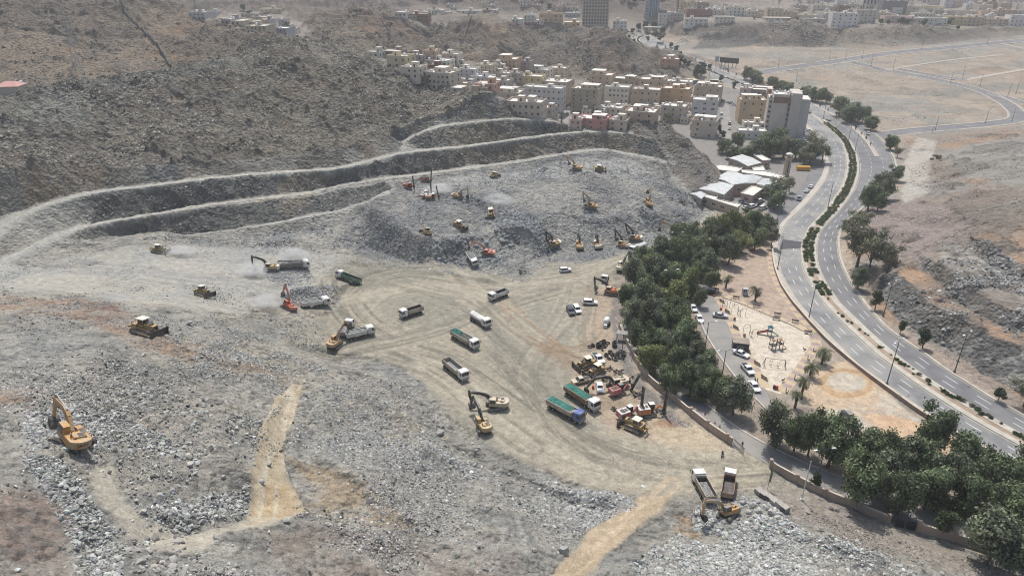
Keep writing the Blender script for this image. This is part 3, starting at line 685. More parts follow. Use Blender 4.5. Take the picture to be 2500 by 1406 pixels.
C_P8=[(2164,172),(2230,160),(2330,146),(2450,134)]
PAIRS=[pair(L1, R1), pair(L2, R2), pair(LU, RU), pair(SVL, SVR), pair(TRL, TRR), pair(PKL, PKR), pair(STL, STR), pair(S2L, S2R)]
PAIRS += [cl(C_P1,11.0), cl(C_P2,10.0), cl(C_P3,7.0), cl(C_P4,8.0), cl(C_P5,4.5), cl(C_P6,4.5), cl(C_P7,6), cl(C_P8,3)]
sunk=np.zeros(GX.shape, bool)
def in_poly_world(P):
	x0, y0=P.min(0) - 1; x1, y1=P.max(0) + 1
	sel=(GX > x0) & (GX < x1) & (GY > y0) & (GY < y1)
	xs, ys=GX[sel], GY[sel]; ins=np.zeros(xs.shape, bool)
	for k in range(len(P)):
		ax, ay=P[k]; bx, by=P[(k + 1) % len(P)]
		c=((ay > ys) != (by > ys))
		xi=(bx - ax) * (ys - ay) / (by - ay + 1e-12) + ax
		ins ^= c & (xs < xi)
	out=np.zeros(GX.shape, bool); out[sel]=ins
	return out
for A, B in PAIRS:
	sunk |= in_poly_world(np.concatenate([A, B[::-1]]))
HF[sunk]=(g(GY) - 0.35)[sunk]
# ------------------------------------------------------------------ mesh helpers
MATS={}
def _noise_mix(nt, base_socket_color, amt, scale, dark=0.6):
	pass
def mat(name, c, rough=.7, var=.12, scale=2.0, metal=0.0, dirt=None, bump=0.0, spec=.4):
	"""paint or stone with uneven tone: two noise scales, optional dust colour"""
	if name in MATS: return MATS[name]
	m=bpy.data.materials.new(name); m.use_nodes=True
	nt = m.node_tree; b = nt.nodes["Principled BSDF"]
	b.inputs["Roughness"].default_value = rough
	b.inputs["Metallic"].default_value = metal
	b.inputs["Specular IOR Level"].default_value = spec
	tc = nt.nodes.new("ShaderNodeTexCoord")
	no = nt.nodes.new("ShaderNodeTexNoise"); no.inputs["Scale"].default_value = scale
	no.inputs["Detail"].default_value = 5; no.inputs["Roughness"].default_value = .65
	nt.links.new(tc.outputs["Object"], no.inputs["Vector"])
	rp = nt.nodes.new("ShaderNodeValToRGB")
	lo=[max(0, x * (1 - var * 1.6)) for x in c]; hi=[min(1, x * (1 + var)) for x in c]
	rp.color_ramp.elements[0].position=.3; rp.color_ramp.elements[1].position=.7
	rp.color_ramp.elements[0].color=(*lo, 1); rp.color_ramp.elements[1].color=(*hi, 1)
	nt.links.new(no.outputs["Fac"], rp.inputs["Fac"])
	out = rp.outputs["Color"]
	if dirt:
		n2 = nt.nodes.new("ShaderNodeTexNoise"); n2.inputs["Scale"].default_value = scale * .45
		n2.inputs["Detail"].default_value = 6
		nt.links.new(tc.outputs["Object"], n2.inputs["Vector"])
		r2 = nt.nodes.new("ShaderNodeValToRGB")
		r2.color_ramp.elements[0].position=.42; r2.color_ramp.elements[1].position=.68
		nt.links.new(n2.outputs["Fac"], r2.inputs["Fac"])
		mx = nt.nodes.new("ShaderNodeMixRGB"); mx.inputs["Color2"].default_value = (*dirt, 1)
		nt.links.new(r2.outputs["Color"], mx.inputs["Fac"]); nt.links.new(out, mx.inputs["Color1"])
		out = mx.outputs["Color"]
	nt.links.new(out, b.inputs["Base Color"])
	if bump:
		bp = nt.nodes.new("ShaderNodeBump"); bp.inputs["Distance"].default_value = bump
		nt.links.new(no.outputs["Fac"], bp.inputs["Height"]); nt.links.new(bp.outputs[0], b.inputs["Normal"])
	MATS[name]=m
	return m
def tag(o, label=None, cat=None, group=None, kind=None):
	if label: o["label"] = label
	if cat: o["category"] = cat
	if group: o["group"] = group
	if kind: o["kind"] = kind
	return o
class MB:
	def __init__(s): s.v=[]; s.f=[]; s.mi=[]
	def add(s, vs, fs, mi=0):
		o=len(s.v); s.v.extend(vs); s.f.extend([tuple(i + o for i in f) for f in fs]); s.mi.extend([mi] * len(fs)); return s
	def box(s, x0, y0, z0, x1, y1, z1, mi=0, top=1.0, topy=None, sx=0.0):
		"""box; top<1 narrows the top face"""
		cx, cy_=(x0 + x1) / 2,(y0 + y1) / 2
		ty=top if topy is None else topy
		vs=[(x0, y0, z0),(x1, y0, z0),(x1, y1, z0),(x0, y1, z0)]
		vs += [(cx + (x - cx) * top + sx, cy_ + (y - cy_) * ty, z1) for x, y in ((x0, y0),(x1, y0),(x1, y1),(x0, y1))]
		return s.add(vs, [(3,2,1,0),(4,5,6,7),(0,1,5,4),(1,2,6,5),(2,3,7,6),(3,0,4,7)], mi)
	def prism(s, prof, axis, a0, a1, mi=0):
		"""closed profile (list of 2-tuples) pushed along an axis: 'x' (profile in y,z), 'y' (profile in x,z), 'z' (profile in x,y)"""
		n=len(prof)
		def P(p, a): return {'x': (a, p[0], p[1]), 'y': (p[0], a, p[1]), 'z': (p[0], p[1], a)}[axis]
		vs=[P(p, a0) for p in prof] + [P(p, a1) for p in prof]
		fs=[tuple(range(n))[::-1], tuple(range(n, 2 * n))] + [(i, (i + 1) % n, n + (i + 1) % n, n + i) for i in range(n)]
		return s.add(vs, fs, mi)
	def tube(s, pts, rad, n=6, mi=0, cap=True):
		pts=[Vector(p) for p in pts]; rr=rad if isinstance(rad, (list, tuple)) else [rad] * len(pts)
		vs=[]; fs=[]
		for i, p in enumerate(pts):
			d=(pts[min(i + 1, len(pts) - 1)] - pts[max(i - 1,0)]).normalized()
			u=d.cross(Vector((0,0,1)) if abs(d.z) < .95 else Vector((1,0,0))).normalized(); w=d.cross(u)
			for k in range(n):
				a=2 * math.pi * k / n
				vs.append(tuple(p + (u * math.cos(a) + w * math.sin(a)) * rr[i]))
		for i in range(len(pts) - 1):
			for k in range(n):
				fs.append((i * n + k, i * n + (k + 1) % n, (i + 1) * n + (k + 1) % n, (i + 1) * n + k))
		if cap: fs += [tuple(range(n))[::-1], tuple(range((len(pts) - 1) * n, len(pts) * n))]
		return s.add(vs, fs, mi)
	def cyl(s, c, r, h, axis='z', n=12, mi=0, r2=None):
		r2=r if r2 is None else r2
		e = {'x': Vector((1,0,0)), 'y': Vector((0,1,0)), 'z': Vector((0,0,1))}[axis] * h
		c=Vector(c)
		return s.tube([c - e / 2, c + e / 2],[r, r2], n, mi)
	def beam(s, a, b, w, h, w2=None, h2=None, mi=0):
		"""rectangular bar from a to b, w across (horizontal), h deep"""
		a=Vector(a); b=Vector(b); d=(b - a).normalized()
		u=d.cross(Vector((0,0,1)))
		u=u.normalized() if u.length > 1e-4 else Vector((1,0,0)); q=u.cross(d)
		w2=w if w2 is None else w2; h2=h if h2 is None else h2
		vs=[]
		for p, ww, hh in ((a, w, h),(b, w2, h2)):
			for i, j in ((-1,-1),(1,-1),(1,1),(-1,1)):
				vs.append(tuple(p + u * ww / 2 * i + q * hh / 2 * j))
		return s.add(vs, [(0,1,2,3),(7,6,5,4),(0,4,5,1),(1,5,6,2),(2,6,7,3),(3,7,4,0)], mi)
	def mesh(s, name, mats, smooth=False):
		me=bpy.data.meshes.new(name); me.from_pydata(s.v, [], s.f)
		for m in mats: me.materials.append(m)
		if len(mats) > 1: me.polygons.foreach_set("material_index", s.mi)
		if smooth: me.polygons.foreach_set("use_smooth", [True] * len(s.f))
		me.update()
		return me
	def build(s, name, mats, parent=None, smooth=False):
		mats=mats if isinstance(mats, (list, tuple)) else [mats]
		o=bpy.data.objects.new(name, s.mesh(name, mats, smooth)); COL.objects.link(o)
		if parent: o.parent=parent
		return o
def empty(name, loc=(0,0,0), rz=0.0, scale=1.0, rx=0.0, ry=0.0):
	o=bpy.data.objects.new(name, None); COL.objects.link(o)
	o.location=loc; o.rotation_euler=(rx, ry, rz); o.scale=(scale,) * 3
	o.empty_display_size=.5
	return o
def copy_tree(o, parent=None):
	c=o.copy(); COL.objects.link(c)
	if parent: c.parent=parent
	for ch in o.children: copy_tree(ch, c)
	return c
def np_mesh(name, V, F, mats, smooth=False, attrs=None, fm=None):
	"""fast mesh from numpy arrays, all faces with the same number of corners"""
	me=bpy.data.meshes.new(name)
	n, k=F.shape
	me.vertices.add(len(V)); me.vertices.foreach_set("co", V.astype(np.float32).ravel())
	me.loops.add(n * k); me.loops.foreach_set("vertex_index", F.astype(np.int32).ravel())
	me.polygons.add(n); me.polygons.foreach_set("loop_start", np.arange(0, n * k, k, dtype=np.int32))
	if fm is not None: pass
	for m in mats: me.materials.append(m)
	if fm is not None: me.polygons.foreach_set("material_index", fm.astype(np.int32))
	me.polygons.foreach_set("use_smooth", np.full(n, bool(smooth)))
	me.update(calc_edges=True)
	if attrs:
		for an, A in attrs.items():
			if A.ndim == 2:
				at = me.attributes.new(an, 'FLOAT_COLOR', 'POINT')
				at.data.foreach_set("color", np.concatenate([A, np.ones((len(A),1), np.float32)],1).astype(np.float32).ravel())
			else:
				at = me.attributes.new(an, 'FLOAT', 'POINT'); at.data.foreach_set("value", A.astype(np.float32))
	return me
def link(name, me, parent=None):
	o=bpy.data.objects.new(name, me); COL.objects.link(o)
	if parent: o.parent=parent
	return o
# ------------------------------------------------------------------ terrain object
def terrain_mat():
	m = bpy.data.materials.new("bare_ground"); m.use_nodes = True
	nt=m.node_tree; N=nt.nodes; Lk=nt.links
	b = N["Principled BSDF"]; b.inputs["Roughness"].default_value = .95; b.inputs["Specular IOR Level"].default_value = .15
	ac = N.new("ShaderNodeAttribute"); ac.attribute_name = "soil"
	ar = N.new("ShaderNodeAttribute"); ar.attribute_name = "rough"
	tc = N.new("ShaderNodeTexCoord")
	def noise(sc, det=5):
		n = N.new("ShaderNodeTexNoise"); n.inputs["Scale"].default_value = sc; n.inputs["Detail"].default_value = det
		n.inputs["Roughness"].default_value = .68
		Lk.new(tc.outputs["Object"], n.inputs["Vector"]); return n
	n1, n2=noise(.55,8), noise(3.4,6)
	vo = N.new("ShaderNodeTexVoronoi"); vo.inputs["Scale"].default_value = .85; Lk.new(tc.outputs["Object"], vo.inputs["Vector"])
	mr = N.new("ShaderNodeMapRange"); mr.inputs[1].default_value = .3; mr.inputs[2].default_value = .7; mr.inputs[3].default_value = .72; mr.inputs[4].default_value = 1.28
	Lk.new(n1.outputs["Fac"], mr.inputs[0])
	mr2 = N.new("ShaderNodeMapRange"); mr2.inputs[1].default_value = .3; mr2.inputs[2].default_value = .7; mr2.inputs[3].default_value = .66; mr2.inputs[4].default_value = 1.34
	Lk.new(n2.outputs["Fac"], mr2.inputs[0])
	n3 = noise(.95,10); n3.inputs["Roughness"].default_value = .8
	cr = N.new("ShaderNodeMapRange"); cr.inputs[1].default_value = .36; cr.inputs[2].default_value = .5; cr.inputs[3].default_value = 1; cr.inputs[4].default_value = 0; Lk.new(n3.outputs["Fac"], cr.inputs[0])
	rs_ = N.new("ShaderNodeMath"); rs_.operation = 'MULTIPLY_ADD'; rs_.inputs[1].default_value = -.5; rs_.inputs[2].default_value = -.08; rs_.use_clamp = False; Lk.new(ar.outputs["Fac"], rs_.inputs[0])
	cd = N.new("ShaderNodeMath"); cd.operation = 'MULTIPLY_ADD'; cd.inputs[2].default_value = 1.0; Lk.new(cr.outputs[0], cd.inputs[0]); Lk.new(rs_.outputs[0], cd.inputs[1])
	m0 = N.new("ShaderNodeMath"); m0.operation = 'MULTIPLY'; Lk.new(mr.outputs[0], m0.inputs[0]); Lk.new(cd.outputs[0], m0.inputs[1])
	mm = N.new("ShaderNodeMath"); mm.operation = 'MULTIPLY'; Lk.new(m0.outputs[0], mm.inputs[0]); Lk.new(mr2.outputs[0], mm.inputs[1])
	mx = N.new("ShaderNodeVectorMath"); mx.operation = 'SCALE'; Lk.new(ac.outputs["Color"], mx.inputs[0]); Lk.new(mm.outputs[0], mx.inputs["Scale"])
	Lk.new(mx.outputs[0], b.inputs["Base Color"])
	hsum = N.new("ShaderNodeMath"); hsum.operation = 'ADD'
	vi = N.new("ShaderNodeMath"); vi.operation = 'MULTIPLY'; vi.inputs[1].default_value = -.6; Lk.new(vo.outputs["Distance"], vi.inputs[0])
	Lk.new(n1.outputs["Fac"], hsum.inputs[0]); Lk.new(vi.outputs[0], hsum.inputs[1])
	bp = N.new("ShaderNodeBump"); bp.inputs["Strength"].default_value = 1.0
	ds = N.new("ShaderNodeMath"); ds.operation = 'MULTIPLY_ADD'; ds.inputs[1].default_value = 1.5; ds.inputs[2].default_value = .12
	Lk.new(ar.outputs["Fac"], ds.inputs[0]); Lk.new(ds.outputs[0], bp.inputs["Distance"])
	Lk.new(hsum.outputs[0], bp.inputs["Height"]); Lk.new(bp.outputs[0], b.inputs["Normal"])
	return m
ii=np.arange(NR * NA, dtype=np.int32).reshape(NR, NA)
TF=np.stack([ii[:-1, :-1], ii[1:, :-1], ii[1:, 1:], ii[:-1,1:]],-1).reshape(-1,4)
TF=TF[:, ::-1]
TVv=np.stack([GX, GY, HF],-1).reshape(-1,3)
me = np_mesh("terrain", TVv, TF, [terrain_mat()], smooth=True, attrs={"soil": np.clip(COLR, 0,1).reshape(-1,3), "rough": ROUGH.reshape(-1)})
tag(link("terrain", me), kind="structure")
def gz(x, y): return float(samp(HF, x, y))
def at(u, v):
	x, y=hit(u, v)
	return Vector((x, y, gz(x, y)))
def px_per_m(p):
	return FPX / (p[1] * CT + (CAMZ - p[2]) * ST)
def pix(p):
	dz=CAMZ - p[2]; dep=p[1] * CT + dz * ST
	return 1250 + FPX * p[0] / dep, 703 + FPX * (dz * CT - p[1] * ST) / dep
# ------------------------------------------------------------------ roads
def strip(name, A, B, off, m, lat=3, skirt=0.0, kind="structure", zf=None, uv=True):
	if len(A) != len(B):
		nn=max(len(A), len(B))
		def rs(P):
			s=np.concatenate([[0], np.cumsum(np.hypot(*np.diff(P[:, :2], axis=0).T))]); q=np.linspace(0, s[-1], nn)
			return np.stack([np.interp(q, s, P[:, 0]), np.interp(q, s, P[:, 1])],1)
		A, B=rs(A), rs(B)
	n=len(A); V=[]; F=[]
	for i in range(n):
		for k in range(lat + 1):
			p=A[i] + (B[i] - A[i]) * k / lat
			V.append((p[0], p[1],(zf or g)(p[1]) + off))
	for i in range(n - 1):
		for k in range(lat):
			q=i * (lat + 1) + k
			F.append((q, q + 1, q + lat + 2, q + lat + 1))
	if skirt:
		for side, idx in ((0,[i * (lat + 1) for i in range(n)]),(1,[i * (lat + 1) + lat for i in range(n)])):
			o=len(V)
			for i in idx: V.append((V[i][0], V[i][1], V[i][2] - skirt))
			for i in range(n - 1):
				F.append((idx[i], o + i, o + i + 1, idx[i + 1]) if side else (idx[i + 1], o + i + 1, o + i, idx[i]))
		a=len(V) - 2 * n
		F.append((0, a, a + n, lat));
		e=(n - 1) * (lat + 1); F.append((e + lat, a + 2 * n - 1, a + n - 1, e))
	me=bpy.data.meshes.new(name); me.from_pydata(V, [], F); me.materials.append(m); me.update()
	# make the top look up
	bm=bmesh.new(); bm.from_mesh(me); bm.faces.ensure_lookup_table()
	if bm.faces[0].normal.z < 0: bmesh.ops.reverse_faces(bm, faces=bm.faces[:])
	bm.to_mesh(me); bm.free()
	o = link(name, me); o["kind"] = kind
	return o
ASPH = mat("asphalt_pale", (.20,.203,.205),.9,.2,.22, dirt=(.29,.28,.26))
ASPH2 = mat("asphalt_grey", (.16,.16,.167),.9,.18,.2, dirt=(.20,.198,.195))
ASPH3 = mat("asphalt_worn", (.23,.225,.215),.9,.12,.3, dirt=(.29,.275,.25))
ASPH4 = mat("asphalt_fresh", (.075,.076,.085),.9,.1,.6)
CONC = mat("kerb_concrete", (.46,.43,.38),.9,.14,.8, dirt=(.36,.33,.28))
PAVE = mat("paving_pale", (.42,.385,.33),.9,.15,1.2, dirt=(.33,.28,.24))
PAVR = mat("paving_rose", (.31,.235,.22),.9,.12,1.2, dirt=(.36,.30,.26))
WHITE = mat("road_paint", (.66,.66,.64),.8,.15,1.5)
YEL = mat("edge_paint", (.52,.46,.32),.8,.2,1.0)
BED = mat("median_soil", (.30,.225,.16),.95,.25,.6, dirt=(.36,.30,.22))
names = ["road"] * 8
rmats=[ASPH, ASPH2, ASPH, ASPH2, ASPH3, ASPH3, ASPH3, ASPH3]
for k in range(8):
	strip(names[k], PAIRS[k][0], PAIRS[k][1],0.02 if k != 2 else 0.016, rmats[k],5)
for k in range(8,12): strip("road", PAIRS[k][0], PAIRS[k][1],0.02 + .004 * (k - 8), ASPH2,3)
for k in range(12,16): strip("path", PAIRS[k][0], PAIRS[k][1],0.05 + .004 * (k - 12), PAVE, 2)
def off_line(P, o):
	d=np.gradient(P[:, :2], axis=0); d /= np.linalg.norm(d, axis=1)[:, None] + 1e-9
	return P[:, :2] + np.stack([-d[:, 1], d[:, 0]],1) * o
def resamp(P, step):
	s=np.concatenate([[0], np.cumsum(np.hypot(*np.diff(P[:, :2], axis=0).T))])
	q=np.arange(0, s[-1], step)
	return np.stack([np.interp(q, s, P[:, 0]), np.interp(q, s, P[:, 1])],1), s[-1]
def kerb(px, w, h=.16, m=None, side=1, name="kerb", step=4.0):
	P=wline(px, step)[:, :2] if not isinstance(px, np.ndarray) else px
	return strip(name, P, off_line(P, w * side), h, m or CONC, 1, h + .3)
A1, B1=PAIRS[0]; A2, B2=PAIRS[1]
kerb(A1,1.9,.18, CONC, 1); kerb(B1,1.7,.18, CONC, -1); kerb(A2,1.9,.18, CONC, 1); kerb(B2,.8,.18, CONC, -1)
strip("median_bed", off_line(B1,-1.7), off_line(A2,1.9),.10, BED, 3,.3)
AU, BU=PAIRS[2]
kerb(AU, 1.2,.18, PAVE, 1); kerb(BU, 1.4,.18, PAVE, -1)
# separators of the upper highway
MEDU=[(1977,277),(1940,258),(1900,242),(1850,222),(1800,202),(1760,186),(1720,170),(1690,158),(1653,144),(1603,125),(1572,113),(1556,101),(1558,94),(1572,89)]
mu=wline(MEDU)[:, :2]
strip("median", off_line(mu, 2.0), off_line(mu, -2.0),.2, CONC, 1,.4)
SEPR=[(2141,383),(2130,363),(2118,346),(2100,327),(2075,305),(2047,287),(2015,271),(1982,253),(1944,240),(1879,214),(1835,202),(1810,192),(1768,175),(1710,152),(1649,133),(1620,118)]
SPR=wline(SEPR)[:, :2]
strip("median", off_line(SPR, 1.4), off_line(SPR, -1.4),.21, PAVE, 1,.4)
SEPL=[(1860,244),(1799,216),(1754,196),(1720,181),(1683,162)]
spl=wline(SEPL)[:, :2]
strip("median", off_line(spl, .8), off_line(spl, -.8),.22, PAVE, 1,.4)
s0=SVR[2:]
P=wline(s0)[:, :2]
kerb(P, 2.4,.2, CONC, -1)
kerb(wline(PKL)[:, :2],.5,.16, CONC, 1); kerb(wline(TRR)[:, :2],.5,.16, CONC, -1)
for k in (8,9,10,11):
	kerb(PAIRS[k][0],1.6,.17 + .003 * k, PAVE, 1); kerb(PAIRS[k][1],1.6,.17 + .003 * k, PAVE, -1)
# lane markings: one sheet per road
def dashes(A, B, fr, on=4.0, gap=6.0, w=.16, m=None, off=.028):
	mb=MB()
	P=A + (B - A) * fr
	Q, L=resamp(P, .5); st=int((on + gap) / .5); k=0
	while k + int(on / .5) < len(Q):
		a, b=Q[k], Q[k + int(on / .5)]
		d=(b - a) / (np.linalg.norm(b - a) + 1e-9); n=np.array([-d[1], d[0]]) * w / 2
		mb.add([(p[0], p[1], float(g(p[1])) + off) for p in (a - n, a + n, b + n, b - n)],[(3,2,1,0)])
		k += st
	return mb
for (A, B), frs in ((PAIRS[0],(.34,.67)),(PAIRS[1],(.34,.67)),(PAIRS[2],(.16,.28,.42,.56,.68))):
	mb=MB()
	for f in frs:
		q=dashes(A, B, f, w=.2); mb.add(q.v, q.f)
	tag(mb.build("lane_markings", WHITE), kind="structure")
def solid(A, B, fr, w=.18, m=YEL, off=.026):
	P=A + (B - A) * fr
	return strip("edge_line", off_line(P, w / 2), off_line(P, -w / 2), off, m, 1)
for A, B in PAIRS[:2]: solid(A, B, .035); solid(A, B, .965)
# fresh patch across the left carriageway
pa, pb=wline([(1902,610),(1910,590),(1916,584)])[:, :2], wline([(1955,609),(1957,598),(1958,591)])[:, :2]
pa, pb=pair([(1903,609),(1908,592),(1914,585)],[(1954,606),(1956,598),(1957,591)],2.0)
strip("road_patch", pa, pb, .034, ASPH4,2)
for lp, rp, o_ in (([(1899,640),(1898,618),(1901,611)],[(1956,640),(1955,618),(1956,611)],.031),([(1915,584),(1913,570),(1920,552)],[(1958,590),(1966,570),(1978,556)],.032)):
	pa, pb = pair(lp, rp, 2.0); strip("road_patch", pa, pb, o_, mat("dusty_asphalt", (.30,.295,.275),.9,.25,.5, dirt=(.22,.22,.215)),2)
# ------------------------------------------------------------------ broken rock
def rock_mat():
	m = bpy.data.materials.new("broken_rock"); m.use_nodes = True
	nt = m.node_tree; N = nt.nodes; Lk = nt.links; b = N["Principled BSDF"]
	b.inputs["Roughness"].default_value = .92; b.inputs["Specular IOR Level"].default_value = .2
	a = N.new("ShaderNodeAttribute"); a.attribute_name = "tint"
	tc = N.new("ShaderNodeTexCoord"); n = N.new("ShaderNodeTexNoise"); n.inputs["Scale"].default_value = 1.7; n.inputs["Detail"].default_value = 4
	Lk.new(tc.outputs["Object"], n.inputs["Vector"])
	mr = N.new("ShaderNodeMapRange"); mr.inputs[1].default_value = .3; mr.inputs[2].default_value = .7; mr.inputs[3].default_value = .8; mr.inputs[4].default_value = 1.2
	Lk.new(n.outputs["Fac"], mr.inputs[0])
	s = N.new("ShaderNodeVectorMath"); s.operation = 'SCALE'; Lk.new(a.outputs["Color"], s.inputs[0]); Lk.new(mr.outputs[0], s.inputs["Scale"])
	Lk.new(s.outputs[0], b.inputs["Base Color"]); return m
ROCKM=rock_mat()
def ico():
	t=(1 + 5 ** .5) / 2
	v=np.array([(-1, t, 0),(1, t, 0),(-1,-t, 0),(1,-t, 0),(0,-1, t),(0,1, t),(0,-1,-t),(0,1,-t),(t, 0,-1),(t, 0,1),(-t, 0,-1),(-t, 0,1)], float)
	v /= np.linalg.norm(v[0])
	f=np.array([(0,11,5),(0,5,1),(0,1,7),(0,7,10),(0,10,11),(1,5,9),(5,11,4),(11,10,2),(10,7,6),(7,1,8),(3,9,4),(3,4,2),(3,2,6),(3,6,8),(3,8,9),(4,9,5),(2,4,11),(6,2,10),(8,6,7),(9,8,1)])
	return v, f
ICV, ICF=ico()
def rock_shapes(n, rng):
	out=[]
	for _ in range(n):
		v=ICV * rng.uniform(.72,1.18,(12,1)) + rng.normal(0,.1,(12,3))
		# cut a few planes for angular faces
		for _ in range(4):
			d=rng.normal(size=3); d /= np.linalg.norm(d); c=rng.uniform(.45,.75)
			k=v @ d; ex=np.maximum(k - c, 0); v=v - ex[:, None] * d
		out.append(v * np.array([1, rng.uniform(.6,.95), rng.uniform(.45,.8)]))
	return np.array(out)
SHP=rock_shapes(24, np.random.default_rng(5))
def rotmats(rng, n):
	q=rng.normal(size=(n, 4)); q /= np.linalg.norm(q, axis=1)[:, None]
	w, x, y, z=q.T
	return np.stack([np.stack([1 - 2 * (y * y + z * z),2 * (x * y - z * w),2 * (x * z + y * w)],-1), np.stack([2 * (x * y + z * w),1 - 2 * (x * x + z * z),2 * (y * z - x * w)],-1), np.stack([2 * (x * z - y * w),2 * (y * z + x * w),1 - 2 * (x * x + y * y)],-1)],1)
CELL=(np.gradient(RR)[:, None] * RR[:, None] * (AZ[1] - AZ[0])) * np.ones((1, NA))
def poly_sel(poly):
	P=np.array(poly, float); u=UU; v=VV
	x0, y0=P.min(0); x1, y1=P.max(0)
	idx=np.nonzero(((u > x0) & (u < x1) & (v > y0) & (v < y1)).ravel())[0]
	us, vs=u.ravel()[idx], v.ravel()[idx]; ins=np.zeros(us.shape, bool)
	for k in range(len(P)):
		ax, ay=P[k]; bx, by=P[(k + 1) % len(P)]
		c=((ay > vs) != (by > vs)); xi=(bx - ax) * (vs - ay) / (by - ay + 1e-12) + ax
		ins ^= c & (us < xi)
	return idx[ins]
_GXr, _GYr, _HFr, _SKr=GX.ravel(), GY.ravel(), HF.ravel(), sunk.ravel()
def scatter(name, label, poly, n, smin, smax, col, pw=2.2, clump=0.0, seed=1, colvar=.30, sink=.25, scrw=0.35, avoid=None):
	"""angular stones strewn over a patch of ground: one mass nobody could count"""
	rng=np.random.default_rng(seed)
	idx=poly_sel(poly)
	idx=idx[~_SKr[idx]]
	w=CELL.ravel()[idx] ** (1 - scrw)
	if clump:
		c=fbm(_GXr[idx], _GYr[idx],11.0,3, seed + 400); w=w * np.clip(.5 + c * 2.2 * clump, .02,3) ** 2
	if avoid is not None: w=w * (1 - avoid.ravel()[idx])
	w /= w.sum()
	k=rng.choice(idx, n, p=w)
	s=smin * (smax / smin) ** (rng.random(n) ** pw)
	x=_GXr[k] + rng.normal(0,.25, n); y=_GYr[k] + rng.normal(0,.25, n); z=_HFr[k] - s * sink * .5
	sh=SHP[rng.integers(0, len(SHP), n)]
	V = np.einsum('nij,nkj->nki', rotmats(rng, n), sh) * s[:, None, None] * .5
	V[:, :, 2] *= .8
	V += np.stack([x, y, z],1)[:, None]
	F=ICF[None] + (np.arange(n) * 12)[:, None, None]
	cc=np.array(col)[None] * (1 + rng.normal(0, colvar, (n, 1))) * (1 + rng.normal(0,.03,(n, 3)))
	cc=np.clip(np.repeat(cc, 12,0),.03,.7)
	me = np_mesh(name, V.reshape(-1,3), F.reshape(-1,3),[ROCKM], attrs={"tint": cc.astype(np.float32)})
	o = link(name, me); tag(o, label, "rubble", kind="stuff"); return o
GR=(.225,.235,.236); DKR=(.19,.20,.205); PALE=(.33,.335,.32); BRN=(.165,.145,.125)
AVR=(1 - np.clip(ROUGH * 8,0,1)) * 0.93
scatter("rubble", "coarse dark blue grey rock pile below the pit's red excavator", [(1050,590),(1130,585),(1190,530),(1240,500),(1310,530),(1345,600),(1330,640),(1290,682),(1200,662),(1120,640),(1060,640)],6500,.35,2.6, GR, 2.0,.6,1)
scatter("rubble", "dark rubble strewn in front of the row of excavators", [(1300,560),(1400,600),(1540,590),(1620,560),(1600,600),(1480,632),(1350,640),(1300,620)],4500,.3,1.5, GR, 2.2,.5,2)
scatter("rubble", "blue grey rubble slope beside the tree belt's upper end", [(1550,500),(1620,420),(1680,480),(1730,505),(1650,575),(1580,560)],5500,.3,1.6, GR, 2.2,.7,3)
scatter("rubble", "rubble on the upper shelf round the drill rigs", [(990,480),(1140,440),(1260,440),(1320,480),(1260,560),(1100,600),(1000,560)],6500,.3,1.8, GR, 2.2,.9,4)
scatter("rubble", "rubble on the sunlit top of the pit below the bench", [(1040,440),(1300,400),(1480,380),(1600,420),(1560,480),(1400,440),(1200,450)],3500,.3,1.3, GR, 2.4,.9,5)
scatter("rubble", "rubble mound left of the drill rigs", [(800,560),(900,505),(1010,500),(1060,560),(1050,640),(960,645),(860,620)],6500,.3,1.6, GR, 2.3,.7,6)
scatter("rubble", "loose rock under the lowest bench road", [(380,580),(480,575),(620,575),(800,545),(830,600),(760,640),(600,610),(520,610)],5000,.3,1.5, GR, 2.3,.9,7)
scatter("rubble", "dark rock pile beside the dusty white truck", [(645,668),(700,660),(760,668),(772,690),(720,702),(660,690)],1600,.4,1.6, GR, 1.8,.2,8)
scatter("rubble", "dark rock pile beside the orange excavator", [(690,725),(740,700),(810,695),(822,712),(760,740),(700,745)],1600,.4,1.5, GR, 1.8,.2,9)
scatter("rubble", "coarse pale rock field right of the big yellow excavator", [(170,985),(260,1000),(400,1060),(480,1120),(470,1170),(400,1220),(600,1190),(610,1255),(450,1290),(330,1250),(280,1190),(240,1130),(130,1110),(60,1100),(60,1000)],8000,.25,1.5, PALE, 2.2,.5,10)
scatter("rubble", "pale rock edge along the curved dirt track", [(50,1110),(150,1130),(250,1260),(300,1340),(280,1420),(200,1420),(160,1300),(90,1180)],3500,.25,1.3, PALE, 2.2,.4,11)
scatter("rubble", "loose grey rock across the middle of the foreground slope", [(560,810),(690,840),(800,900),(740,940),(660,1030),(560,1060),(420,1000),(380,900),(480,870)],9000,.2,1.0, PALE, 2.6,.6,12)
scatter("rubble", "grey rock slope right of the yellow ramp", [(740,960),(860,930),(980,960),(1060,1060),(1000,1110),(900,1160),(800,1130),(700,1100),(730,1000)],9000,.2,1.1, PALE, 2.6,.6,13)
scatter("rubble", "rock spill along the edge of the haul road", [(1000,1010),(1080,1010),(1120,1080),(1260,1150),(1400,1200),(1540,1210),(1560,1235),(1440,1290),(1330,1290),(1240,1230),(1120,1150),(1030,1090)],7000,.25,1.4,(.33,.335,.32),2.3,.6,14)
scatter("rubble", "pale fresh blasted rock in the near right corner", [(1480,1420),(1600,1330),(1660,1300),(1740,1330),(1850,1250),(1940,1290),(2100,1340),(2300,1420)],12000,.25,1.5,(.36,.365,.345),2.0,.4,15)
scatter("rubble", "pale rocks heaped behind the excavator near the wall", [(1700,1240),(1800,1215),(1900,1230),(1950,1300),(1800,1310),(1690,1290)],3000,.3,1.6, PALE, 2.0,.4,16)
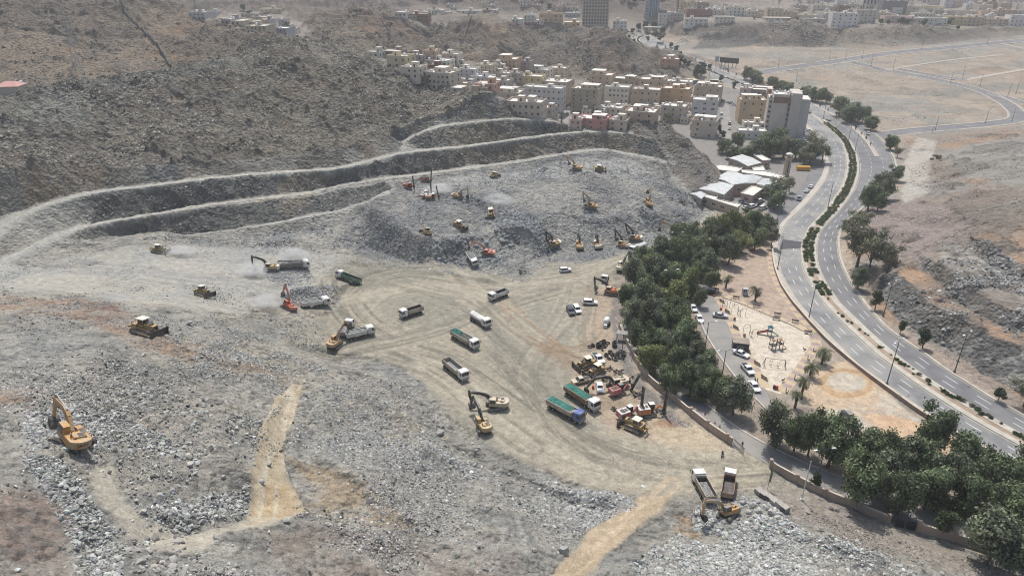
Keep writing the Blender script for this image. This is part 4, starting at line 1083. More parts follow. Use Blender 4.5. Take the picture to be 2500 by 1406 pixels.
scatter("rubble", "small stones and rubble along the foot of the boundary wall", [(1860,1210),(1960,1240),(2100,1290),(2300,1350),(2500,1410),(2320,1420),(2100,1340),(1960,1290)],4500,.2,1.0,(.25,.225,.195),2.2,.6,17)
scatter("rubble", "scattered stones over the whole foreground slope", [(-20,860),(300,850),(650,900),(1000,940),(1100,1080),(1330,1210),(1440,1290),(1300,1420),(-20,1420)],60000,.12,.95,(.31,.305,.285),2.3,.9,18, avoid=AVR, colvar=.38)
scatter("rubble", "scattered stones over the quarry floor's left side", [(-20,600),(500,575),(850,600),(800,760),(780,850),(560,860),(250,850),(-20,860)],24000,.15,.95, GR, 2.4,1.1,19, colvar=.35)
scatter("rubble", "scattered stones over the pit slopes", [(800,640),(900,480),(1060,430),(1480,370),(1640,430),(1720,510),(1640,570),(1300,690)],22000,.25,1.2, GR, 2.3,1.0,20, colvar=.35)
scatter("rubble", "brown and grey stones over the dark hillside", crestA + ridgeN, 42000,.5,2.2,(.262,.243,.203),2.0,.7,21, colvar=.42)
scatter("rubble", "stones strewn over the brown hill at top left", [(-10,235),(330,170),(600,125),(640,98),(430,0),(-10,0)],15000,.6,3.2, BRN, 2.2,1.3,22, colvar=.4)
scatter("rubble", "stones on the bare hills behind the town", [(700,90),(860,4),(1030,74),(1300,50),(1490,92),(1690,198),(1500,203),(1330,188),(1100,125),(860,110)],15000,.9,3.8, BRN, 2.2,1.2,23, colvar=.3)
scatter("rubble", "rubble on the knoll between quarry and town", [(1500,350),(1570,288),(1660,330),(1760,460),(1700,500),(1620,400)],4000,.35,1.3,(.21,.195,.18),2.2,.5,24)
scatter("rubble", "dumped rubble on the slope right of the highway", [(2110,500),(2200,495),(2400,530),(2390,590),(2260,640),(2170,650),(2120,600)],6500,.25,1.1,(.30,.265,.24),2.4,.6,25)
scatter("rubble", "broken rock on the cut terraces right of the highway", [(2150,665),(2240,610),(2380,580),(2510,650),(2510,960),(2400,920),(2260,830),(2190,790)],6500,.3,2.2,(.24,.24,.228),2.0,1.1,26, colvar=.45)
scatter("rubble", "stones along the verge of the right carriageway", [(2120,735),(2185,792),(2262,838),(2345,890),(2500,1000),(2500,1010),(2440,978),(2260,855),(2160,788)],1500,.15,.6,(.33,.28,.235),2.4,.4,27)
scatter("rubble", "stones on the hillside above the side road", [(2210,350),(2500,310),(2510,500),(2400,520),(2230,480)],9000,.3,1.3,(.24,.21,.185),2.4,1.2,28, colvar=.35)
scatter("rubble", "stones on the escarpment below the far town", [(1620,115),(1700,70),(1900,62),(2330,76),(2250,112),(1900,115)],9000,.8,3.4,(.25,.235,.21),2.2,1.0,29, colvar=.35)
scatter("rubble", "stones on the bench faces of the quarry", [(200,400),(700,382),(1200,236),(1640,380),(1640,420),(1200,402),(700,560),(480,600),(200,600)],9000,.25,1.3,(.26,.26,.245),2.6,.8,30, avoid=AVR)
scatter("litter", "mixed litter and scrap heaped along the wall by the tree belt", [(1508,700),(1520,800),(1545,880),(1580,935),(1640,1000),(1690,1040),(1660,1040),(1590,990),(1520,900),(1500,850),(1495,740)],1500,.15,.7,(.26,.24,.235),1.8,.6,31, colvar=.6)
scatter("litter", "light rubbish caught at the gate end of the wall", [(1690,1030),(1815,1105),(1800,1118),(1760,1100),(1690,1058)],260,.12,.5,(.40,.36,.33),1.8,.4,32, colvar=.5)
scatter("rubble", "dark stones and low scrub scattered over the empty plain", [(1720,130),(2130,124),(2500,90),(2510,290),(2160,320),(2050,260),(1900,200)],9000,.4,1.9,(.17,.16,.135),2.4,1.4,35, colvar=.4)
scatter("rubble", "stones on the far mountain feet", [(960,0),(1410,0),(1410,30),(960,30)],2500,1.5,5,(.16,.145,.125),2.0,1.2,36, colvar=.3)
scatter("rubble", "rock debris clinging to the quarry's bench faces", [(60,400),(1240,230),(1660,340),(1700,500),(900,520),(480,600),(60,640)],16000,.3,1.7,(.20,.198,.186),2.0,.3,33, avoid=1 - FACE * .98, colvar=.4)
scatter("rubble", "large blocks among the foreground slope's rubble", [(100,900),(500,850),(900,900),(1060,1060),(1300,1210),(1200,1400),(100,1400)],1500,.7,1.9,(.29,.288,.27),2.0,1.2,34, avoid=AVR, colvar=.3)
def boulder(u, v, spx, label, seed, col=PALE, group=None, flat=.8):
	rng=np.random.default_rng(seed)
	p=at(u, v + spx * .3); s=spx / px_per_m(p)
	bm=bmesh.new(); bmesh.ops.create_icosphere(bm, subdivisions=3, radius=.5)
	for _ in range(13):
		d=rng.normal(size=3); d /= np.linalg.norm(d); c=rng.uniform(.27,.42); d=Vector(d)
		for vt in bm.verts:
			k=vt.co.dot(d)
			if k > c: vt.co -= d * (k - c)
	for vt in bm.verts: vt.co += Vector(rng.normal(0,.008,3))
	me = bpy.data.meshes.new("boulder"); bm.to_mesh(me); bm.free()
	at_ = me.attributes.new("tint", 'FLOAT_COLOR', 'POINT')
	for i in range(len(me.vertices)): at_.data[i].color=(*col, 1)
	me.materials.append(ROCKM)
	o = link("boulder", me); o.location = (p.x, p.y, p.z + s * .24); o.scale = (s * 1.1, s * .95, s * flat)
	o.rotation_euler=(rng.uniform(-.3,.3), rng.uniform(-.3,.3), rng.uniform(0,6))
	tag(o, label, "boulder", group)
boulder(1378,1340,27, "huge round pale boulder alone beside the lower tan ramp", 1, flat=1.0)
boulder(1078,1040,17, "tall pale boulder behind a flatter one beside the haul road", 2)
boulder(1076,1057,19, "flat topped pale boulder in front of a taller one near the haul road", 3, flat=.6)
boulder(1152,1080,14, "upright pale boulder just left below the yellow excavator pair", 4, flat=1.1)
boulder(1018,1146,17, "dark grey boulder on the grey slope left of the tyre marks", 5,(.19,.20,.205))
boulder(746,966,13, "square grey boulder at the right edge of the ramp's top", 6,(.25,.26,.27), flat=.95)
boulder(461,1107,20, "tilted cream boulder at the top of the pale rock field", 7,(.43,.41,.36), flat=1.1)
boulder(463,1127,21, "broad cream boulder just below the tilted cream one", 8,(.43,.41,.36), flat=.7)
boulder(420,1188,18, "flat cream boulder inside the loop of the dirt track", 9)
boulder(476,1150,17, "long smooth boulder right of the pale rock field", 10, flat=.5)
boulder(545,1160,14, "pale boulder alone on the slope left of the yellow ramp", 11)
boulder(378,1218,14, "blue grey boulder at the foot of the pale rock field", 12,(.27,.29,.31))
boulder(460,782,19, "wide pale boulder below the middle bulldozer", 13, flat=.6)
boulder(178,784,12, "round boulder near the brown dirt ridge at the left", 14)
boulder(656,1340,18, "pale block low on the near slope below the yellow junction", 15)
boulder(1040,1345,20, "pinkish block standing on the near centre slope", 16,(.37,.32,.28), flat=1.2)
boulder(1304,1345,14, "small tan block left of the huge round boulder", 17,(.36,.32,.27))
for i, (u, v, s) in enumerate([(1211,570,13),(1227,587,15),(1246,598,13),(1290,574,16),(1188,595,13),(1240,578,11),(1262,566,10),(1200,610,11)]):
	boulder(u, v, s, "big blue grey boulder in the pile above the red excavator", 30 + i, (.27,.285,.295), "boulders in the coarse pit pile")
for i, (u, v, s) in enumerate([(1838,1232,17),(1852,1246,19),(1868,1240,16),(1882,1250,20),(1842,1262,16),(1862,1264,18),(1828,1248,15),(1896,1266,16),(1812,1224,13),(1850,1225,12),(1880,1276,14),(1905,1282,13)]):
	boulder(u, v, s, "large angular pale block stacked beside the near right excavator", 50 + i, (.43,.43,.40), "blocks stacked beside the near right excavator", flat=.95)
for i, (u, v, s) in enumerate([(2027,1236,15),(2044,1241,14),(2068,1252,16)]):
	boulder(u, v, s, "grey block lying in the trench against the boundary wall", 70 + i, (.25,.235,.215), "blocks in the trench by the wall")
for i, (u, v, s) in enumerate([(2003,1298,15),(2092,1318,16),(2099,1330,12),(2208,1316,12),(1973,1246,12),(1963,1300,10),(2245,1380,14),(2300,1395,14)]):
	boulder(u, v, s, "single boulder on the dirt bank below the wall", 80 + i, (.36,.35,.32), "boulders on the dirt bank by the wall")
# ------------------------------------------------------------------ vegetation
def leaf_mat(name, tr=.25):
	m=bpy.data.materials.new(name); m.use_nodes=True
	nt = m.node_tree; N = nt.nodes; Lk = nt.links; b = N["Principled BSDF"]
	b.inputs["Roughness"].default_value = .6; b.inputs["Specular IOR Level"].default_value = .25
	a = N.new("ShaderNodeAttribute"); a.attribute_name = "leaf"
	oi = N.new("ShaderNodeObjectInfo")
	mr = N.new("ShaderNodeMapRange"); mr.inputs[3].default_value = .82; mr.inputs[4].default_value = 1.2; Lk.new(oi.outputs["Random"], mr.inputs[0])
	s = N.new("ShaderNodeVectorMath"); s.operation = 'SCALE'; Lk.new(a.outputs["Color"], s.inputs[0]); Lk.new(mr.outputs[0], s.inputs["Scale"])
	Lk.new(s.outputs[0], b.inputs["Base Color"])
	t = N.new("ShaderNodeBsdfTranslucent"); Lk.new(s.outputs[0], t.inputs["Color"])
	mx = N.new("ShaderNodeMixShader"); mx.inputs[0].default_value = tr
	Lk.new(b.outputs[0], mx.inputs[1]); Lk.new(t.outputs[0], mx.inputs[2]); Lk.new(mx.outputs[0], N["Material Output"].inputs["Surface"])
	return m
LEAF = leaf_mat("foliage")
BARK = mat("bark", (.16,.125,.095),.95,.25,3.0)
def crown_mesh(name, rng, n, lobes, col, leaf=.34, rx=.5, rz=.42, z0=.58, shell=.75, var=.28):
	"""leaf sprays spread through several overlapping lobes; unit tree: height 1, centred on the trunk"""
	C=[]; Rr=[]
	for i in range(lobes):
		a=rng.uniform(0,2 * math.pi); r=rx * rng.uniform(.15,.72) * (1 if i else 0); zz=z0 + rz * rng.uniform(-.62,.62)
		k=1 - abs(zz - z0) / rz * .45
		C.append((r * k * math.cos(a), r * k * math.sin(a), zz)); Rr.append(rng.uniform(.10,.21) * (1.4 if i == 0 else 1))
	C=np.array(C); Rr=np.array(Rr)
	li=rng.choice(lobes, n, p=Rr ** 2 / (Rr ** 2).sum())
	d=rng.normal(size=(n, 3)); d /= np.linalg.norm(d, axis=1)[:, None]
	rad=Rr[li] * (shell + (1.08 - shell) * rng.random(n)) * np.where(rng.random(n) < .25, rng.random(n),1)
	lump=1 + .22 * np.sin(d[:, 0] * 7 + li) * np.sin(d[:, 1] * 6 + 2 * li) * np.sin(d[:, 2] * 8)
	P=C[li] + d * (rad * lump)[:, None] * np.array([1,1,.85])
	ok=P[:, 2] > .12; P=P[ok]; d=d[ok]; li=li[ok]; n=len(P)
	nr=d + rng.normal(0,.55,(n, 3)); nr /= np.linalg.norm(nr, axis=1)[:, None]
	t=np.cross(nr, rng.normal(size=(n, 3))); t /= np.linalg.norm(t, axis=1)[:, None]; b=np.cross(nr, t)
	sz=leaf * .1 * rng.uniform(.6,1.35,(n, 1))
	V=np.stack([P - t * sz - b * sz * .45, P + t * sz * .2 - b * sz * .7, P + t * sz, P + t * sz * .1 + b * sz * .7],1)
	F=np.arange(n * 4).reshape(n, 4)
	lobe_t=rng.normal(0, var * .5, lobes)[li]
	cc=np.array(col)[None] * (1 + lobe_t[:, None] + rng.normal(0, var * .5,(n, 1))) * (1 + rng.normal(0,.05,(n, 3)))
	cc=np.clip(np.repeat(cc, 4,0),.008,.4).astype(np.float32)
	return np_mesh(name, V.reshape(-1,3), F, [LEAF], attrs={"leaf": cc}), C
def trunk_mesh(name, rng, C, th=.028, h0=.34):
	mb=MB()
	mb.tube([(0,0,-.03),(rng.normal(0,.01), rng.normal(0,.01), h0 * .55),(rng.normal(0,.02), rng.normal(0,.02), h0)],[th * 1.25, th, th * .8],7)
	for c in C[:7]:
		m=Vector((c[0] * .35, c[1] * .35, h0 + (c[2] - h0) * .45))
		mb.tube([(0,0, h0 * .8), tuple(m), tuple(c)],[th * .55, th * .35, th * .12],5)
	return mb.mesh(name, [BARK])
DG=(.155,.192,.105); DG2=(.178,.202,.132); OL=(.22,.215,.15); YG=(.215,.24,.10)
PROT=[]
def proto(n, lobes, col, seed, **k):
	rng = np.random.default_rng(seed); cm, C = crown_mesh("crown", rng, n, lobes, col, **k)
	PROT.append((cm, trunk_mesh("trunk", rng, C)))
for i, c in enumerate([DG, DG2, DG, (.155,.195,.10), YG]): proto(8500,32, c, 100 + i, leaf=.25, rx=.54, rz=.48, z0=.54, shell=.3, var=.6)      # 0-4 belt trees
for i, c in enumerate([OL, (.19,.20,.125),(.23,.215,.16)]): proto(3000,16, c, 120 + i, leaf=.26, rx=.52, rz=.38, z0=.6, shell=.3)   # 5-7 loose olive trees
for i, c in enumerate([(.05,.075,.042),(.06,.082,.048)]): proto(1100,9, c, 130 + i, leaf=.55, rx=.48, rz=.40, z0=.56)   # 8-9 distant trees
proto(1500,9,(.075,.10,.05),140, leaf=.36, rx=.40, rz=.42, z0=.55)   # 10 young tree
def tree(u, v, wpx, hpx, k, label, group, base=True, name="tree", wz=None):
	"""u, v: foot of the trunk; width and height as they show in the photograph"""
	p=at(u, v); s=px_per_m(p)
	dep=math.atan2(CAMZ - p.z, p.y)
	w=wpx / s * 1.14; h=max((hpx / s - w * .25 * math.sin(dep)) / math.cos(dep), w * .7)
	t=empty(name, p, random.uniform(0,6.28)); t.scale=(w, w, h)
	t.scale[2] *= random.uniform(.95,1.18)
	cm, tm=PROT[k]
	link("trunk", tm, t); link("crown", cm, t)
	t["label"] = label; t["category"] = "tree"; t["group"] = group
	return t
def ctree(u, v, w, k, label, group, hf=1.12):
	return tree(u, v + w * hf * .5, w, w * hf, k, label, group)
BELT=[(1650,575,52),(1692,572,52),(1736,558,52),(1780,548,52),(1825,542,52),(1866,545,50),(1612,610,52),(1570,628,55),(1655,622,56),(1705,616,56),(1755,598,56),(1802,586,52),(1842,578,48),(1545,668,60),(1600,662,60),(1655,672,60),(1706,660,46),(1532,716,56),(1582,716,60),(1637,722,60),(1682,700,42),(1540,764,56),(1592,768,62),(1645,772,62),(1560,815,60),(1608,822,62),(1662,822,60),(1584,868,62),(1642,876,66),(1694,858,52),(1722,890,54),(1628,918,58),(1682,922,66),(1736,924,54),(1688,640,44),(1760,560,46)]
_tr=random.Random(8)
for i, (u, v, w) in enumerate(BELT + [(u + _tr.uniform(16,30), v + _tr.uniform(10,26), w * .8) for u, v, w in BELT if v < 850 or u > 1640]):
	k=[0,1,2,3,0,2,1,4][(i * 5) % 8]
	if i >= len(BELT) and (u > 1700 + (v - 690) * .62 if v > 690 else u > 1880 - (v - 560) * 1.2): continue
	ctree(u, v, w * _tr.uniform(1.0,1.22), k, "green tree crowded " + ("in the belt's upper end by the workshops" if v < 600 else "in the belt behind the parked excavators" if v < 690 else "in the belt's middle beside the lane" if v < 790 else "in the belt's lower part above the wall"), "trees of the belt between quarry and park", _tr.uniform(1.15,1.4))
ROW=[(1790,1012,78,92,1),(1762,990,56,70,0),(1884,1088,88,118,1),(1938,1100,62,100,3),(1972,1112,66,104,0),(2020,1140,104,130,2),(2095,1125,84,100,0),(2152,1148,84,110,3),(2202,1160,84,110,1),(2262,1105,90,110,0),(2252,1178,84,110,2),(2350,1165,104,118,0),(2082,1225,112,132,3),(2140,1205,92,110,1),(2190,1255,84,110,0),(2255,1240,92,110,2),(2302,1215,92,116,1),(2402,1222,104,118,0),(2462,1230,96,118,3),(2508,1255,92,118,1),(2352,1262,92,112,2),(2432,1295,104,120,0),(2405,1375,140,158,1),(2468,1350,116,140,3),(2500,1385,100,130,2),(2520,1150,100,120,0),(2580,1300,110,140,1)]
for u, v, w, h, k in ROW:
	tree(u, v, w, h, k, "broad green tree shading the lane behind the boundary wall", "trees shading the lane behind the wall")
tree(2291,1303,74,78,10, "small light green tree leaning over the dark gate in the wall", "trees shading the lane behind the wall")
tree(1987,1192,36,52,10, "young tree alone beside the white mast at the wall's end", "trees shading the lane behind the wall")
tree(1882,606,36,62,7, "bright feathery tree at the belt's end next to the highway", "trees of the belt between quarry and park")
RT=[(2092,650,96,118,5),(2120,665,78,96,6),(2078,575,60,52,1),(2098,560,62,48,5),(2165,665,62,78,7),(2092,706,46,60,1),(2160,640,44,50,6)]
for u, v, w, h, k in RT: tree(u, v, w, h, k, "olive green tree of the big clump overhanging the right carriageway", "trees of the clump right of the highway bend")
tree(2136,757,38,52,10, "upright young tree between the clump and the tall lamp post", "verge trees right of the highway")
tree(2196,815,28,42,10, "small tree at the kerb below the first rock face", "verge trees right of the highway")
tree(2252,850,42,52,10, "round tree at the kerb halfway along the rock face", "verge trees right of the highway")
tree(2436,978,36,44,10, "small tree at the kerb left of a big hazy olive tree", "verge trees right of the highway")
tree(2500,990,84,90,5, "big olive tree at the frame's edge below the rock terraces", "verge trees right of the highway")
for u, v, w, h, k in [(2118,515,54,66,0),(2150,490,58,68,1),(2132,500,44,56,6),(2140,520,40,50,2)]:
	tree(u, v, w, h, k, "dark tree of the clump ending the side lane", "trees at the end of the side lane")
tree(2182,443,40,46,0, "dark round tree at the kerb by the pale footpath", "verge trees right of the highway")
tree(2174,366,38,38,2, "dark round tree at the corner of the side road", "verge trees right of the highway")
tree(2190,385,24,28,5, "thin olive tree just below the corner tree", "verge trees right of the highway")
UPR=[(2048,285,46,46,0),(2078,296,52,52,1),(2066,300,46,48,2),(2104,300,36,40,0),(2126,318,40,38,3)]
for u, v, w, h, k in UPR: tree(u, v, w, h, k, "dark tree of the clump beside the junction with the side road", "trees beside the side road junction")
for u, v, w, h, k in [(1996,250,40,34,0),(2016,252,32,30,1),(1966,242,36,30,2),(1982,246,30,30,3)]:
	tree(u, v, w, h, k, "dark tree of the second clump along the upper highway", "trees of the second clump on the upper highway")
for u, v, w, h, k in [(1886,215,34,30,0),(1906,220,36,30,1),(1922,226,30,28,2)]:
	tree(u, v, w, h, k, "dark tree of the third clump along the upper highway", "trees of the third clump on the upper highway")
for u, v, w, h, k in [(1822,190,28,30,0),(1842,196,36,32,1),(1854,200,24,22,2)]:
	tree(u, v, w, h, k, "dark tree of the clump where the plain road leaves the highway", "trees where the plain road begins")
NB=[(1764,375,42,34,0),(1800,362,38,36,0),(1785,388,40,34,1),(1818,392,44,42,2),(1842,390,56,54,1),(1876,386,60,62,3),(1912,384,62,62,5),(1940,388,50,52,1),(1900,370,52,56,0),(1860,375,50,50,2)]
for u, v, w, h, k in NB: tree(u, v, w, h, k, "green tree of the grove below the tall white block", "grove below the tall white block")
for u, v, w, h, k in [(1985,388,60,66,5),(1975,400,60,52,1),(2006,398,46,52,6),(1962,405,44,40,5)]:
	tree(u, v, w, h, k, "loose olive tree over the roadside car park", "trees over the roadside car park")
for u, v, w, h, k in [(1882,500,52,62,1),(1905,478,56,56,5),(1926,470,30,34,6),(1890,512,48,50,0)]:
	tree(u, v, w, h, k, "grey green tree between the workshops and the side lane", "trees between the workshops and the side lane")
FARN = "small distant trees along the upper highway"
for u, v, w, h, k in [(1703,190,34,26,8),(1712,186,26,22,9),(1760,199,18,17,8),(1793,214,15,16,9),(1659,166,16,16,9),(1669,168,16,16,8),(1679,171,16,16,9),(1690,142,16,14,9),(1700,146,16,16,8),(1712,150,18,18,9),(1722,154,16,16,8),(1734,158,16,14,9),(1650,124,18,14,9),(1638,118,16,14,8),(1660,130,16,12,9),(1515,98,13,13,8),(1534,98,15,15,9),(1547,111,10,10,8),(1580,104,11,14,9),(1600,96,18,16,8),(1612,102,18,14,9),(1558,82,20,16,8),(1576,80,24,18,9),(1596,80,24,18,8),(1545,86,16,12,9),(1618,88,20,14,8)]:
	tree(u, v, w, h, k, "small distant tree beside the upper highway", FARN)
for u, v, w, h, k in [(1516,44,22,22,8),(1532,45,26,24,9),(1546,46,22,18,8)]:
	tree(u, v, w, h, k, "dark distant tree between the two tower blocks", "trees between the two towers")
for u, v, w, h, k in [(1941,58,20,16,8),(1957,60,15,13,9),(1997,62,12,12,8),(2070,65,14,11,9),(2148,68,18,14,8),(2165,68,14,10,9),(2196,70,24,13,8),(2215,70,18,11,9),(2252,76,19,20,8),(2310,68,26,22,9),(2336,76,14,12,8),(1840,58,8,6,8)]:
	tree(u, v, w, h, k, "hazy tree on the rim in front of the far town", "trees on the rim of the far town")
for u, v, w, h, k in [(598,50,20,14,8),(612,54,14,14,9),(702,72,24,20,8),(714,76,18,16,9)]:
	tree(u, v, w, h, k, "dark tree among the small houses in the valley at top left", "trees in the top left valley")
for u, v, w, h, k in [(1012,165,22,20,8),(1026,166,26,24,9),(1040,166,16,14,8),(1105,152,22,16,9),(1142,206,22,14,8),(1062,44,9,8,8),(1190,46,10,9,9),(1322,40,14,12,8),(1340,44,18,14,9),(1250,162,20,20,9),(1262,168,20,18,8),(1106,178,10,20,8),(1755,325,16,22,8),(1762,338,18,20,9),(1760,352,16,14,8),(1630,300,28,26,6),(1455,300,20,10,9)]:
	tree(u, v, w, h, k, "tree growing between the houses of the town", "trees between the town houses")
# young street trees on the separator
_q, _L=resamp(SPR, 13.0)
for i, p in enumerate(_q[2:42]):
	z=float(g(p[1])) + .2; s=random.uniform(2.0,3.4)
	t = empty("young_tree", (p[0] + random.uniform(-.4,.4), p[1], z), random.uniform(0,6)); t.scale = (s * .75, s * .75, s)
	cm, tm=PROT[10] if i % 3 else PROT[9]
	link("trunk", tm, t); link("crown", cm, t)
	tag(t, "young street tree on the paved strip between highway and service road", "tree", "young trees on the separator strip")
# median hedge and shrubs
def bush_mesh(seed, n, col, leaf=.5):
	rng=np.random.default_rng(seed)
	cm, C = crown_mesh("shrub", rng, n, 8, col, leaf=leaf, rx=.5, rz=.36, z0=.42, shell=.6)
	return cm
BUSH=[bush_mesh(1,900,(.055,.095,.03)), bush_mesh(2,900,(.065,.10,.04)), bush_mesh(3,700,(.12,.115,.06)), bush_mesh(4,500,(.14,.115,.085))]
def bush(x, y, z, w, h, k, label, group, name="shrub"):
	o=link(name, BUSH[k]); o.location=(x, y, z - .05); o.rotation_euler=(0,0, random.uniform(0,6)); o.scale=(w, w, h)
	tag(o, label, "shrub", group); return o
_m1, _m2=off_line(B1,-1.7), off_line(A2,1.9)
_nn=max(len(_m1), len(_m2))
def _rs(P, n):
	s=np.concatenate([[0], np.cumsum(np.hypot(*np.diff(P[:, :2], axis=0).T))]); q=np.linspace(0, s[-1], n)
	return np.stack([np.interp(q, s, P[:, 0]), np.interp(q, s, P[:, 1])],1)
_ma, _mb2=_rs(_m1,300), _rs(_m2,300)
_md=(_ma + _mb2) / 2
_q, _L=resamp(_md, 2.4)
hv=[]
for i, p in enumerate(_q):
	z=float(g(p[1])); uu, vv=pix((p[0], p[1], z))
	if vv < 725 and vv > 300:
		bare=(638 < vv < 662) or (500 < vv < 508) or (548 < vv < 560) or (690 > vv > 668)
		for o_ in (-1.1,1.1):
			if bare and random.random() < .75: continue
			w=random.uniform(2.6,3.4)
			bush(p[0] + o_ + random.uniform(-.3,.3), p[1] + random.uniform(-.5,.5), z + .1, w, random.uniform(1.1,1.7), random.choice([0,0,1,1,2] if vv < 640 else [0,1]), "clipped green bush of the thick median hedge on the bend", "bushes of the median hedge")
for u, v, w in [(2026,655,20)] + [(2026,720,9),(2021,731,10),(2046,766,10),(2056,773,16),(2068,786,12),(2078,790,12),(2098,806,12),(2112,815,10),(2120,820,8),(2145,849,15),(2156,849,9),(2175,868,9),(2189,880,17),(2197,888,18),(2206,893,16),(2217,896,12),(2229,902,9),(2229,914,10),(2243,916,17),(2265,931,20),(2268,940,12),(2296,948,8),(2303,957,20),(2313,963,20),(2323,970,20),(2338,974,22),(2349,980,20),(2372,993,20),(2385,1002,24),(2395,1012,22),(2410,1015,16),(2420,1022,18),(2444,1035,12),(2478,1060,20),(2490,1066,22),(2502,1074,22)]:
	x, y, z=W_g(u, v); k=random.choice([0,0,1,2])
	if samp(sunk.astype(np.float32), x, y) > .3: continue
	wm=w / px_per_m((x, y, z))
	bush(x, y, z + .1, wm, wm * .6, k, "separate round bush on the open lower part of the median", "separate bushes on the lower median")
_q, _L=resamp(mu, 3.2)
for p in _q:
	z=float(g(p[1]))
	if p[1] < 860: bush(p[0], p[1], z + .2,3.4,1.4,1, "bush of the narrow hedge along the upper highway median", "bushes of the upper median hedge")
for u, v, w in [(675,264,20),(709,258,14),(749,262,18),(608,306,22),(400,376,20),(432,230,12),(319,285,16),(2283,396,30),(1708,420,14),(1728,436,18),(2370,590,12),(1560,540,5)]:
	p=at(u, v); wm=w / px_per_m(p)
	bush(p.x, p.y, p.z, wm, wm * .8,3, "dry brown bush on the bare slope", "dry bushes on the slopes")
# date palms
def palm_parts(seed, nf=34, droop=1.0):
	rng=np.random.default_rng(seed)
	V=[]; F=[]; Cc=[]
	for k in range(nf):
		a=rng.uniform(0,2 * math.pi); e=rng.uniform(-.35,1.25); L=rng.uniform(.42,.55)
		pts=[]
		p=np.array([0,0,0.0]); el=e
		for i in range(9):
			pts.append(p.copy())
			p=p + np.array([math.cos(a) * math.cos(el), math.sin(a) * math.cos(el), math.sin(el)]) * L / 8
			el -= .20 * droop * (1 + i * .12)
		side=np.array([-math.sin(a), math.cos(a),0])
		for i in range(1,9):
			for sgn in (-1,1):
				for j in (0,.5):
					q=pts[i] * (1 - j) + pts[i - 1] * j; d=pts[i] - pts[i - 1]; d /= np.linalg.norm(d)
					ll=.11 * (1 - abs(i - 4) / 7)
					tip=q + side * sgn * ll + d * ll * .8 - np.array([0,0, ll * .35])
					o=len(V); V += [q - d * .009, q + d * .012, tip]; F.append((o, o + 1, o + 2))
					c=np.array((.085,.10,.05)) * rng.uniform(.7,1.35); Cc += [c] * 3
	crown = np_mesh("crown", np.array(V), np.array(F),[LEAF], attrs={"leaf": np.array(Cc, np.float32)})
	return crown
PALMC=[palm_parts(1), palm_parts(2), palm_parts(3,40,1.15)]
PB = mat("palm_bark", (.15,.11,.08),.95,.3,6.0)
def palm(u, v, hpx, wpx, k, label):
	p=at(u, v); s=px_per_m(p); h=hpx / s / .88; w=wpx / s
	t = empty("palm_tree", p, random.uniform(0,6))
	mb=MB(); n=9
	mb.tube([(.1 * math.sin(i * .5),0, h * i / n - .1) for i in range(n + 1)],[.30 + .03 * (i % 2) for i in range(n)] + [.36],8)
	mb.build("trunk", PB, t)
	c = link("crown", PALMC[k], t); c.location = (.1 * math.sin(n * .5),0, h - .1); c.scale = (w, w, w * .9)
	tag(t, label, "palm tree", "date palms of the park")
palm(1772,703,24,40,0, "slim date palm nearest the dark skip at the lane")
palm(1843,735,26,48,1, "date palm beside the little grey booth on the sand")
palm(2006,888,28,58,2, "tallest date palm next to the highway's retaining wall")
palm(1977,920,26,58,1, "middle date palm of the three beside the ring of sand")
palm(1957,966,38,54,0, "date palm on a long trunk below the middle palm")
palm(1940,995,34,44,2, "date palm half hidden by the trees over the lane")
palm(1722,672,22,50,0, "spreading date palm in the shade at the belt's edge")
palm(1371,298,14,20,1, "little palm at the end of the street beside the quarry")
# ------------------------------------------------------------------ vehicles and machines (x forward, y left, z up, metres)
DUST=(.40,.36,.29)
def paintm(name, c, rough=.45, dirt=DUST, var=.10): return mat(name, c, rough, var, 1.3, dirt=dirt)
M_WHITE = paintm("white_paint", (.70,.70,.68),.35,(.52,.49,.43)); M_WCAR = mat("white_car_paint", (.78,.78,.77),.25,.04,1.0, spec=.6)
M_SILV = mat("silver_car_paint", (.48,.49,.50),.3,.04,1.0, spec=.6); M_DCAR = mat("dark_car_paint", (.05,.055,.065),.3,.1,1.0, spec=.6)
M_YEL = paintm("amber_paint", (.46,.26,.095),.5, DUST, .18); M_YEL2 = paintm("faded_yellow_paint", (.46,.32,.14),.5, DUST, .18); M_BEI = paintm("beige_paint", (.52,.45,.33))
M_CAT = paintm("dozer_yellow_paint", (.40,.27,.11),.6,(.36,.29,.20),.2); M_RED = paintm("red_orange_paint", (.50,.10,.05)); M_ORG = paintm("orange_paint", (.55,.19,.06)); M_MAG = paintm("faded_crimson_paint", (.45,.12,.12))
M_BLUE = paintm("blue_paint", (.045,.09,.30),.4,(.25,.26,.28)); M_GRN = paintm("green_paint", (.08,.20,.14),.5,(.25,.28,.22)); M_CRM = paintm("cream_steel", (.50,.45,.37),.6,(.30,.22,.15),.2); M_RUST = paintm("rusty_steel", (.27,.16,.10),.7,(.42,.34,.26),.25)
M_GREY = paintm("grey_steel", (.22,.22,.21),.6,(.33,.31,.27),.2); M_DKS = mat("dark_steel", (.045,.042,.04),.6,.3,2.0, dirt=(.16,.14,.115)); M_RUB = mat("tyre_rubber", (.022,.022,.022),.85,.3,3.0, dirt=(.09,.08,.065))
M_GLS = mat("dark_glass", (.02,.026,.032),.08,.1,1.0, spec=.8); M_ROOFM = mat("pale_cab_roof", (.62,.58,.48),.5,.1,2.0); M_TARP = mat("green_tarpaulin", (.018,.135,.105),.75,.35,1.6, dirt=(.04,.19,.155), bump=.08)
M_LOAD = mat("load_of_crushed_rock", (.30,.30,.285),.95,.3,3.0, bump=.25); M_BEDIN = mat("dark_bed_steel", (.09,.075,.07),.7,.3,1.5, dirt=(.15,.135,.125)); M_LAMP = mat("lamp_glass", (.6,.6,.58),.2,.05,1.0)
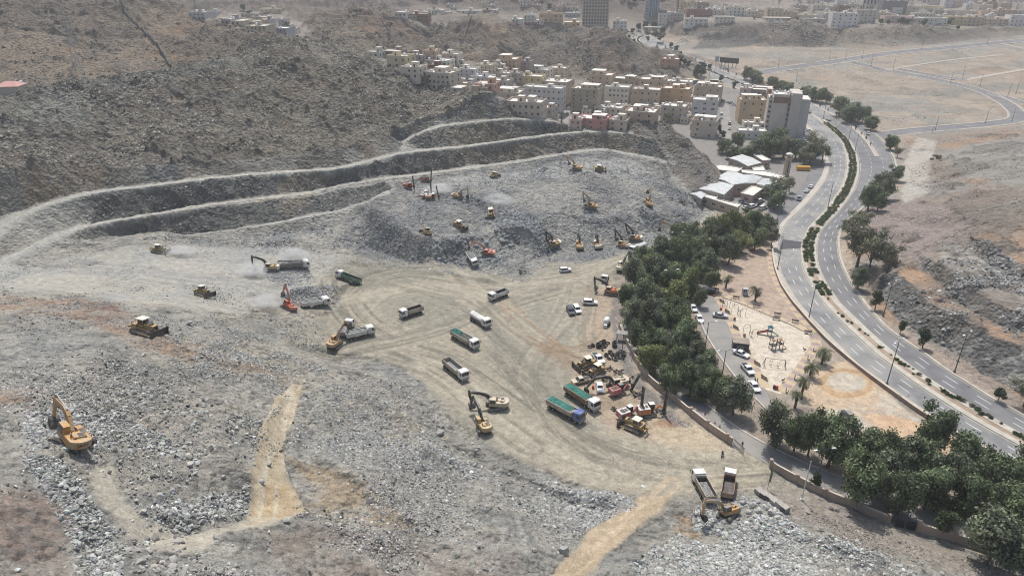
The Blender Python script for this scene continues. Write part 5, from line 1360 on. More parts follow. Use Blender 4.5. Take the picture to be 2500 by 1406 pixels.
M_RED2 = mat("red_plastic", (.50,.05,.03),.5,.1,2.0); M_BLK = mat("black_plastic", (.03,.03,.032),.6,.2,2.0); M_CHR = mat("bare_metal", (.40,.41,.42),.45,.15,2.0)
def wheel_mb(r, w):
	mb=MB()
	mb.prism([(r * math.cos(a), r * math.sin(a)) for a in [i * math.pi / 8 for i in range(16)]], 'y', -w / 2, w / 2,0)
	for sgn in (-1,1):
		mb.prism([(r * .52 * math.cos(a), r * .52 * math.sin(a)) for a in [i * math.pi / 5 for i in range(10)]], 'y', sgn * w / 2 - .015, sgn * w / 2 + .02,1)
	return mb
_wm={}
def wheel(parent, x, y, r, w, rim=None):
	k = (round(r, 2), round(w, 2), rim.name if rim else '')
	if k not in _wm: _wm[k] = wheel_mb(r, w).mesh("wheel", [M_RUB, rim or M_CHR])
	o = link("wheel", _wm[k], parent); o.location = (x, y, r); return o
def track_mb(L, H, Wd):
	"""crawler track: rounded loop with shoes and rollers"""
	mb=MB(); r=H / 2; n=7
	prof=[(L / 2 - r + r * math.sin(a), r + r * -math.cos(a)) for a in [i * math.pi / n for i in range(n + 1)]]
	prof += [(-L / 2 + r - r * math.sin(a), r + r * math.cos(a)) for a in [i * math.pi / n for i in range(n + 1)]]
	mb.prism(prof, 'y', -Wd / 2, Wd / 2,0)
	inn=[(x * .86, r + (z - r) * .62) for x, z in prof]
	for s in (-1,1): mb.prism(inn, 'y', s * Wd / 2 - .03, s * Wd / 2 + .03,1)
	k=int(L / .32)
	for i in range(k):
		x=-L / 2 + r + (L - 2 * r) * (i + .5) / k
		mb.box(x - .06,-Wd / 2 - .01, H - .01, x + .06, Wd / 2 + .01, H + .05,0)
		mb.box(x - .06,-Wd / 2 - .01,-.04, x + .06, Wd / 2 + .01,.02,0)
	return mb
_TRK={}
def track(parent, y, L, H, Wd):
	k=(L, H, Wd)
	if k not in _TRK: _TRK[k] = track_mb(L, H, Wd).mesh("track", [M_DKS, M_GREY])
	o = link("track", _TRK[k], parent); o.location = (0, y, 0); return o
def heading(p, q): return math.atan2(q[1] - p[1], q[0] - p[0])
def place(u, v, tu, tv):
	p=at(u, v); q=at(tu, tv); return p, heading(p, q)
def tilt(o, p, rz, L=2.2):
	"""stand the machine on the slope under it"""
	c, s=math.cos(rz), math.sin(rz)
	f=gz(p.x + c * L, p.y + s * L); b=gz(p.x - c * L, p.y - s * L); l=gz(p.x - s * 1.3, p.y + c * 1.3); r=gz(p.x + s * 1.3, p.y - c * 1.3)
	pit=math.atan2(f - b, 2 * L); rol=math.atan2(l - r, 2.6)
	pit=max(-.28, min(.28, pit)); rol=max(-.2, min(.2, rol))
	o.rotation_euler = Euler((rol, -pit, rz), 'XYZ'); o.location = (p.x, p.y, (f + b + l + r + 2 * p.z) / 6 + .03)
def excavator(u, v, tu, tv, label, col, boomc=None, ba=38, aa=-78, ka=-140, trk=0.0, sc=1.0, roofc=None, text=None, group="tracked excavators of the quarry"):
	p, rz=place(u, v, tu, tv)
	t = empty("excavator"); tilt(t, p, rz + trk); t.scale = (sc,) * 3
	boomc=boomc or col
	for y in (-1.3,1.3): track(t, y, 5.0,1.0,.62)
	m = MB(); m.box(-1.2,-1.0,.35,1.2,1.0,.85); m.cyl((0,0,.98),.85,.3, n=14); m.box(-.5,-1.2,.45,.5,1.2,.75); m.build("chassis", M_DKS, t)
	H = bpy.data.objects.new("house", None)
	def R2(o): o.rotation_euler=(0,0,-trk); return o
	b=MB()
	b.box(-2.5,-1.45,1.15,1.7,1.45,1.45,0)
	b.prism([(-2.3,1.45),(1.5,1.45),(1.5,1.95),(.6,2.15),(-2.3,2.25)], 'y', -1.42,-.55,0)
	b.prism([(-2.3,1.45),(.1,1.45),(.1,2.1),(-2.3,2.25)], 'y', .45,1.42,0)
	b.box(-2.3,-.55,1.45,-.4,.45,2.3,0); b.box(-2.1,-.9,2.28,-1.0,.8,2.5,0,.92)
	b.box(-1.9,-.8,2.5,-1.2,.1,2.56,2); b.cyl((-1.5,.95,2.55),.09,.5, n=8, mi=2)
	b.box(-.9,-1.3,2.16,.3,-.65,2.22,2); b.box(1.45,-1.35,1.5,1.75,-.6,1.9,2)
	n=9; prof=[(-2.3,-1.45)] + [(-2.45 - .75 * math.sin(math.pi * i / n) ** .6,-1.45 + 2.9 * i / n) for i in range(n + 1)] + [(-2.3,1.45)]
	b.prism(prof, 'z', 1.2,2.28,1)
	for xx in (-2.2,-1.0,.2,1.4):
		b.tube([(xx, -1.4,2.2),(xx, -1.4,2.7)],.025,4,2)
	b.tube([(-2.2,-1.4,2.7),(1.4,-1.4,2.7)],.025,4,2)
	R2(b.build("body", [col, text and col or roofc or col, M_DKS], t))
	c = MB(); c.box(-.1,.5,1.45,1.65,1.45,3.05,0,.94,.92); cab = R2(c.build("cab", [boomc if False else col], t))
	r = MB(); r.box(-.05,.52,3.04,1.55,1.42,3.12,0); q = r.build("roof_panel", roofc or col, cab)
	w = MB(); w.box(1.60,.6,1.75,1.68,1.36,2.9,0,1,.94); w.build("windscreen", M_GLS, cab)
	for ys in (.475,1.43):
		w = MB(); w.box(.1, ys, 1.95,1.45, ys + .05,2.88,0,.95); w.build("side_window", M_GLS, cab)
	# boom
	B0=Vector((.55,-.05,1.75)); L=6.6; a=R(ba)
	tip=B0 + Vector((math.cos(a),0, math.sin(a))) * L; nrm=Vector((-math.sin(a),0, math.cos(a)))
	el=B0 + (tip - B0) * .44 + nrm * .95; m1=B0 + (tip - B0) * .3 + nrm * .8; m2=B0 + (tip - B0) * .58 + nrm * .92
	bo=MB(); ch=[B0, m1, el, m2, tip]; hh=[.45,.82,.86,.74,.38]
	for i in range(4): bo.beam(ch[i], ch[i + 1],.5, hh[i],.5, hh[i + 1])
	R2(bo.build("boom", boomc, t))
	cy_=MB()
	for y in (-.42,.32): cy_.tube([(1.35, y, 1.5), tuple(el + Vector((-.1, y + .05,-.2)))],[.12,.08],8)
	b2=R(aa); atip=tip + Vector((math.cos(b2),0, math.sin(b2))) * 3.2; aback=tip - Vector((math.cos(b2),0, math.sin(b2))) * .7
	cy_.tube([tuple(el + nrm * .5), tuple(aback)],[.11,.08],8)
	R2(cy_.build("hydraulic_ram", M_CHR, t))
	ar = MB(); ar.beam(aback, tip + (atip - tip) * .15,.36,.3,.42,.75); ar.beam(tip + (atip - tip) * .15, atip, .42,.75,.34,.32); R2(ar.build("arm", boomc, t))
	k=R(ka); X=Vector((math.cos(k),0, math.sin(k))); Z=Vector((math.sin(k),0,-math.cos(k)))
	def K(x, z): q=atip + X * x + Z * z; return (q.x, q.z)
	bk = MB(); bk.prism([K(-.25,.2), K(.5,.35), K(1.25,.1), K(1.5,-.5), K(1.1,-1.15), K(1.0,-1.1), K(1.32,-.5), K(1.1,-.02), K(.4,.1), K(-.15,-.1)], 'y', -.7,.6)
	for y in (-.7,.56): bk.prism([K(-.2,.1), K(.5,.3), K(1.25,.05), K(1.45,-.5), K(1.1,-1.1), K(.0,-.3)], 'y', y, y + .05)
	for i in range(5):
		q=K(1.05,-1.1); q2=K(.9,-1.45); y=-.62 + i * .3; bk.beam((q[0], y, q[1]),(q2[0], y, q2[1]),.1,.12,.06,.04)
	R2(bk.build("bucket", M_DKS, t))
	if text:
		cu = bpy.data.curves.new("lettering", 'FONT'); cu.body = text; cu.size = .62; cu.extrude = .01; cu.align_x = 'CENTER'; cu.align_y = 'CENTER'
		tmp = bpy.data.objects.new("lettering", cu); COL.objects.link(tmp); dg = bpy.context.evaluated_depsgraph_get()
		lm = bpy.data.meshes.new_from_object(tmp.evaluated_get(dg)); bpy.data.objects.remove(tmp); lm.materials.clear(); lm.materials.append(M_BLK); lo = link("lettering", lm, t)
		lo.matrix_local = Matrix.Rotation(-trk, 4, 'Z') @ Matrix.Translation((-3.22,0,1.74)) @ Euler((R(90),0, R(-90)), 'XYZ').to_matrix().to_4x4()
	tag(t, label, "excavator", group); return t
EX=[
 (176,1084,122,1022, "large amber excavator on the pale rock at the far left", M_YEL, None, 16,-92,-150,.55,.98, None, "SANY"),
 (818,846,868,806, "amber excavator loading the two trucks on the haul road's bend", M_YEL, None, 44,-38,-120,.2,.95, None, None),
 (704,752,676,730, "red orange excavator beside the rock filled white truck", M_RED, None, 52,-85,-140,.3,.9, None, None),
 (660,661,618,660, "faded excavator with black boom touching the dusty truck", M_YEL2, M_DKS, 30,-95,-160,.1,.95, M_ROOFM, None),
 (1212,994,1140,990, "beige excavator with black boom, upper of the crossed pair", M_BEI, M_DKS, 20,-98,-150,.35,1.0, None, None),
 (1180,1046,1146,1002, "pale yellow excavator, lower of the crossed pair", M_YEL2, M_DKS, 36,-60,-150,-.3,.98, None, None),
 (1775,1262,1700,1292, "amber excavator on pale rubble behind the two trucks near the wall", M_YEL, None, 30,-80,-150,.5,.88, M_GREY, None),
 (1408,415,1372,408, "yellow excavator highest on the sunlit shelf under the bench", M_YEL, None, 42,-105,-150,.3,.95, None, None),
 (1440,508,1396,500, "yellow excavator alone on the middle of the pit slope", M_YEL, None, 44,-110,-160,.3,.95, None, None),
 (1582,500,1570,470, "yellow excavator seen from behind near the knoll's foot", M_YEL, None, 50,-60,-120,0,.95, None, None),
 (1350,602,1314,592, "yellow excavator with black boom, leftmost of the parked row", M_YEL2, M_DKS, 56,-100,-160,.2,1.0, M_ROOFM, None),
 (1415,605,1411,575, "narrow looking excavator, second in the parked row", M_YEL, M_DKS, 56,-70,-140,0,.95, None, None),
 (1461,605,1456,575, "excavator with cream roof, third in the parked row", M_YEL, M_DKS, 62,-85,-140,0,1.0, M_ROOFM, None),
 (1522,602,1484,588, "excavator, fourth in the parked row with its boom over the fifth's", M_YEL, M_DKS, 48,-100,-160,.2,1.0, M_ROOFM, None),
 (1550,584,1512,574, "excavator with high raised boom, last of the parked row", M_YEL, M_DKS, 60,-100,-160,.2,1.0, M_ROOFM, None),
 (1518,660,1556,622, "pale excavator half under the tree belt, boom towards the tanker", M_BEI, M_DKS, 30,-40,-120,.2,1.0, M_ROOFM, None),
 (1492,718,1450,712, "orange excavator with black boom poking out of the tree belt", M_ORG, M_DKS, 32,-96,-140,.1,.98, M_ROOFM, None),
 (1118,484,1154,494, "orange yellow excavator working beside the drill rigs", M_YEL, None, 34,-90,-150,.5,.9, M_ROOFM, None),
 (1190,622,1152,618, "bright red excavator loading a truck below the coarse pile", M_RED, None, 34,-50,-120,.2,.9, None, None),
 (1506,944,1424,960, "long beige excavator laid across the parked machines", M_BEI, M_DKS, 18,-50,-120,.2,1.0, None, None),
 (1650,572,1604,562, "orange excavator half hidden by the top of the tree belt", M_ORG, None, 32,-60,-120,.2,.95, None, None)]
for e in EX:
	excavator(e[0], e[1], e[2], e[3], e[4], e[5], e[6], e[7], e[8], e[9], e[10], e[11], e[12], e[13])
def dozer(u, v, tu, tv, label, sc=1.0, col=None, group="bulldozers of the quarry"):
	col=col or M_CAT
	p, rz = place(u, v, tu, tv); t = empty("bulldozer"); tilt(t, p, rz); t.scale = (sc,) * 3
	for y in (-1.15,1.15): track(t, y, 4.4,1.25,.62)
	b = MB(); b.box(-1.9,-.8,.6,2.2,.8,1.3,0); b.prism([(.35,1.3),(2.45,1.3),(2.5,2.05),(.35,2.3)], 'y', -.6,.6,0); b.box(2.46,-.5,.9,2.56,.5,2.0,1)
	b.box(-2.0,-1.1,1.3,-.9,1.1,2.0,0); b.cyl((1.5,.3,2.5),.08,.7, n=8, mi=1); b.cyl((.9,-.3,2.45),.13,.35, n=8, mi=1); b.box(.5,-.45,2.26,1.9,.45,2.34,1)
	for y in (-1.3,1.0): b.box(-1.3, y, 1.3,1.1, y + .3,1.42,0)
	b.build("body", [col, M_DKS], t)
	c = MB(); c.box(-1.0,-.75,1.4,.35,.75,2.95,0,.9); cab = c.build("cab", col, t)
	r = MB(); r.box(-1.3,-.95,3.0,.55,.95,3.12,0); [r.tube([(x, y, 1.6),(x, y, 3.02)],.06,4) for x in (-1.15,) for y in (-.85,.85)]; r.build("canopy", M_ROOFM, t)
	for n_, a in (("windscreen", (.30,-.62,1.9,.40,.62,2.85)),("side_window", (-.85,.70,2.0,.2,.78,2.8)),("side_window", (-.85,-.78,2.0,.2,-.70,2.8)),("rear_window", (-1.02,-.6,2.1,-.94,.6,2.8))):
		w=MB(); w.box(*a); w.build(n_, M_GLS, cab)
	bl=MB(); pr=[(3.3,.0),(3.12,.35),(3.05,.8),(3.15,1.25),(3.4,1.6),(3.5,1.58),(3.28,1.2),(3.18,.8),(3.25,.38),(3.42,.02)]
	bl.prism(pr, 'y', -2.05,2.05)
	for y in (-2.08,1.98): bl.box(3.05, y, .05,3.6, y + .1,1.6)
	bl.build("blade", M_DKS, t)
	pa_=MB()
	for y in (-1.62,1.62): pa_.beam((-.2, y, .6),(3.1, y, .4),.16,.3)
	for y in (-.5,.5): pa_.tube([(2.3, y, 1.9),(3.1, y, 1.1)],[.09,.06],6)
	pa_.build("push_arm", col, t)
	rp = MB(); rp.box(-3.0,-1.0,1.0,-2.7,1.0,1.35); rp.beam((-2.0,-.5,1.3),(-2.8,-.5,1.2),.2,.2); rp.beam((-2.0,.5,1.3),(-2.8,.5,1.2),.2,.2); rp.beam((-2.85,0,1.9),(-3.2,0,.3),.2,.35,.1,.12); rp.build("ripper", col, t)
	tag(t, label, "bulldozer", group); return t
for d in [(388,616,430,620, "bulldozer raising dust below the curved bench road at the left", .95),(495,722,530,738, "bulldozer with side turned blade in the middle of the left floor", .95),(352,806,400,828, "biggest looking yellow bulldozer on the brown dirt ridge", 1.15),
		  (1042,578,1028,556, "bulldozer climbing the mound left of the coarse dark pile", .95),(1120,552,1142,566, "bulldozer pushing rock with white canopy above the coarse pile", .95),(1200,524,1194,548, "bulldozer coming downhill towards the viewer in pale dust", 1.0),
		  (1206,434,1222,424, "bulldozer on the pale shelf right of the drill rigs", .95),(1462,416,1486,420, "bulldozer beside the highest excavator on a dark heap", .95),(1432,896,1408,902, "rusty bulldozer parked just below the white pickup", 1.0),
		  (1456,914,1430,926, "second parked bulldozer with pale canopy under the rusty one", 1.0),(1550,1048,1510,1030, "parked bulldozer nearest the haul road beside the two red rigs", 1.05)]:
	dozer(*d)
def drill(u, v, tu, tv, label, col, top=None, mast=8.5, lean=2, sc=1.0, group="crawler drill rigs", reach=3.4):
	p, rz = place(u, v, tu, tv); t = empty("drill_rig"); tilt(t, p, rz); t.scale = (sc,) * 3
	for y in (-1.05,1.05): track(t, y, 3.4,.8,.42)
	b = MB(); b.box(-1.3,-.8,.5,1.2,.8,.9,2); b.box(-2.9,-1.15,.9,.2,1.15,2.2,0,.94); b.box(-2.7,-1.05,2.2,0,1.05,2.32,1); b.box(-2.2,-.6,2.32,-1.2,.6,2.5,2); b.box(-.9,-.5,2.32,-.3,.5,2.48,2); b.build("body", [col, top or col, M_DKS], t)
	c = MB(); c.box(.2,-.1,.95,1.5,1.1,2.7,0,.92); cab = c.build("cab", M_DKS, t); r = MB(); r.box(.2,-.1,2.7,1.5,1.1,2.8); r.build("roof_panel", top or M_GREY, cab)
	e = MB(); e.beam((1.0,-.5,1.3),(2.3,-.5,2.6),.35,.35); e.beam((2.3,-.5,2.6),(reach, -.5,1.7),.3,.3); e.tube([(1.2,-.2,1.0),(2.3,-.4,2.2)],.08,6); e.build("boom", col, t)
	m=MB(); x=reach + .25; l=math.tan(R(lean)); z0, z1=.1, mast
	for dy in (-.75,-.25): m.beam((x, dy, z0),(x + l * mast, dy, z1),.18,.42)
	for i in range(int(mast / .6)):
		z=z0 + i * .6; m.beam((x + l * z, -.72, z),(x + l * (z + .5),-.28, z + .5),.06,.06)
	m.box(x + .1,-.75,1.6, x + .5,-.25,2.6); m.build("mast", M_DKS, t)
	d_ = MB(); d_.tube([(x + .25,-.5,0),(x + .25 + l * mast * .8,-.5, mast * .8)],.06,6); d_.build("drill_rod", M_GREY, t)
	tag(t, label, "drill rig", group); return t
drill(998,455,1024,460, "red drill rig at the left end of the upper shelf", M_RED, None, 7.5,0,.9)
drill(1038,445,1064,448, "dark red drill rig with the tallest mast below the bench road", M_MAG, M_DKS, 8.5,0,.9)
drill(1040,476,1072,462, "orange and white drill rig half behind another", M_ORG, M_WHITE, 7.5,4,.85)
drill(1054,483,1084,484, "orange and white drill rig in front with leaning mast", M_ORG, M_WHITE, 7.5,-5,.9)
drill(1510,962,1548,950, "faded crimson drill rig lying below the beige excavator", M_MAG, None, 4.5,30,.95)
drill(1532,1018,1566,1006, "white topped maroon drill rig with an upright mast", M_MAG, M_WHITE, 8.0,0,1.0)
drill(1582,1012,1624,1006, "white topped orange drill rig nearest the wall", M_ORG, M_WHITE, 7.0,3,1.05)
_RH=np.random.default_rng(3)
def heap(parent, name, x0, x1, hw, z, h, m, rough=.12, n=14, k=8):
	V=[]; F=[]
	for i in range(n + 1):
		for j in range(k + 1):
			a, b=i / n, j / k * 2 - 1
			zz=z + h * (1 - abs(b) ** 2.2) * min(1, math.sin(math.pi * min(max(a, .0),1)) * 2.2) + _RH.normal(0, rough) * (0 < i < n and 0 < j < k)
			V.append((x0 + (x1 - x0) * a, hw * b, zz))
	for i in range(n):
		for j in range(k): q=i * (k + 1) + j; F.append((q, q + k + 1, q + k + 2, q + 1))
	me=bpy.data.meshes.new(name); me.from_pydata(V, [], F); me.materials.append(m); me.update(); return link(name, me, parent)
def cab_parts(t, x1, col, w=1.22, z0=.95, z1=3.15, L=2.15):
	x0=x1 - L
	c = MB(); c.prism([(x0, z0),(x1, z0),(x1 + .06, z0 + .95),(x1 - .12, z1 - .18),(x1 - .4, z1),(x0, z1)], 'y', -w, w, 0); c.box(x1 - .1,-w, .45, x1 + .06, w, z0 + .15,1)
	cab = c.build("cab", [col, M_GREY], t)
	g_ = MB(); g_.prism([(x1 + .03, z0 + 1.0),(x1 + .075, z0 + 1.0),(x1 - .085, z1 - .26),(x1 - .13, z1 - .26)], 'y', -w * .9, w * .9); g_.build("windscreen", M_GLS, cab)
	for s in (-1,1):
		g_ = MB(); g_.prism([(x1 - 1.0, z0 + 1.0),(x1 - .15, z0 + 1.0),(x1 - .3, z1 - .4),(x1 - 1.0, z1 - .4)], 'y', s * w - .02, s * w + .02); g_.build("side_window", M_GLS, cab)
		h = MB(); h.box(x1 + .05, s * w * .8 - .16,.62, x1 + .09, s * w * .8 + .16,.85); h.build("headlight", M_LAMP, cab)
		m_ = MB(); m_.box(x1 - .05, s * (w + .28) - .06, z0 + 1.0, x1 + .08, s * (w + .28) + .06, z0 + 1.65); m_.beam((x1 - .05, s * w, z0 + 1.6),(x1 + .02, s * (w + .28), z0 + 1.6),.05,.05); m_.build("mirror", M_BLK, cab)
	return cab
def truck(u, v, tu, tv, label, cab=None, bed=None, kind="tip", load=None, L=9.2, axles=4, sc=1.0, bedin=None, name="dump_truck", cat="dump truck", group="dump trucks of the quarry", raise_=0):
	p, rz=place(u, v, tu, tv); t=empty(name); tilt(t, p, rz, 3.0); t.scale=(sc,) * 3
	cab=cab or M_WHITE; bed=bed or M_CRM
	h=L / 2; xb0, xb1=-h, h - 2.55
	f=MB()
	for y in (-.45,.35): f.box(-h + .2, y, .75, h - .3, y + .1,1.05)
	for x in (-h + 1.2,0, h - 2.4): f.box(x, -1.0,.7, x + .25,1.0,.95)
	f.box(-.2,-1.2,.5,1.0,-.75,.95); f.box(-.2,.75,.5,.9,1.2,.95); f.box(h - 2.55,-.9,1.0, h - 2.3,.9,2.2)
	f.build("chassis", M_DKS, t)
	xs=[h - 1.35, h - 3.2] + [-h + 1.1,-h + 2.4] if axles == 4 else [h - 1.35,-h + 1.1,-h + 2.4]
	for x in xs:
		for y in (-1.03,1.03): wheel(t, x, y, .52,.42 if x > 0 else .55, M_GREY)
	cab_parts(t, h, cab)
	if kind == "tip":
		b=MB(); z0, z1=1.2,2.5
		b.box(xb0,-1.22, z0, xb1,1.22, z0 + .12,0)
		for s in (-1,1):
			b.prism([(s * 1.18, z0),(s * 1.27, z1),(s * 1.19, z1),(s * 1.10, z0)], 'x', xb0, xb1,0)
			b.box(xb0, s * 1.24 - .06, z1 - .02, xb1, s * 1.24 + .06, z1 + .1,0)
			for i in range(int((xb1 - xb0) / .62) + 1):
				x = xb0 + .1 + i * .62; b.prism([(s * 1.19, z0 + .05),(s * 1.28, z1),(s * 1.36, z1),(s * 1.27, z0 + .05)], 'x', x, x + .12,0)
		b.prism([(xb1 - .1, z0),(xb1, z0),(xb1 + .25, z1 + .25),(xb1 + .15, z1 + .25)], 'y', -1.22,1.22,0)
		b.prism([(xb0, z0),(xb0 - .12, z1),(xb0 - .04, z1),(xb0 + .1, z0)], 'y', -1.22,1.22,0)
		b.box(xb1 + .15,-1.2, z1 + .2, xb1 + .75,1.2, z1 + .27,0)
		bd = b.build("tipper_bed", bed, t)
		fl = MB(); fl.box(xb0 + .1,-1.09, z0 + .125, xb1 - .1,1.09, z0 + .14); fl.box(xb1 - .13,-1.1, z0 + .14, xb1 - .11,1.1, z1 - .02); [fl.prism([(q * 1.09, z0 + .14),(q * 1.17, z1 - .03),(q * 1.15, z1 - .03),(q * 1.07, z0 + .14)], 'x', xb0 + .1, xb1 - .1) for q in (-1,1)]; fl.build("bed_floor", bedin or M_BEDIN, bd)  # floor and inner side liners of the bed, dark by default
		if load == "rock": heap(t, "rock_load", xb0 + .1, xb1 - .05,1.12, z1 - .35,.55, M_LOAD, .12)
		if load == "half": heap(t, "rock_load", xb0 + .1, xb1 - .6,1.1, z0 + .45,.55, M_LOAD, .12)
		if load == "torn":
			heap(t, "rock_load", xb0 + .2, xb1 - .1,1.1, z1 - .3,.5, mat("dark_rock_load", (.16,.165,.16),.95,.4,3.0, bump=.2),.16)
			heap(t, "net", xb0 - .05, xb0 + 4.2,1.1, z1 + .1,.4, M_TARP, .14)
		if load == "tarp":
			heap(t, "rock_load", xb0 + .2, xb1 - .1,1.1, z1 - .25,.3, M_LOAD, .08)
			heap(t, "tarpaulin", xb0 - .05, xb1 - .9,1.18, z1 - .02,.32, M_TARP, .06)
	elif kind == "tank":
		k=MB(); n=14; prof=[(1.15 * math.cos(a),2.05 + .85 * math.sin(a)) for a in [2 * math.pi * i / n for i in range(n)]]
		k.prism(prof, 'x', xb0 + .2, xb1 + .15); k.prism([(y * .6,2.05 + (z - 2.05) * .6) for y, z in prof], 'x', xb0 + .05, xb1 + .3)
		k.box(xb0 + .3,-.22,2.86, xb1,.22,2.94); k.cyl((-.8,0,3.0),.28,.18); k.cyl((-2.6,0,3.0),.28,.18)
		k.build("tank", bed, t); s = MB(); s.box(xb0 + .4,-1.1,1.05, xb1,1.1,1.3); s.build("tank_saddle", M_GREY, t)
		s = MB(); s.beam((xb0 - .1,.5,.8),(xb0 - .1,.5,2.9),.05,.05); s.beam((xb0 - .1,.1,.8),(xb0 - .1,.1,2.9),.05,.05); [s.beam((xb0 - .1,.1, z),(xb0 - .1,.5, z),.04,.04) for z in (1.1,1.5,1.9,2.3,2.7)]; s.build("ladder", M_CHR, t)
	else:
		b = MB(); b.box(xb0,-1.15,1.1, xb1,1.15,1.25); [b.box(x, y, 1.25, x + .08, y + .08,1.9) for x in (xb0, xb1 - .1) for y in (-1.15,1.07)]; b.box(xb0 + .4,-.6,1.25, xb0 + 1.4,.5,2.1); b.build("flat_bed", M_GREY, t)
	tag(t, label, cat, group); return t
truck(716,655,752,655, "dusty dump truck hauled up behind the black boomed excavator", M_WHITE, M_GREY, load="rock", L=10.6, sc=.98)
truck(768,748,800,742, "white dump truck filled with rock beside the red orange excavator", M_WHITE, M_WHITE, load="rock", L=9.6, sc=.95)
truck(850,688,818,674, "dump truck with a green bed entering the floor from the left", M_WHITE, M_GRN, load=None, L=10.2, sc=.93)
truck(1005,770,976,779, "short white dump truck with empty dark bed inside the track loop", M_WHITE, M_CRM, L=8.2, axles=3, sc=.95)
truck(1217,728,1190,738, "short white dump truck in the centre of the haul road crossing", M_WHITE, M_WHITE, L=8.2, axles=3, sc=.93)
truck(1135,838,1176,862, "long dump truck with a torn green net over its load", M_WHITE, M_CRM, load="torn", L=11.4, sc=.98)
truck(1112,912,1144,938, "dump truck with an empty pale bed below the haul road bend", M_WHITE, M_CRM, L=10.4, sc=.98, bedin=M_LOAD)
truck(1380,1012,1424,1036, "dump truck with a blue cab and full green cover", M_BLUE, M_CRM, load="tarp", L=11.0, sc=.98)
truck(1420,982,1462,1010, "rust brown bedded dump truck with green cover and white cab", M_WHITE, M_RUST, load="tarp", L=11.2, sc=1.0)
truck(880,822,914,814, "white dump truck being filled, right of the amber excavator", M_WHITE, M_WHITE, load="rock", L=9.0, sc=.95)
truck(846,812,864,788, "white dump truck backed in behind the one being filled", M_WHITE, M_GREY, load="half", L=8.6, axles=3, sc=.95)
truck(1716,1200,1692,1158, "rock loaded dump truck, left of the two waiting by the wall", M_WHITE, M_CRM, load="half", L=8.8, sc=.98)
truck(1778,1196,1784,1156, "empty dump truck, right of the two waiting by the wall", M_WHITE, M_RUST, L=8.6, sc=.95)
truck(1154,636,1164,652, "dump truck being loaded by the bright red excavator", M_WHITE, M_WHITE, load="rock", L=9.0, sc=.9)
truck(1172,790,1198,806, "white water tanker alone in the middle of the floor", M_WHITE, M_WHITE, "tank", L=9.0, axles=3, sc=.98, name="tanker_truck", cat="tanker", group="tanker trucks")
truck(1556,614,1534,624, "white tanker partly behind the top of the tree belt", M_WHITE, M_WHITE, "tank", L=10.0, axles=3, sc=.98, name="tanker_truck", cat="tanker", group="tanker trucks")
truck(1628,596,1624,606, "white cabbed truck seen between the upper belt trees", M_WHITE, M_GREY, "flat", L=8.0, axles=3, sc=.9, name="flatbed_truck", cat="truck", group="other trucks")
truck(1477,684,1473,694, "small white flatbed truck above the orange excavator", M_WHITE, M_GREY, "flat", L=6.5, axles=3, sc=.85, name="flatbed_truck", cat="truck", group="other trucks")
# cars
def car_meshes(kind, col):
	b=MB(); g_=[]
	if kind == "sedan":
		L, W_, hb, ht=2.35,.9,.98,1.46
		prof=[(-L, .35),(L, .35),(L + .03,.72),(L - .35,.88),(.95, hb),(-1.55, hb + .02),(-L + .05,.95),(-L - .03,.7)]
		cabp=[(1.05, hb - .04),(.25, ht),(-.95, ht),(-1.75, hb - .02)]
	elif kind == "suv":
		L, W_, hb, ht=2.45,.97,1.12,1.86
		prof=[(-L, .42),(L, .42),(L + .03,.95),(L - .2,1.08),(1.25, hb + .02),(-L + .03, hb + .02),(-L - .03,.8)]
		cabp=[(1.3, hb - .04),(.65, ht),(-2.05, ht),(-2.38, hb - .02)]
	else:
		L, W_, hb, ht=2.65,.94,1.1,1.8
		prof=[(-L, .48),(L, .48),(L + .03,.95),(L - .2,1.06),(1.35, hb + .02),(-.65, hb),(-L, hb)]
		cabp=[(1.4, hb - .04),(.75, ht),(-.45, ht),(-.75, hb - .02)]
	b.prism(prof, 'y', -W_, W_, 0)
	n=len(cabp); k=.80
	V=[(x, -W_ * .96, z) if z < hb + .1 else (x, -W_ * k, z) for x, z in cabp] + [(x, W_ * .96, z) if z < hb + .1 else (x, W_ * k, z) for x, z in cabp]
	b.add(V, [(0,1,2,3)[::-1],(4,5,6,7),(1,5,6,2)[::-1],(0,4,5,1)[::-1],(2,6,7,3)[::-1]],0)
	b.box(L - .02,-.5,.45, L + .06,.5,.62,1); b.box(-L - .06,-.55,.45,-L, .55,.6,1)
	if kind == "pickup": b.box(-L + .08,-W_ + .12, hb - .01,-.8, W_ - .12, hb + .012,1)
	body = b.mesh("body", [col, M_BLK])
	def quad(pts):
		m=MB(); m.add(pts, [(0,1,2,3)]); return m
	def lerp(a, b_, t): return tuple(a[i] + (b_[i] - a[i]) * t for i in range(3))
	def pane(a, b_, c, d, i=.1):
		cx=[sum(q[j] for q in (a, b_, c, d)) / 4 for j in range(3)]
		nn=(Vector(b_) - Vector(a)).cross(Vector(d) - Vector(a)).normalized() * .012
		return [tuple(Vector(lerp(q, cx, i)) + nn * (1 if nn.dot(Vector(cx) - Vector((0,0, hb))) > 0 else -1)) for q in (a, b_, c, d)]
	ws = quad(pane(V[0], V[4], V[5], V[1])).mesh("windscreen", [M_GLS]); rw = quad(pane(V[3], V[7], V[6], V[2])).mesh("rear_window", [M_GLS])
	sl = quad(pane(V[0], V[1], V[2], V[3],.14)).mesh("side_window", [M_GLS]); sr = quad(pane(V[4], V[5], V[6], V[7],.14)).mesh("side_window", [M_GLS])
	hl = MB(); hl.box(-.05,-.17,-.07,.03,.17,.07); hm = hl.mesh("headlight", [M_LAMP])
	return dict(body=body, ws=ws, rw=rw, sl=sl, sr=sr, hl=hm, L=L, W=W_, r=.33 if kind == "sedan" else .38)
_cars={}
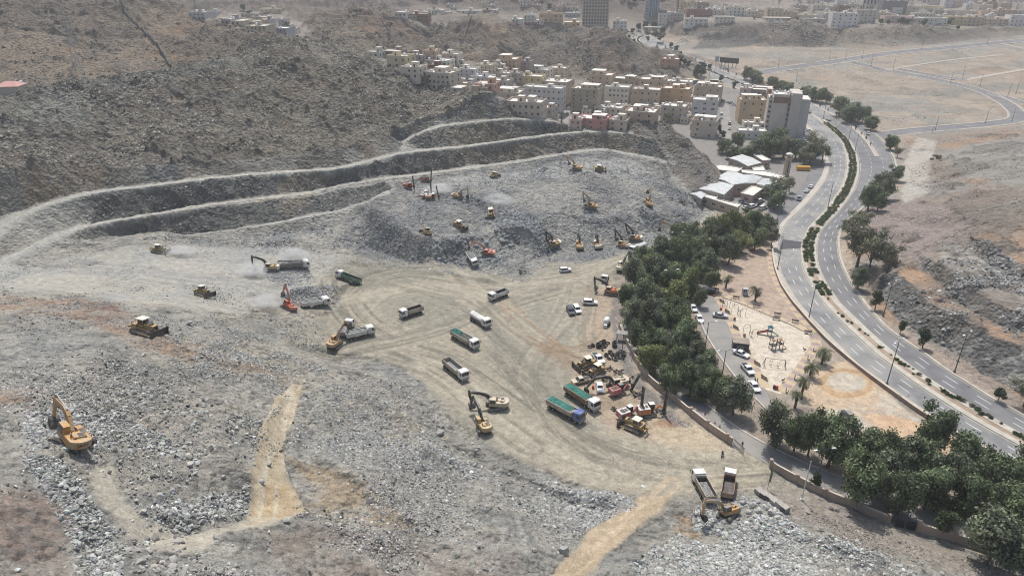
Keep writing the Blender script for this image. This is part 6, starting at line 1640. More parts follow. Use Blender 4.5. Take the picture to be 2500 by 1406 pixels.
def car(u, v, tu, tv, kind, col, label, group, sc=1.0, name=None, simple=False, cat=None):
	key=(kind, col.name)
	if key not in _cars: _cars[key]=car_meshes(kind, col)
	K=_cars[key]; p, rz=place(u, v, tu, tv)
	nm = name or {"sedan": "car", "suv": "off_road_car", "pickup": "pickup"}[kind]
	t=empty(nm, (p.x, p.y, p.z + .05), rz, sc)
	if sunk_at(p): t.location.z=float(g(p.y)) + .05
	link("body", K["body"], t); link("windscreen", K["ws"], t); link("rear_window", K["rw"], t); link("side_window", K["sl"], t); link("side_window", K["sr"], t)
	for x in (-K["L"] * .62, K["L"] * .64):
		for y in (-K["W"] + .06, K["W"] - .06): wheel(t, x, y, K["r"],.24)
	if not simple:
		for y in (-K["W"] * .68, K["W"] * .68): h = link("headlight", K["hl"], t); h.location = (K["L"] + .01, y, .78)
	tag(t, label, cat or {"sedan": "car", "suv": "car", "pickup": "pickup truck"}[kind], group); return t
_SKf=sunk.astype(np.float32)
def sunk_at(p): return samp(_SKf, p.x, p.y) > .5
QC = "cars parked on the quarry floor"
car(1380,663,1402,661, "suv", M_WCAR, "white off-road car driving alone on the upper haul road", QC, .92)
car(1440,743,1462,744, "suv", M_WCAR, "white station car facing right above the dark and white pair", QC)
car(1393,764,1400,776, "suv", M_DCAR, "dark grey car, left of the pair parked side by side", QC)
car(1408,760,1416,772, "suv", M_WCAR, "white car, right of the pair parked side by side", QC)
car(1460,880,1472,893, "pickup", M_WCAR, "clean white pickup between the tyre heap and the bulldozers", QC, 1.02)
car(1464,950,1467,964, "sedan", M_WCAR, "white car between the green covered truck and beige excavator", QC, .95)
car(1418,934,1400,938, "pickup", M_BEI, "old cream pickup in front of the parked bulldozers", QC, .98)
PC = "cars parked along the park's lane"
car(1692,756,1698,766, "sedan", M_WCAR, "white car at the tree belt's edge, nearest the skip", PC)
car(1707,782,1714,795, "sedan", M_WCAR, "white car parked second down the tree belt's edge", PC)
car(1758,774,1776,776, "sedan", M_SILV, "silver car parked alone across the lane's open side", PC)
car(1809,868,1824,874, "sedan", M_WCAR, "white car parked below the dark kiosk", PC)
car(1824,906,1834,917, "pickup", M_WCAR, "white pickup below the white car at the playground's kerb", PC)
car(1841,948,1850,960, "sedan", M_WCAR, "white car under the tree beside two standing people", PC)
car(1697,742,1700,752, "sedan", M_SILV, "grey car mostly under the trees at the lane's end", PC, .95)
LC = "cars on the side lane left of the highway"
car(1979,458,1986,448, "sedan", M_WCAR, "white car leading two others up the side lane", LC, 1.0, simple=True)
car(1969,469,1977,460, "sedan", M_WCAR, "white car between a white car and a pale pickup on the side lane", LC, 1.0, simple=True)
car(1950,488,1954,477, "pickup", M_SILV, "silver pickup, lowest of three on the side lane", LC, 1.0, simple=True)
HC = "cars on the highway"
car(2022,295,2010,290, "sedan", M_SILV, "silver car on the right carriageway near the median's gap", HC, 1.0, simple=True)
car(2119,329,2120,340, "suv", M_SILV, "grey car coming down the service road by the junction", HC, 1.0, simple=True)
car(2084,291,2090,300, "sedan", M_WCAR, "white car under the dark trees on the service road", HC, 1.0, simple=True)
for u, v, tu, tv, c, l in [(1636,131,1646,134, M_SILV, "silver van like car just past the gantry sign"),(1563,121,1567,125, M_WCAR, "white car on the upper highway's outer lane"),(1525,104,1530,107, M_WCAR, "white car at the hill's end on the upper highway"),(1666,146,1672,148, M_DCAR, "dark car at the end of the upper hedge"),(1684,164,1689,166, M_WCAR, "white car between the two dark roadside trees"),(1690,167,1696,169, M_SILV, "pale car touching the white one by the roadside trees"),(1534,82,1538,84, M_WCAR, "white car in front of the far white apartment house"),(1600,118,1606,121, M_WCAR, "white car beside the upper median hedge"),(1770,184,1780,188, M_WCAR, "white car on the wide crossing of the upper highway"),(1545,130 - 14,1550,118, M_DCAR, "dark car behind the hill's shoulder on the upper highway")]:
	car(u, v, tu, tv, "sedan", c, l, HC, 1.0, simple=True)
ST_ = "cars parked in the town streets"
for i, (u, v, tu, tv, c) in enumerate([(1761,281,1762,270,0),(1761,289,1762,278,0),(1781,297,1782,288,0),(1781,304,1782,294,1),(1781,316,1782,306,0),(1759,336,1760,326,0),(1759,349,1760,340,1),(1764,248,1772,249,2),(1779,251,1790,251,0),(1785,254,1796,254,1),(1794,258,1804,259,0),(1755,253,1764,253,2),(1386,276,1389,266,1),(1366,281,1374,276,0),(1391,238,1393,230,2),(1379,243,1386,240,2),(1394,219,1396,212,1),(1388,262,1390,254,0)]):
	car(u, v, tu, tv, "sedan" if i % 3 else "suv", (M_WCAR, M_SILV, M_DCAR)[c],("white", "silver", "dark")[c] + " car parked in a narrow street between the town blocks", ST_, 1.0, simple=True)
for i, (u, v, c) in enumerate([(1958,322,0),(1975,321,0),(1952,332,0),(1956,340,1),(1953,349,0),(1960,344,0),(1962,356,1),(1950,358,0),(1970,366,0),(1963,372,1),(1972,352,0)]):
	car(u, v, u + 10, v + 1, "sedan", (M_WCAR, M_SILV)[c],("white", "silver")[c] + " car in the roadside car park beside the tall white block", "cars in the roadside car park", 1.0, simple=True)
for i, (u, v, c) in enumerate([(1813,495,1),(1828,497,0),(1855,494,0),(1821,510,1),(1836,507,0),(1873,502,0),(1841,491,1),(1848,503,2),(1862,511,0)]):
	car(u, v, u + 10, v - 3, "sedan" if i % 2 else "suv", (M_WCAR, M_SILV, M_DCAR)[c],("white", "silver", "dark")[c] + " car in the yard of the metal roofed workshops", "cars in the workshop yard", 1.0, simple=True)
_rr=random.Random(4)
for i in range(16):
	u=1872 + i * 8.4; v=62 + _rr.uniform(-1,1.5) + (2 if u > 1960 else 0); c=_rr.choice([0,0,0,1,2])
	car(u, v, u + 6, v, "sedan", (M_WCAR, M_SILV, M_DCAR)[c],("white", "silver", "dark")[c] + " car in the long row on the rim below the far town", "cars on the rim of the far town", 1.1, simple=True)
for i in range(9):
	u=2350 + i * 17; v=61 - i * .9; c=_rr.choice([0,0,1])
	car(u, v, u + 6, v - .5, "sedan", (M_WCAR, M_SILV)[c],("white", "silver")[c] + " car on the street at the far town's right end", "cars on the rim of the far town", 1.1, simple=True)
for i, (u, v, tu, tv) in enumerate([(1508,90,1514,92),(1505,84,1511,86),(1566,88,1570,91),(1586,92,1588,96),(1612,84,1614,86),(1545,92,1548,96)]):
	car(u, v, tu, tv, "sedan", M_WCAR, "white car in front of the hazy tower blocks", "cars in front of the towers", 1.1, simple=True)
# ------------------------------------------------------------------ buildings
def wallm(c, rough=.85):
	c=(min(.72, c[0] * 1.06), c[1] * 1.0, c[2] * .93)
	k = "wall_%d_%d_%d" % tuple(int(x * 100) for x in c)
	return mat(k, c, rough, .07,.35, dirt=tuple(x * .82 for x in c))
ROOFM = mat("pale_roof_screed", (.68,.66,.61),.9,.12,.5, dirt=(.56,.53,.47)); TANKM = mat("tank_white", (.68,.69,.70),.4,.06,1.0)  # pale screed is the roofs' own colour
SHEET = mat("corrugated_sheet", (.62,.64,.63),.6,.1,.4, dirt=(.52,.53,.51)); TRIM = mat("window_trim", (.50,.46,.40),.8,.1,1.0); STONEW = mat("wall_blockwork", (.40,.345,.275),.9,.16,.8, dirt=(.33,.27,.22))
def win_mesh(fr, w=1.25, h=1.35):
	m=MB(); t=.12
	m.box(-w / 2 - t, -.10,-h / 2 - t, w / 2 + t, .0,-h / 2,0); m.box(-w / 2 - t, -.10, h / 2, w / 2 + t, .0, h / 2 + t, 0)
	m.box(-w / 2 - t, -.08,-h / 2,-w / 2,.0, h / 2,0); m.box(w / 2,-.08,-h / 2, w / 2 + t, .0, h / 2,0)
	m.box(-w / 2,-.03,-h / 2, w / 2,.0, h / 2,1); m.box(-.03,-.05,-h / 2,.03,-.03, h / 2,0)
	return m.mesh("window", [fr, M_GLS])
WIN = win_mesh(TRIM); WINW = win_mesh(mat("window_trim_white", (.62,.62,.60),.7,.05,1.0),2.2,1.3)
ACM=None
def ac_mesh():
	m = MB(); m.box(-.4,-.42,-.28,.4,-.02,.28); m.cyl((0,-.44,0),.2,.04, 'y', 10,1); return m.mesh("air_conditioner", [TANKM, M_BLK])
ACM=ac_mesh()
def tank_mesh():
	m=MB(); n=12
	m.tube([(0,0,.35),(0,0,.45),(0,0,1.5),(0,0,1.75),(0,0,1.85)],[.75,.8,.8,.5,.2], n);
	for a in range(4): m.box(.5 * math.cos(a * 1.57) - .06,.5 * math.sin(a * 1.57) - .06,0,.5 * math.cos(a * 1.57) + .06,.5 * math.sin(a * 1.57) + .06,.36)
	return m.mesh("water_tank", [TANKM])
TNK=tank_mesh()
_br=random.Random(12)
def building(u, v, w, h, label, col, D=14, fl=3, nc=4, rz=-20, hut=1, tanks=1, sidew=2, acs=0, top=None, step=None, group="town blocks", roof=None, bal=False, name="apartment_house", cat="building", wide=False, z0=None, pxs=None, band=False, upper=None):
	p=at(u, v)
	if z0 is not None: p.z=z0
	s=px_per_m(p); W_=w / s / math.cos(R(rz) + math.atan2(p.x, p.y)) ; dep=math.atan2(CAMZ - p.z, p.y); Hh=h / s / math.cos(dep)
	t=empty(name, (p.x, p.y, p.z - .3), R(rz)); wm=wallm(col); rm=roof or ROOFM; x=W_ / 2; Hh += .3
	b=MB(); b.box(-x, 0,-3, x, D, Hh, 0)
	ph=min(1.0, Hh * .16)
	for a in ((-x, 0, x, .3),(-x, D - .3, x, D),(-x, .3,-x + .3, D - .3),(x - .3,.3, x, D - .3)): b.box(a[0], a[1], Hh, a[2], a[3], Hh + ph, 0)
	b.box(-x - .08,-.08, Hh - .25, x + .08,-.001, Hh + .05,0)
	if band:
		for k in range(1, fl): b.box(-x - .06,-.10, Hh * k / fl - .12, x + .06,-.002, Hh * k / fl + .12,2)
	b.build("walls", [wm, rm, wallm(tuple(c * .72 for c in col))], t)
	r = MB(); r.box(-x + .31,.31, Hh + .01, x - .31, D - .31, Hh + .06); r.build("roof", rm, t)
	ztop=Hh
	if step:        # a set back upper storey: (x0, x1, y0, y1) as fractions, height m
		x0, x1, y0, y1, sh=step
		q=MB(); q.box(-x + 2 * x * x0, D * y0, Hh, -x + 2 * x * x1, D * y1, Hh + sh, 0); q.box(-x + 2 * x * x0 - .15, D * y0 - .15, Hh + sh, -x + 2 * x * x1 + .15, D * y1 + .15, Hh + sh + .18,1)
		so = q.build("upper_storey", [wm, rm], t);
		nwx=int(2 * x * (x1 - x0) / 4)
		for i in range(nwx):
			o = link("window", WIN, so); o.location = (-x + 2 * x * (x0 + (x1 - x0) * (i + .5) / nwx), D * y0, Hh + sh * .5)
	if hut:
		hx=x * _br.uniform(-.5,.5); hy=D * _br.uniform(.4,.7); hs=min(1.8, x * .5)
		q = MB(); q.box(hx - hs, hy - hs, Hh, hx + hs, hy + hs, Hh + 2.9,0); q.box(hx - hs - .1, hy - hs - .1, Hh + 2.9, hx + hs + .1, hy + hs + .1, Hh + 3.08,1); q.box(hx - .45, hy - hs - .03, Hh, hx + .45, hy - hs, Hh + 2.0,2); q.build("stair_hut", [wm, rm, M_DKS], t)
	for i in range(tanks):
		o = link("water_tank", TNK, t); o.location = (x * _br.uniform(-.75,.75), D * _br.uniform(.15,.85), Hh + .06); k = _br.uniform(.8,1.15); o.scale = (k, k, k)
	Hf=Hh / fl
	for j in range(fl):
		for i in range(nc):
			if _br.random() < .13: continue
			o = link("window", WINW if wide else WIN, t); o.location = (-x + 2 * x * (i + .5 + _br.uniform(-.06,.06)) / nc, -.002, Hf * (j + .55)); sc_ = min(1, Hf / 3.0) * _br.uniform(.85,1.1); o.scale = (sc_, 1, sc_)
			if acs and _br.random() < acs: q = link("air_conditioner", ACM, t); q.location = (o.location.x + 1.25,0, o.location.z + .3)
	for j in range(fl):
		for i in range(sidew):
			o = link("window", WIN, t); o.location = (x + .002, D * (i + .5) / sidew, Hf * (j + .55)); o.rotation_euler = (0,0, R(90));
			if acs and _br.random() < acs: q = link("air_conditioner", ACM, t); q.location = (x, o.location.y + 1.2, o.location.z); q.rotation_euler = (0,0, R(90))
	if bal:
		for j in range(1, fl):
			q = MB(); q.box(-x * .9,-1.1, Hf * j - .1,-x * .35,0, Hf * j + .05); q.box(-x * .9,-1.12, Hf * j + .05,-x * .35,-1.0, Hf * j + .95); q.build("balcony", wm, t)
	tag(t, label, cat, group); return t
T=[
 (1424,279,64,56, "greige six storey block with dark floor bands at the street corner", (.42,.37,.30),16,6,4, dict(band=True, sidew=3, acs=.3, step=(.3,.95,.3,.9,2.8))),
 (1462,252,52,62, "tall peach block behind the greige banded one", (.50,.40,.30),18,6,3, dict(acs=.2, step=(.0,.6,.35,.9,3))),
 (1518,244,58,46, "beige block with an arched carport roof on top", (.45,.385,.31),16,4,4, dict(acs=.2, step=(.55,.95,.1,.6,2.6))),
 (1502,264,58,46, "white four storey block with paired dark windows", (.64,.62,.57),14,4,6, dict(acs=.5, sidew=3, tanks=3)),
 (1585,250,60,50, "pinkish beige block with a maroon hipped roof room", (.50,.42,.35),16,4,3, dict(step=(.45,.95,.1,.6,2.6), acs=.2)),
 (1573,268,66,44, "tan block with green sheets and clutter on its roof", (.46,.38,.30),15,3,4, dict(tanks=4, acs=.2)),
 (1653,238,62,34, "pale block crowded with rooftop units near the bare hill", (.56,.51,.47),15,3,4, dict(tanks=5, acs=.2)),
 (1645,264,64,42, "orange tan block with two dark vertical strips", (.54,.37,.21),15,4,2, dict(step=(.35,.6,.2,.7,3), tanks=2)),
 (1723,254,62,38, "wide tan block with few windows beside the street's end", (.45,.385,.30),15,3,4, dict(step=(.05,.8,.3,.8,2.2))),
 (1640,298,56,34, "grey beige block with round tanks behind the knoll", (.48,.43,.38),14,3,3, dict(tanks=3)),
 (1716,296,60,46, "pale blue grey block with wide window bands", (.55,.55,.565),14,4,3, dict(wide=True, step=(.5,.95,.2,.8,2.6))),
 (1714,336,58,36, "cream block with white roof shelters nearest the quarry", (.54,.48,.42),13,3,2, dict(tanks=3, step=(.05,.9,.35,.9,2.4))),
 (1482,286,64,20, "low pink roofed house below the white four storey block", (.58,.53,.47),14,2,5, dict(tanks=4)),
 (1560,292,72,22, "low brown fronted house with a fan shaped roof room", (.48,.38,.31),14,2,3, dict(step=(.2,.55,.4,.9,2.4), tanks=2)),
 (1442,315,70,21, "rose pink house at the foot of the greige block", (.50,.27,.25),13,2,3, dict(tanks=1, step=(.5,.95,.1,.6,2.4), roof=None)),
 (1404,314,28,20, "small pale pink house joined to the rose pink one", (.58,.44,.40),10,2,2, dict()),
 (1506,318,42,22, "small cream house with white tanks behind the knoll's left foot", (.56,.49,.42),10,2,2, dict(tanks=4)),
 (1632,166,42,17, "brown house with a white roof beside the upper highway", (.40,.27,.20),16,2,3, dict(step=(.3,.65,.3,.8,3))),
 (1238,247,58,33, "large blank pale house above the bench road's end", (.52,.47,.415),17,3,1, dict(step=(.05,.7,.2,.8,2.6), sidew=1)),
 (1322,254,92,42, "long white house block with rows of small windows", (.62,.62,.62),12,3,8, dict(acs=.4, tanks=4, sidew=2)),
 (1277,284,86,30, "long beige house with a brown roof yard in front of the white block", (.51,.45,.40),13,2,6, dict(step=(.55,.75,.4,.8,2.6))),
 (1334,280,26,26, "narrow grey beige wing beside the street", (.44,.40,.36),12,2,2, dict()),
 (1292,212,56,24, "yellow house with a brown corner and glass roof", (.56,.48,.27),14,2,4, dict(tanks=2)),
 (1352,240,62,40, "ornate beige block with arched windows at the street's left side", (.48,.42,.36),20,4,5, dict(acs=.2, tanks=3)),
 (1358,196,42,28, "cream tower like block with domed tanks", (.55,.49,.38),14,4,3, dict(tanks=4)),
 (1310,186,52,16, "white house with stepped roof rooms", (.60,.59,.56),13,2,4, dict(step=(.1,.6,.2,.8,3), tanks=4)),
 (1282,176,22,30, "narrow mauve grey block standing alone", (.36,.31,.31),12,4,1, dict()),
 (1236,166,46,26, "tan brick block against the bare hill", (.44,.335,.25),18,3,5, dict(step=(.0,.5,.3,.9,3))),
 (1181,176,40,24, "cream house with a dark red roof box", (.53,.48,.38),12,3,4, dict(tanks=3)),
 (1173,208,46,28, "bluish white block with a grey side", (.60,.62,.66),12,3,4, dict(acs=.2, tanks=2)),
 (1212,218,52,28, "grey pink house block with flat parapets", (.44,.395,.375),13,3,5, dict(acs=.2)),
 (1066,211,64,34, "cream three storey block with a white side wall", (.52,.475,.42),15,3,6, dict(acs=.3, tanks=2, step=(.3,.7,.3,.8,3))),
 (1000,198,44,22, "white house half hidden by the dark hill", (.58,.54,.48),12,2,3, dict(tanks=2)),
 (1029,206,20,22, "small dark brown house next to the white one", (.17,.14,.14),9,2,2, dict()),
 (1140,184,40,22, "white terrace house with stairs", (.60,.61,.62),12,3,3, dict(tanks=1)),
 (968,164,46,24, "pale yellow villa on the hill's edge", (.58,.52,.38),12,2,3, dict(hut=1)),
 (952,140,48,15, "purple brown house behind the yellow villa", (.32,.25,.24),12,2,4, dict()),
 (1004,143,50,16, "mauve grey house row", (.38,.34,.36),12,2,5, dict()),
 (1048,135,32,17, "tan framed house with a white roof", (.48,.37,.27),12,2,3, dict()),
 (1091,142,52,20, "white block with a red edged roof on pillars", (.58,.545,.50),12,2,5, dict()),
 (1055,150,66,12, "long low white building with many roof boxes", (.62,.61,.60),14,1,7, dict(tanks=3)),
 (1060,165,30,13, "dark red brown house with a small tower", (.24,.11,.09),10,2,2, dict()),
 (1084,166,26,15, "small cream house right of the red brown one", (.55,.48,.36),10,2,2, dict()),
 (910,136,30,12, "white cube house at the dark hill's shoulder", (.60,.60,.58),9,1,2, dict(tanks=0)),
 (1054,212,26,12, "low walled yard house at the dark hill's foot", (.52,.48,.42),10,1,2, dict(tanks=0, hut=0)),
 (1136,168,44,8, "low row of sheds in the middle of the left quarter", (.46,.42,.36),10,1,5, dict(tanks=2, hut=0)),
 (1222,190,36,14, "low white villa with a round tank", (.60,.56,.50),11,1,3, dict(tanks=3)),
 (1182,228,46,12, "low house with orange awnings on the dark hill's rim", (.52,.34,.27),11,1,3, dict(tanks=1)),
 (1120,226,40,8, "low flat sheds behind the dark hill's crest", (.44,.43,.41),10,1,2, dict(tanks=0, hut=0)),
 (1252,196,26,16, "small grey house behind the yellow one", (.45,.42,.40),10,2,2, dict()),
 (1862 + 11,294,24,60, "narrow brown block with balconies beside the tall white one", (.40,.27,.21),12,6,1, dict(bal=False, wide=True, sidew=0)),
 (1832,302,60,52, "tan stepped block right of the street", (.50,.40,.28),14,4,3, dict(step=(.1,.7,.4,.9,3), tanks=2, rz=-8)),
 (1840,324,50,20, "low white block in front of the tan stepped one", (.58,.55,.50),9,2,4, dict(rz=-8, tanks=2)),
 (1836,340,64,17, "grey white house with a balustrade above the grove", (.55,.55,.54),10,1,4, dict(rz=-8, tanks=2)),
 (1847,262,36,38, "unfinished grey stone block behind the tan stepped one", (.27,.25,.235),12,3,3, dict(hut=0, tanks=0)),
 (1816,258,28,38, "pale block with a white roof at the street's right end", (.52,.47,.44),12,4,1, dict()),
 (1856,232,52,16, "flat brown fronted hall near the highway", (.36,.22,.18),14,1,4, dict(hut=0, tanks=1)),
]
for q in T:
	kw = q[9]; kw.setdefault("rz", -20 + _br.uniform(-4,4))
	building(q[0], q[1], q[2], q[3], q[4], q[5], q[6], q[7], q[8], group="houses and blocks of the town", **kw)
# tall white block of three slabs
p = at(1915,335); s = px_per_m(p); t = empty("apartment_tower", (p.x, p.y, p.z - .5), R(-14)); h = 27.5
wm=wallm((.50,.475,.46)); wg=wallm((.44,.45,.46))
b=MB(); b.box(-10.5,0,0,-1.3,16, h - 1); b.box(.2,-1.5,0,6.4,16, h + 1.2); b.box(-1.3,1.2,0,.2,15, h - .5); b.box(-13,3,0,-10.5,15, h - 2.5)
for a in ((-10.5,0,-1.3,.3),(-10.5,15.7,-1.3,16),(-10.5,.3,-10.2,15.7)): b.box(a[0], a[1], h - 1, a[2], a[3], h + .1)
b.build("walls", wm, t); b = MB(); b.box(6.4,-.5,0,12,15, h - 2.5); b.build("grey_wing", wg, t)
r = MB(); r.box(-10.1,.4, h - .98,-1.4,15.6, h - .9); r.box(6.6,-.3, h - 2.49,11.8,14.8, h - 2.4); r.build("roof", ROOFM, t)
r = MB(); r.box(-10.4,-.05, h - 5.5,-1.4,-.002, h - 1.6); r.build("brown_panel", wallm((.24,.15,.12)), t)
for i in range(9):
	o = link("window", WIN, t); o.location = (-.55,1.2,2 + i * 3.2); o.scale = (.6,1,.8)
	o = link("window", WIN, t); o.location = (12.0,3,2 + i * 3.0); o.rotation_euler = (0,0, R(90))
	o = link("window", WIN, t); o.location = (12.0,9,2 + i * 3.0); o.rotation_euler = (0,0, R(90))
	if i < 8: o = link("window", WIN, t); o.location = (-11.8,3,3 + i * 3.2)
for i in range(7): o = link("water_tank", TNK, t); o.location = (_br.uniform(-9,11), _br.uniform(3,13), h - .4)
tag(t, "tall white block of three windowless slabs beside the highway", "apartment tower", "houses and blocks of the town")
# towers in the far town
def tower(u0, u1, vb, H, label, kind, D=28, rz=-8):
	p = at((u0 + u1) / 2, vb); s = px_per_m(p); w = (u1 - u0) / s; x = w / 2; t = empty("tower_block", (p.x, p.y, p.z - 1), R(rz))
	c={0: (.40,.385,.365),1: (.42,.45,.50),2: (.56,.56,.56)}[kind]; wm=wallm(c); b=MB(); b.box(-x, 0,-4, x, D, H)
	if kind == 0:
		n=9; m=11; fh=3.5; z00=6
		for i in range(n + 1): xx=-x + 2 * x * i / n; b.box(xx - .45,-.5,4, xx + .45,0, H, 0)
		for j in range(12): b.box(-x - .5,-.62, z00 + j * fh - .55, x + .5,-.5, z00 + j * fh + .55,0)
		for j in range(12): b.box(x, -.4, z00 + j * fh - .5, x + .9, D, z00 + j * fh + .1,0)
		b.build("walls", wm, t)
		wq = MB(); wq.box(-1,-.06,-.95,1,.0,.95); wq = wq.mesh("window", [M_GLS])
		for j in range(m):
			for i in range(n): o = link("window", wq, t); o.location = (-x + 2 * x * (i + .5) / n, -.003, z00 + (j + .5) * fh); o.scale = (.8,1,1)
		up=MB()
		for j in range(m, 12):
			for i in range(n): a=-x + 2 * x * (i + .5) / n; z=z00 + (j + .5) * fh; up.box(a - .8,-.06, z - .95, a + .8,-.003, z + .95)
		o = up.build("window_rows", M_GLS, t); o["kind"] = "stuff"
	elif kind == 1:
		b.build("walls", wallm((.38,.39,.42)), t); gl = mat("blue_curtain_glass", (.13,.19,.27),.15,.2,.2, spec=.8)
		q=MB(); q.box(-x * .35,-.8,2, x * .75,.0, H + 2)
		q.build("glass_front", gl, t)
		q = MB(); [q.box(a - .25,-1.05,2, a + .25,-.8, H + 2) for a in (-x * .35,0, x * .2, x * .42, x * .75)]; q.build("mullion", wm, t)
		for j in range(16):
			o = link("window", WINW, t); o.location = (-x * .68,-.002,4 + j * 3.4)
	else:
		b.build("walls", wm, t)
		for i in range(5): q = MB(); a = -x + 2 * x * (i + .5) / 5; q.box(a - .9,-.08,1, a + .9,0, H - 1.5); q.build("glass_strip", M_GLS, t)
	r = MB(); r.box(-x - .3,-.3, H, x + .3, D + .3, H + .6); r.build("roof", ROOFM, t)
	tag(t, label, "tower block", "tower blocks of the far town")
tower(1421,1482,77,46, "unfinished looking concrete tower with a grid of dark square windows", 0)
tower(1571,1606,62,58, "slim tower with a blue glass front", 1,22)
tower(2103,2143,31,48, "white tower with dark vertical glass strips in the far town", 2,20)
q=MB(); pp=at(1486,86);
# far houses
F=[(1005,32,18,20,.58,.54,.44),(1027,34,22,16,.58,.57,.52),(1060,34,15,30,.55,.52,.42),(1022,47,46,14,.27,.16,.14),(978,44,26,9,.62,.62,.60),(1042,47,24,8,.64,.64,.62),(1097,34,22,16,.55,.52,.45),(1118,34,24,15,.48,.45,.42),(1075,46,16,7,.66,.66,.64),(1145,44,62,6,.62,.60,.55),(1186,38,22,10,.58,.54,.46),(1213,36,20,7,.45,.40,.37),(1205,46,20,5,.66,.66,.65),(1253,38,20,24,.46,.38,.32),(1273,26,24,18,.30,.17,.15),(1281,42,24,24,.58,.57,.56),(1292,52,26,18,.60,.60,.58),(1262,50,26,7,.64,.64,.63),(1299,57,24,7,.25,.15,.14),(1345,54,58,16,.52,.42,.30),(1397,54,36,10,.36,.41,.47),(1396,64,38,8,.56,.40,.26),(1318,56,18,9,.62,.61,.60),(1512,80,34,22,.62,.62,.64),(1498,36,12,10,.58,.55,.52),(1538,34,12,14,.50,.44,.40),(1560,40,22,14,.54,.52,.50),
	 (1624,72,36,24,.60,.59,.57),(1650,66,32,12,.36,.34,.34),(1618,40,24,12,.55,.51,.48),(1666,40,16,24,.54,.46,.36),(1686,40,26,22,.52,.44,.35),(1715,38,28,18,.28,.20,.20),(1698,66,54,14,.60,.59,.58),(1706,52,60,14,.27,.15,.14),(1745,46,30,12,.62,.61,.58),(1768,60,46,12,.60,.58,.54),(1792,46,46,20,.60,.60,.56),(1768,36,12,18,.55,.45,.42),(1832,48,34,12,.58,.56,.50),(1888,52,36,24,.52,.45,.36),(1926,50,34,22,.52,.44,.35),(1898,60,62,6,.50,.42,.34),(1966,46,52,14,.58,.53,.42),(1985,60,52,14,.46,.42,.38),(2026,50,36,14,.42,.42,.44),(2058,38,28,12,.27,.17,.14),(2059,68,58,30,.66,.66,.66),(2110,62,44,26,.52,.50,.46),(2150,54,40,14,.52,.48,.42),(2178,42,54,26,.20,.20,.22),(2218,38,40,22,.50,.48,.44),(2190,64,60,14,.60,.48,.46),(2228,68,56,10,.56,.50,.44),(2280,70,50,14,.62,.62,.60),(2252,50,40,12,.56,.54,.50),(2335,62,40,18,.56,.48,.28),(2376,60,44,18,.48,.40,.32),(2270,28,60,16,.56,.51,.36),(2302,44,44,12,.44,.42,.40),(2346,34,60,12,.50,.46,.42),(2340,16,60,16,.60,.60,.62),(2392,40,48,10,.54,.50,.46),(2430,54,50,18,.52,.42,.36),(2486,56,34,22,.62,.62,.63),(2450,34,50,12,.56,.42,.32),(2490,34,40,10,.54,.50,.44),(2465,16,50,12,.58,.56,.54),(2160,18,44,16,.58,.57,.58),(2205,18,40,22,.54,.50,.52),(2410,14,36,14,.34,.22,.20),(1950,30,30,12,.46,.42,.40),(2000,34,34,12,.58,.55,.50),(2080,30,26,10,.55,.52,.46),
	 (480,40,36,13,.50,.51,.54),(522,46,16,9,.52,.54,.57),(560,54,50,9,.58,.51,.38),(557,68,28,11,.33,.30,.34),(582,74,30,9,.58,.53,.40),(612,54,40,8,.36,.33,.32),(633,58,36,9,.44,.33,.26),(664,52,50,8,.58,.50,.36),(612,62,20,8,.50,.40,.34),(637,76,24,13,.50,.36,.24),(614,76,24,12,.56,.52,.42),(628,92,46,13,.50,.46,.38),(670,66,50,14,.40,.40,.42),(655,90,14,24,.48,.46,.46),(684,92,34,14,.40,.43,.50),(706,80,18,8,.60,.58,.52)]
_pat = ["flat roofed", "parapeted", "plain fronted", "small windowed"]
def cname(c):
	r, g_, b=c
	if max(c) < .24: return "charcoal"
	if r > 1.5 * g_ : return "red brown"
	if b > r: return "bluish white" if r > .5 else "blue grey"
	if r > .56 and b > .5: return "white"
	if r > 1.7 * b: return "ochre yellow"
	if r > 1.3 * b: return "tan"
	return "cream" if r > .5 else "grey beige"
_seen=set()
for i, (u, v, w, h, r, g_, b) in enumerate(F):
	if u < 800: where = "in the top left valley"; gg = "houses in the top left valley"
	elif u < 1412: where = "left of the concrete tower"; gg = "houses left of the far towers"
	elif u < 1640: where = "near the foot of the two towers"; gg = "houses at the foot of the towers"
	else: where = "of the far rim town"; gg = "houses of the far town on the rim"
	n = "%s %s %s house" % ("long" if w > 2.6 * h else "tall" if h > w * .9 else "broad" if w > 44 else "small" if w < 24 else "mid sized", cname((r, g_, b)), _pat[(i * 7) % 4])
	lab = n + " " + where
	building(u, v + 1, w * 1.0, h, lab, (r, g_, b),16, max(1, min(4, int(h / 6))), max(1, min(5, int(w / 8))), rz=-8 if u > 1400 else -4, hut=i % 2, tanks=i % 3, sidew=0, group=gg, name="house")
# denser hazy streets of the far town
for i in range(110):
	u=_br.uniform(1660,2520); v=_br.uniform(6,50) if u > 1960 else _br.uniform(34,50); w=_br.uniform(16,40); h=_br.uniform(6,14)
	c=_br.choice([(.56,.52,.46),(.60,.58,.54),(.50,.45,.38),(.46,.42,.39),(.60,.60,.60),(.52,.42,.34),(.36,.30,.28)])
	building(u, v, w, h, "small flat roofed house of the hazy crowd behind the rim", c, 12,1,3, rz=_br.uniform(-14,2), hut=i % 2, tanks=1, sidew=0, group="small hazy houses behind the rim", name="house")
for i in range(26):
	u=_br.uniform(960,1410); v=_br.uniform(30,50); w=_br.uniform(12,26); h=_br.uniform(5,10)
	building(u, v, w, h, "small low house squeezed between the far quarter's larger ones", _br.choice([(.56,.52,.46),(.60,.58,.54),(.46,.42,.39),(.40,.30,.27)]),10,1,2, rz=-5, hut=0, tanks=1, sidew=0, group="small low houses of the far left quarter", name="house")
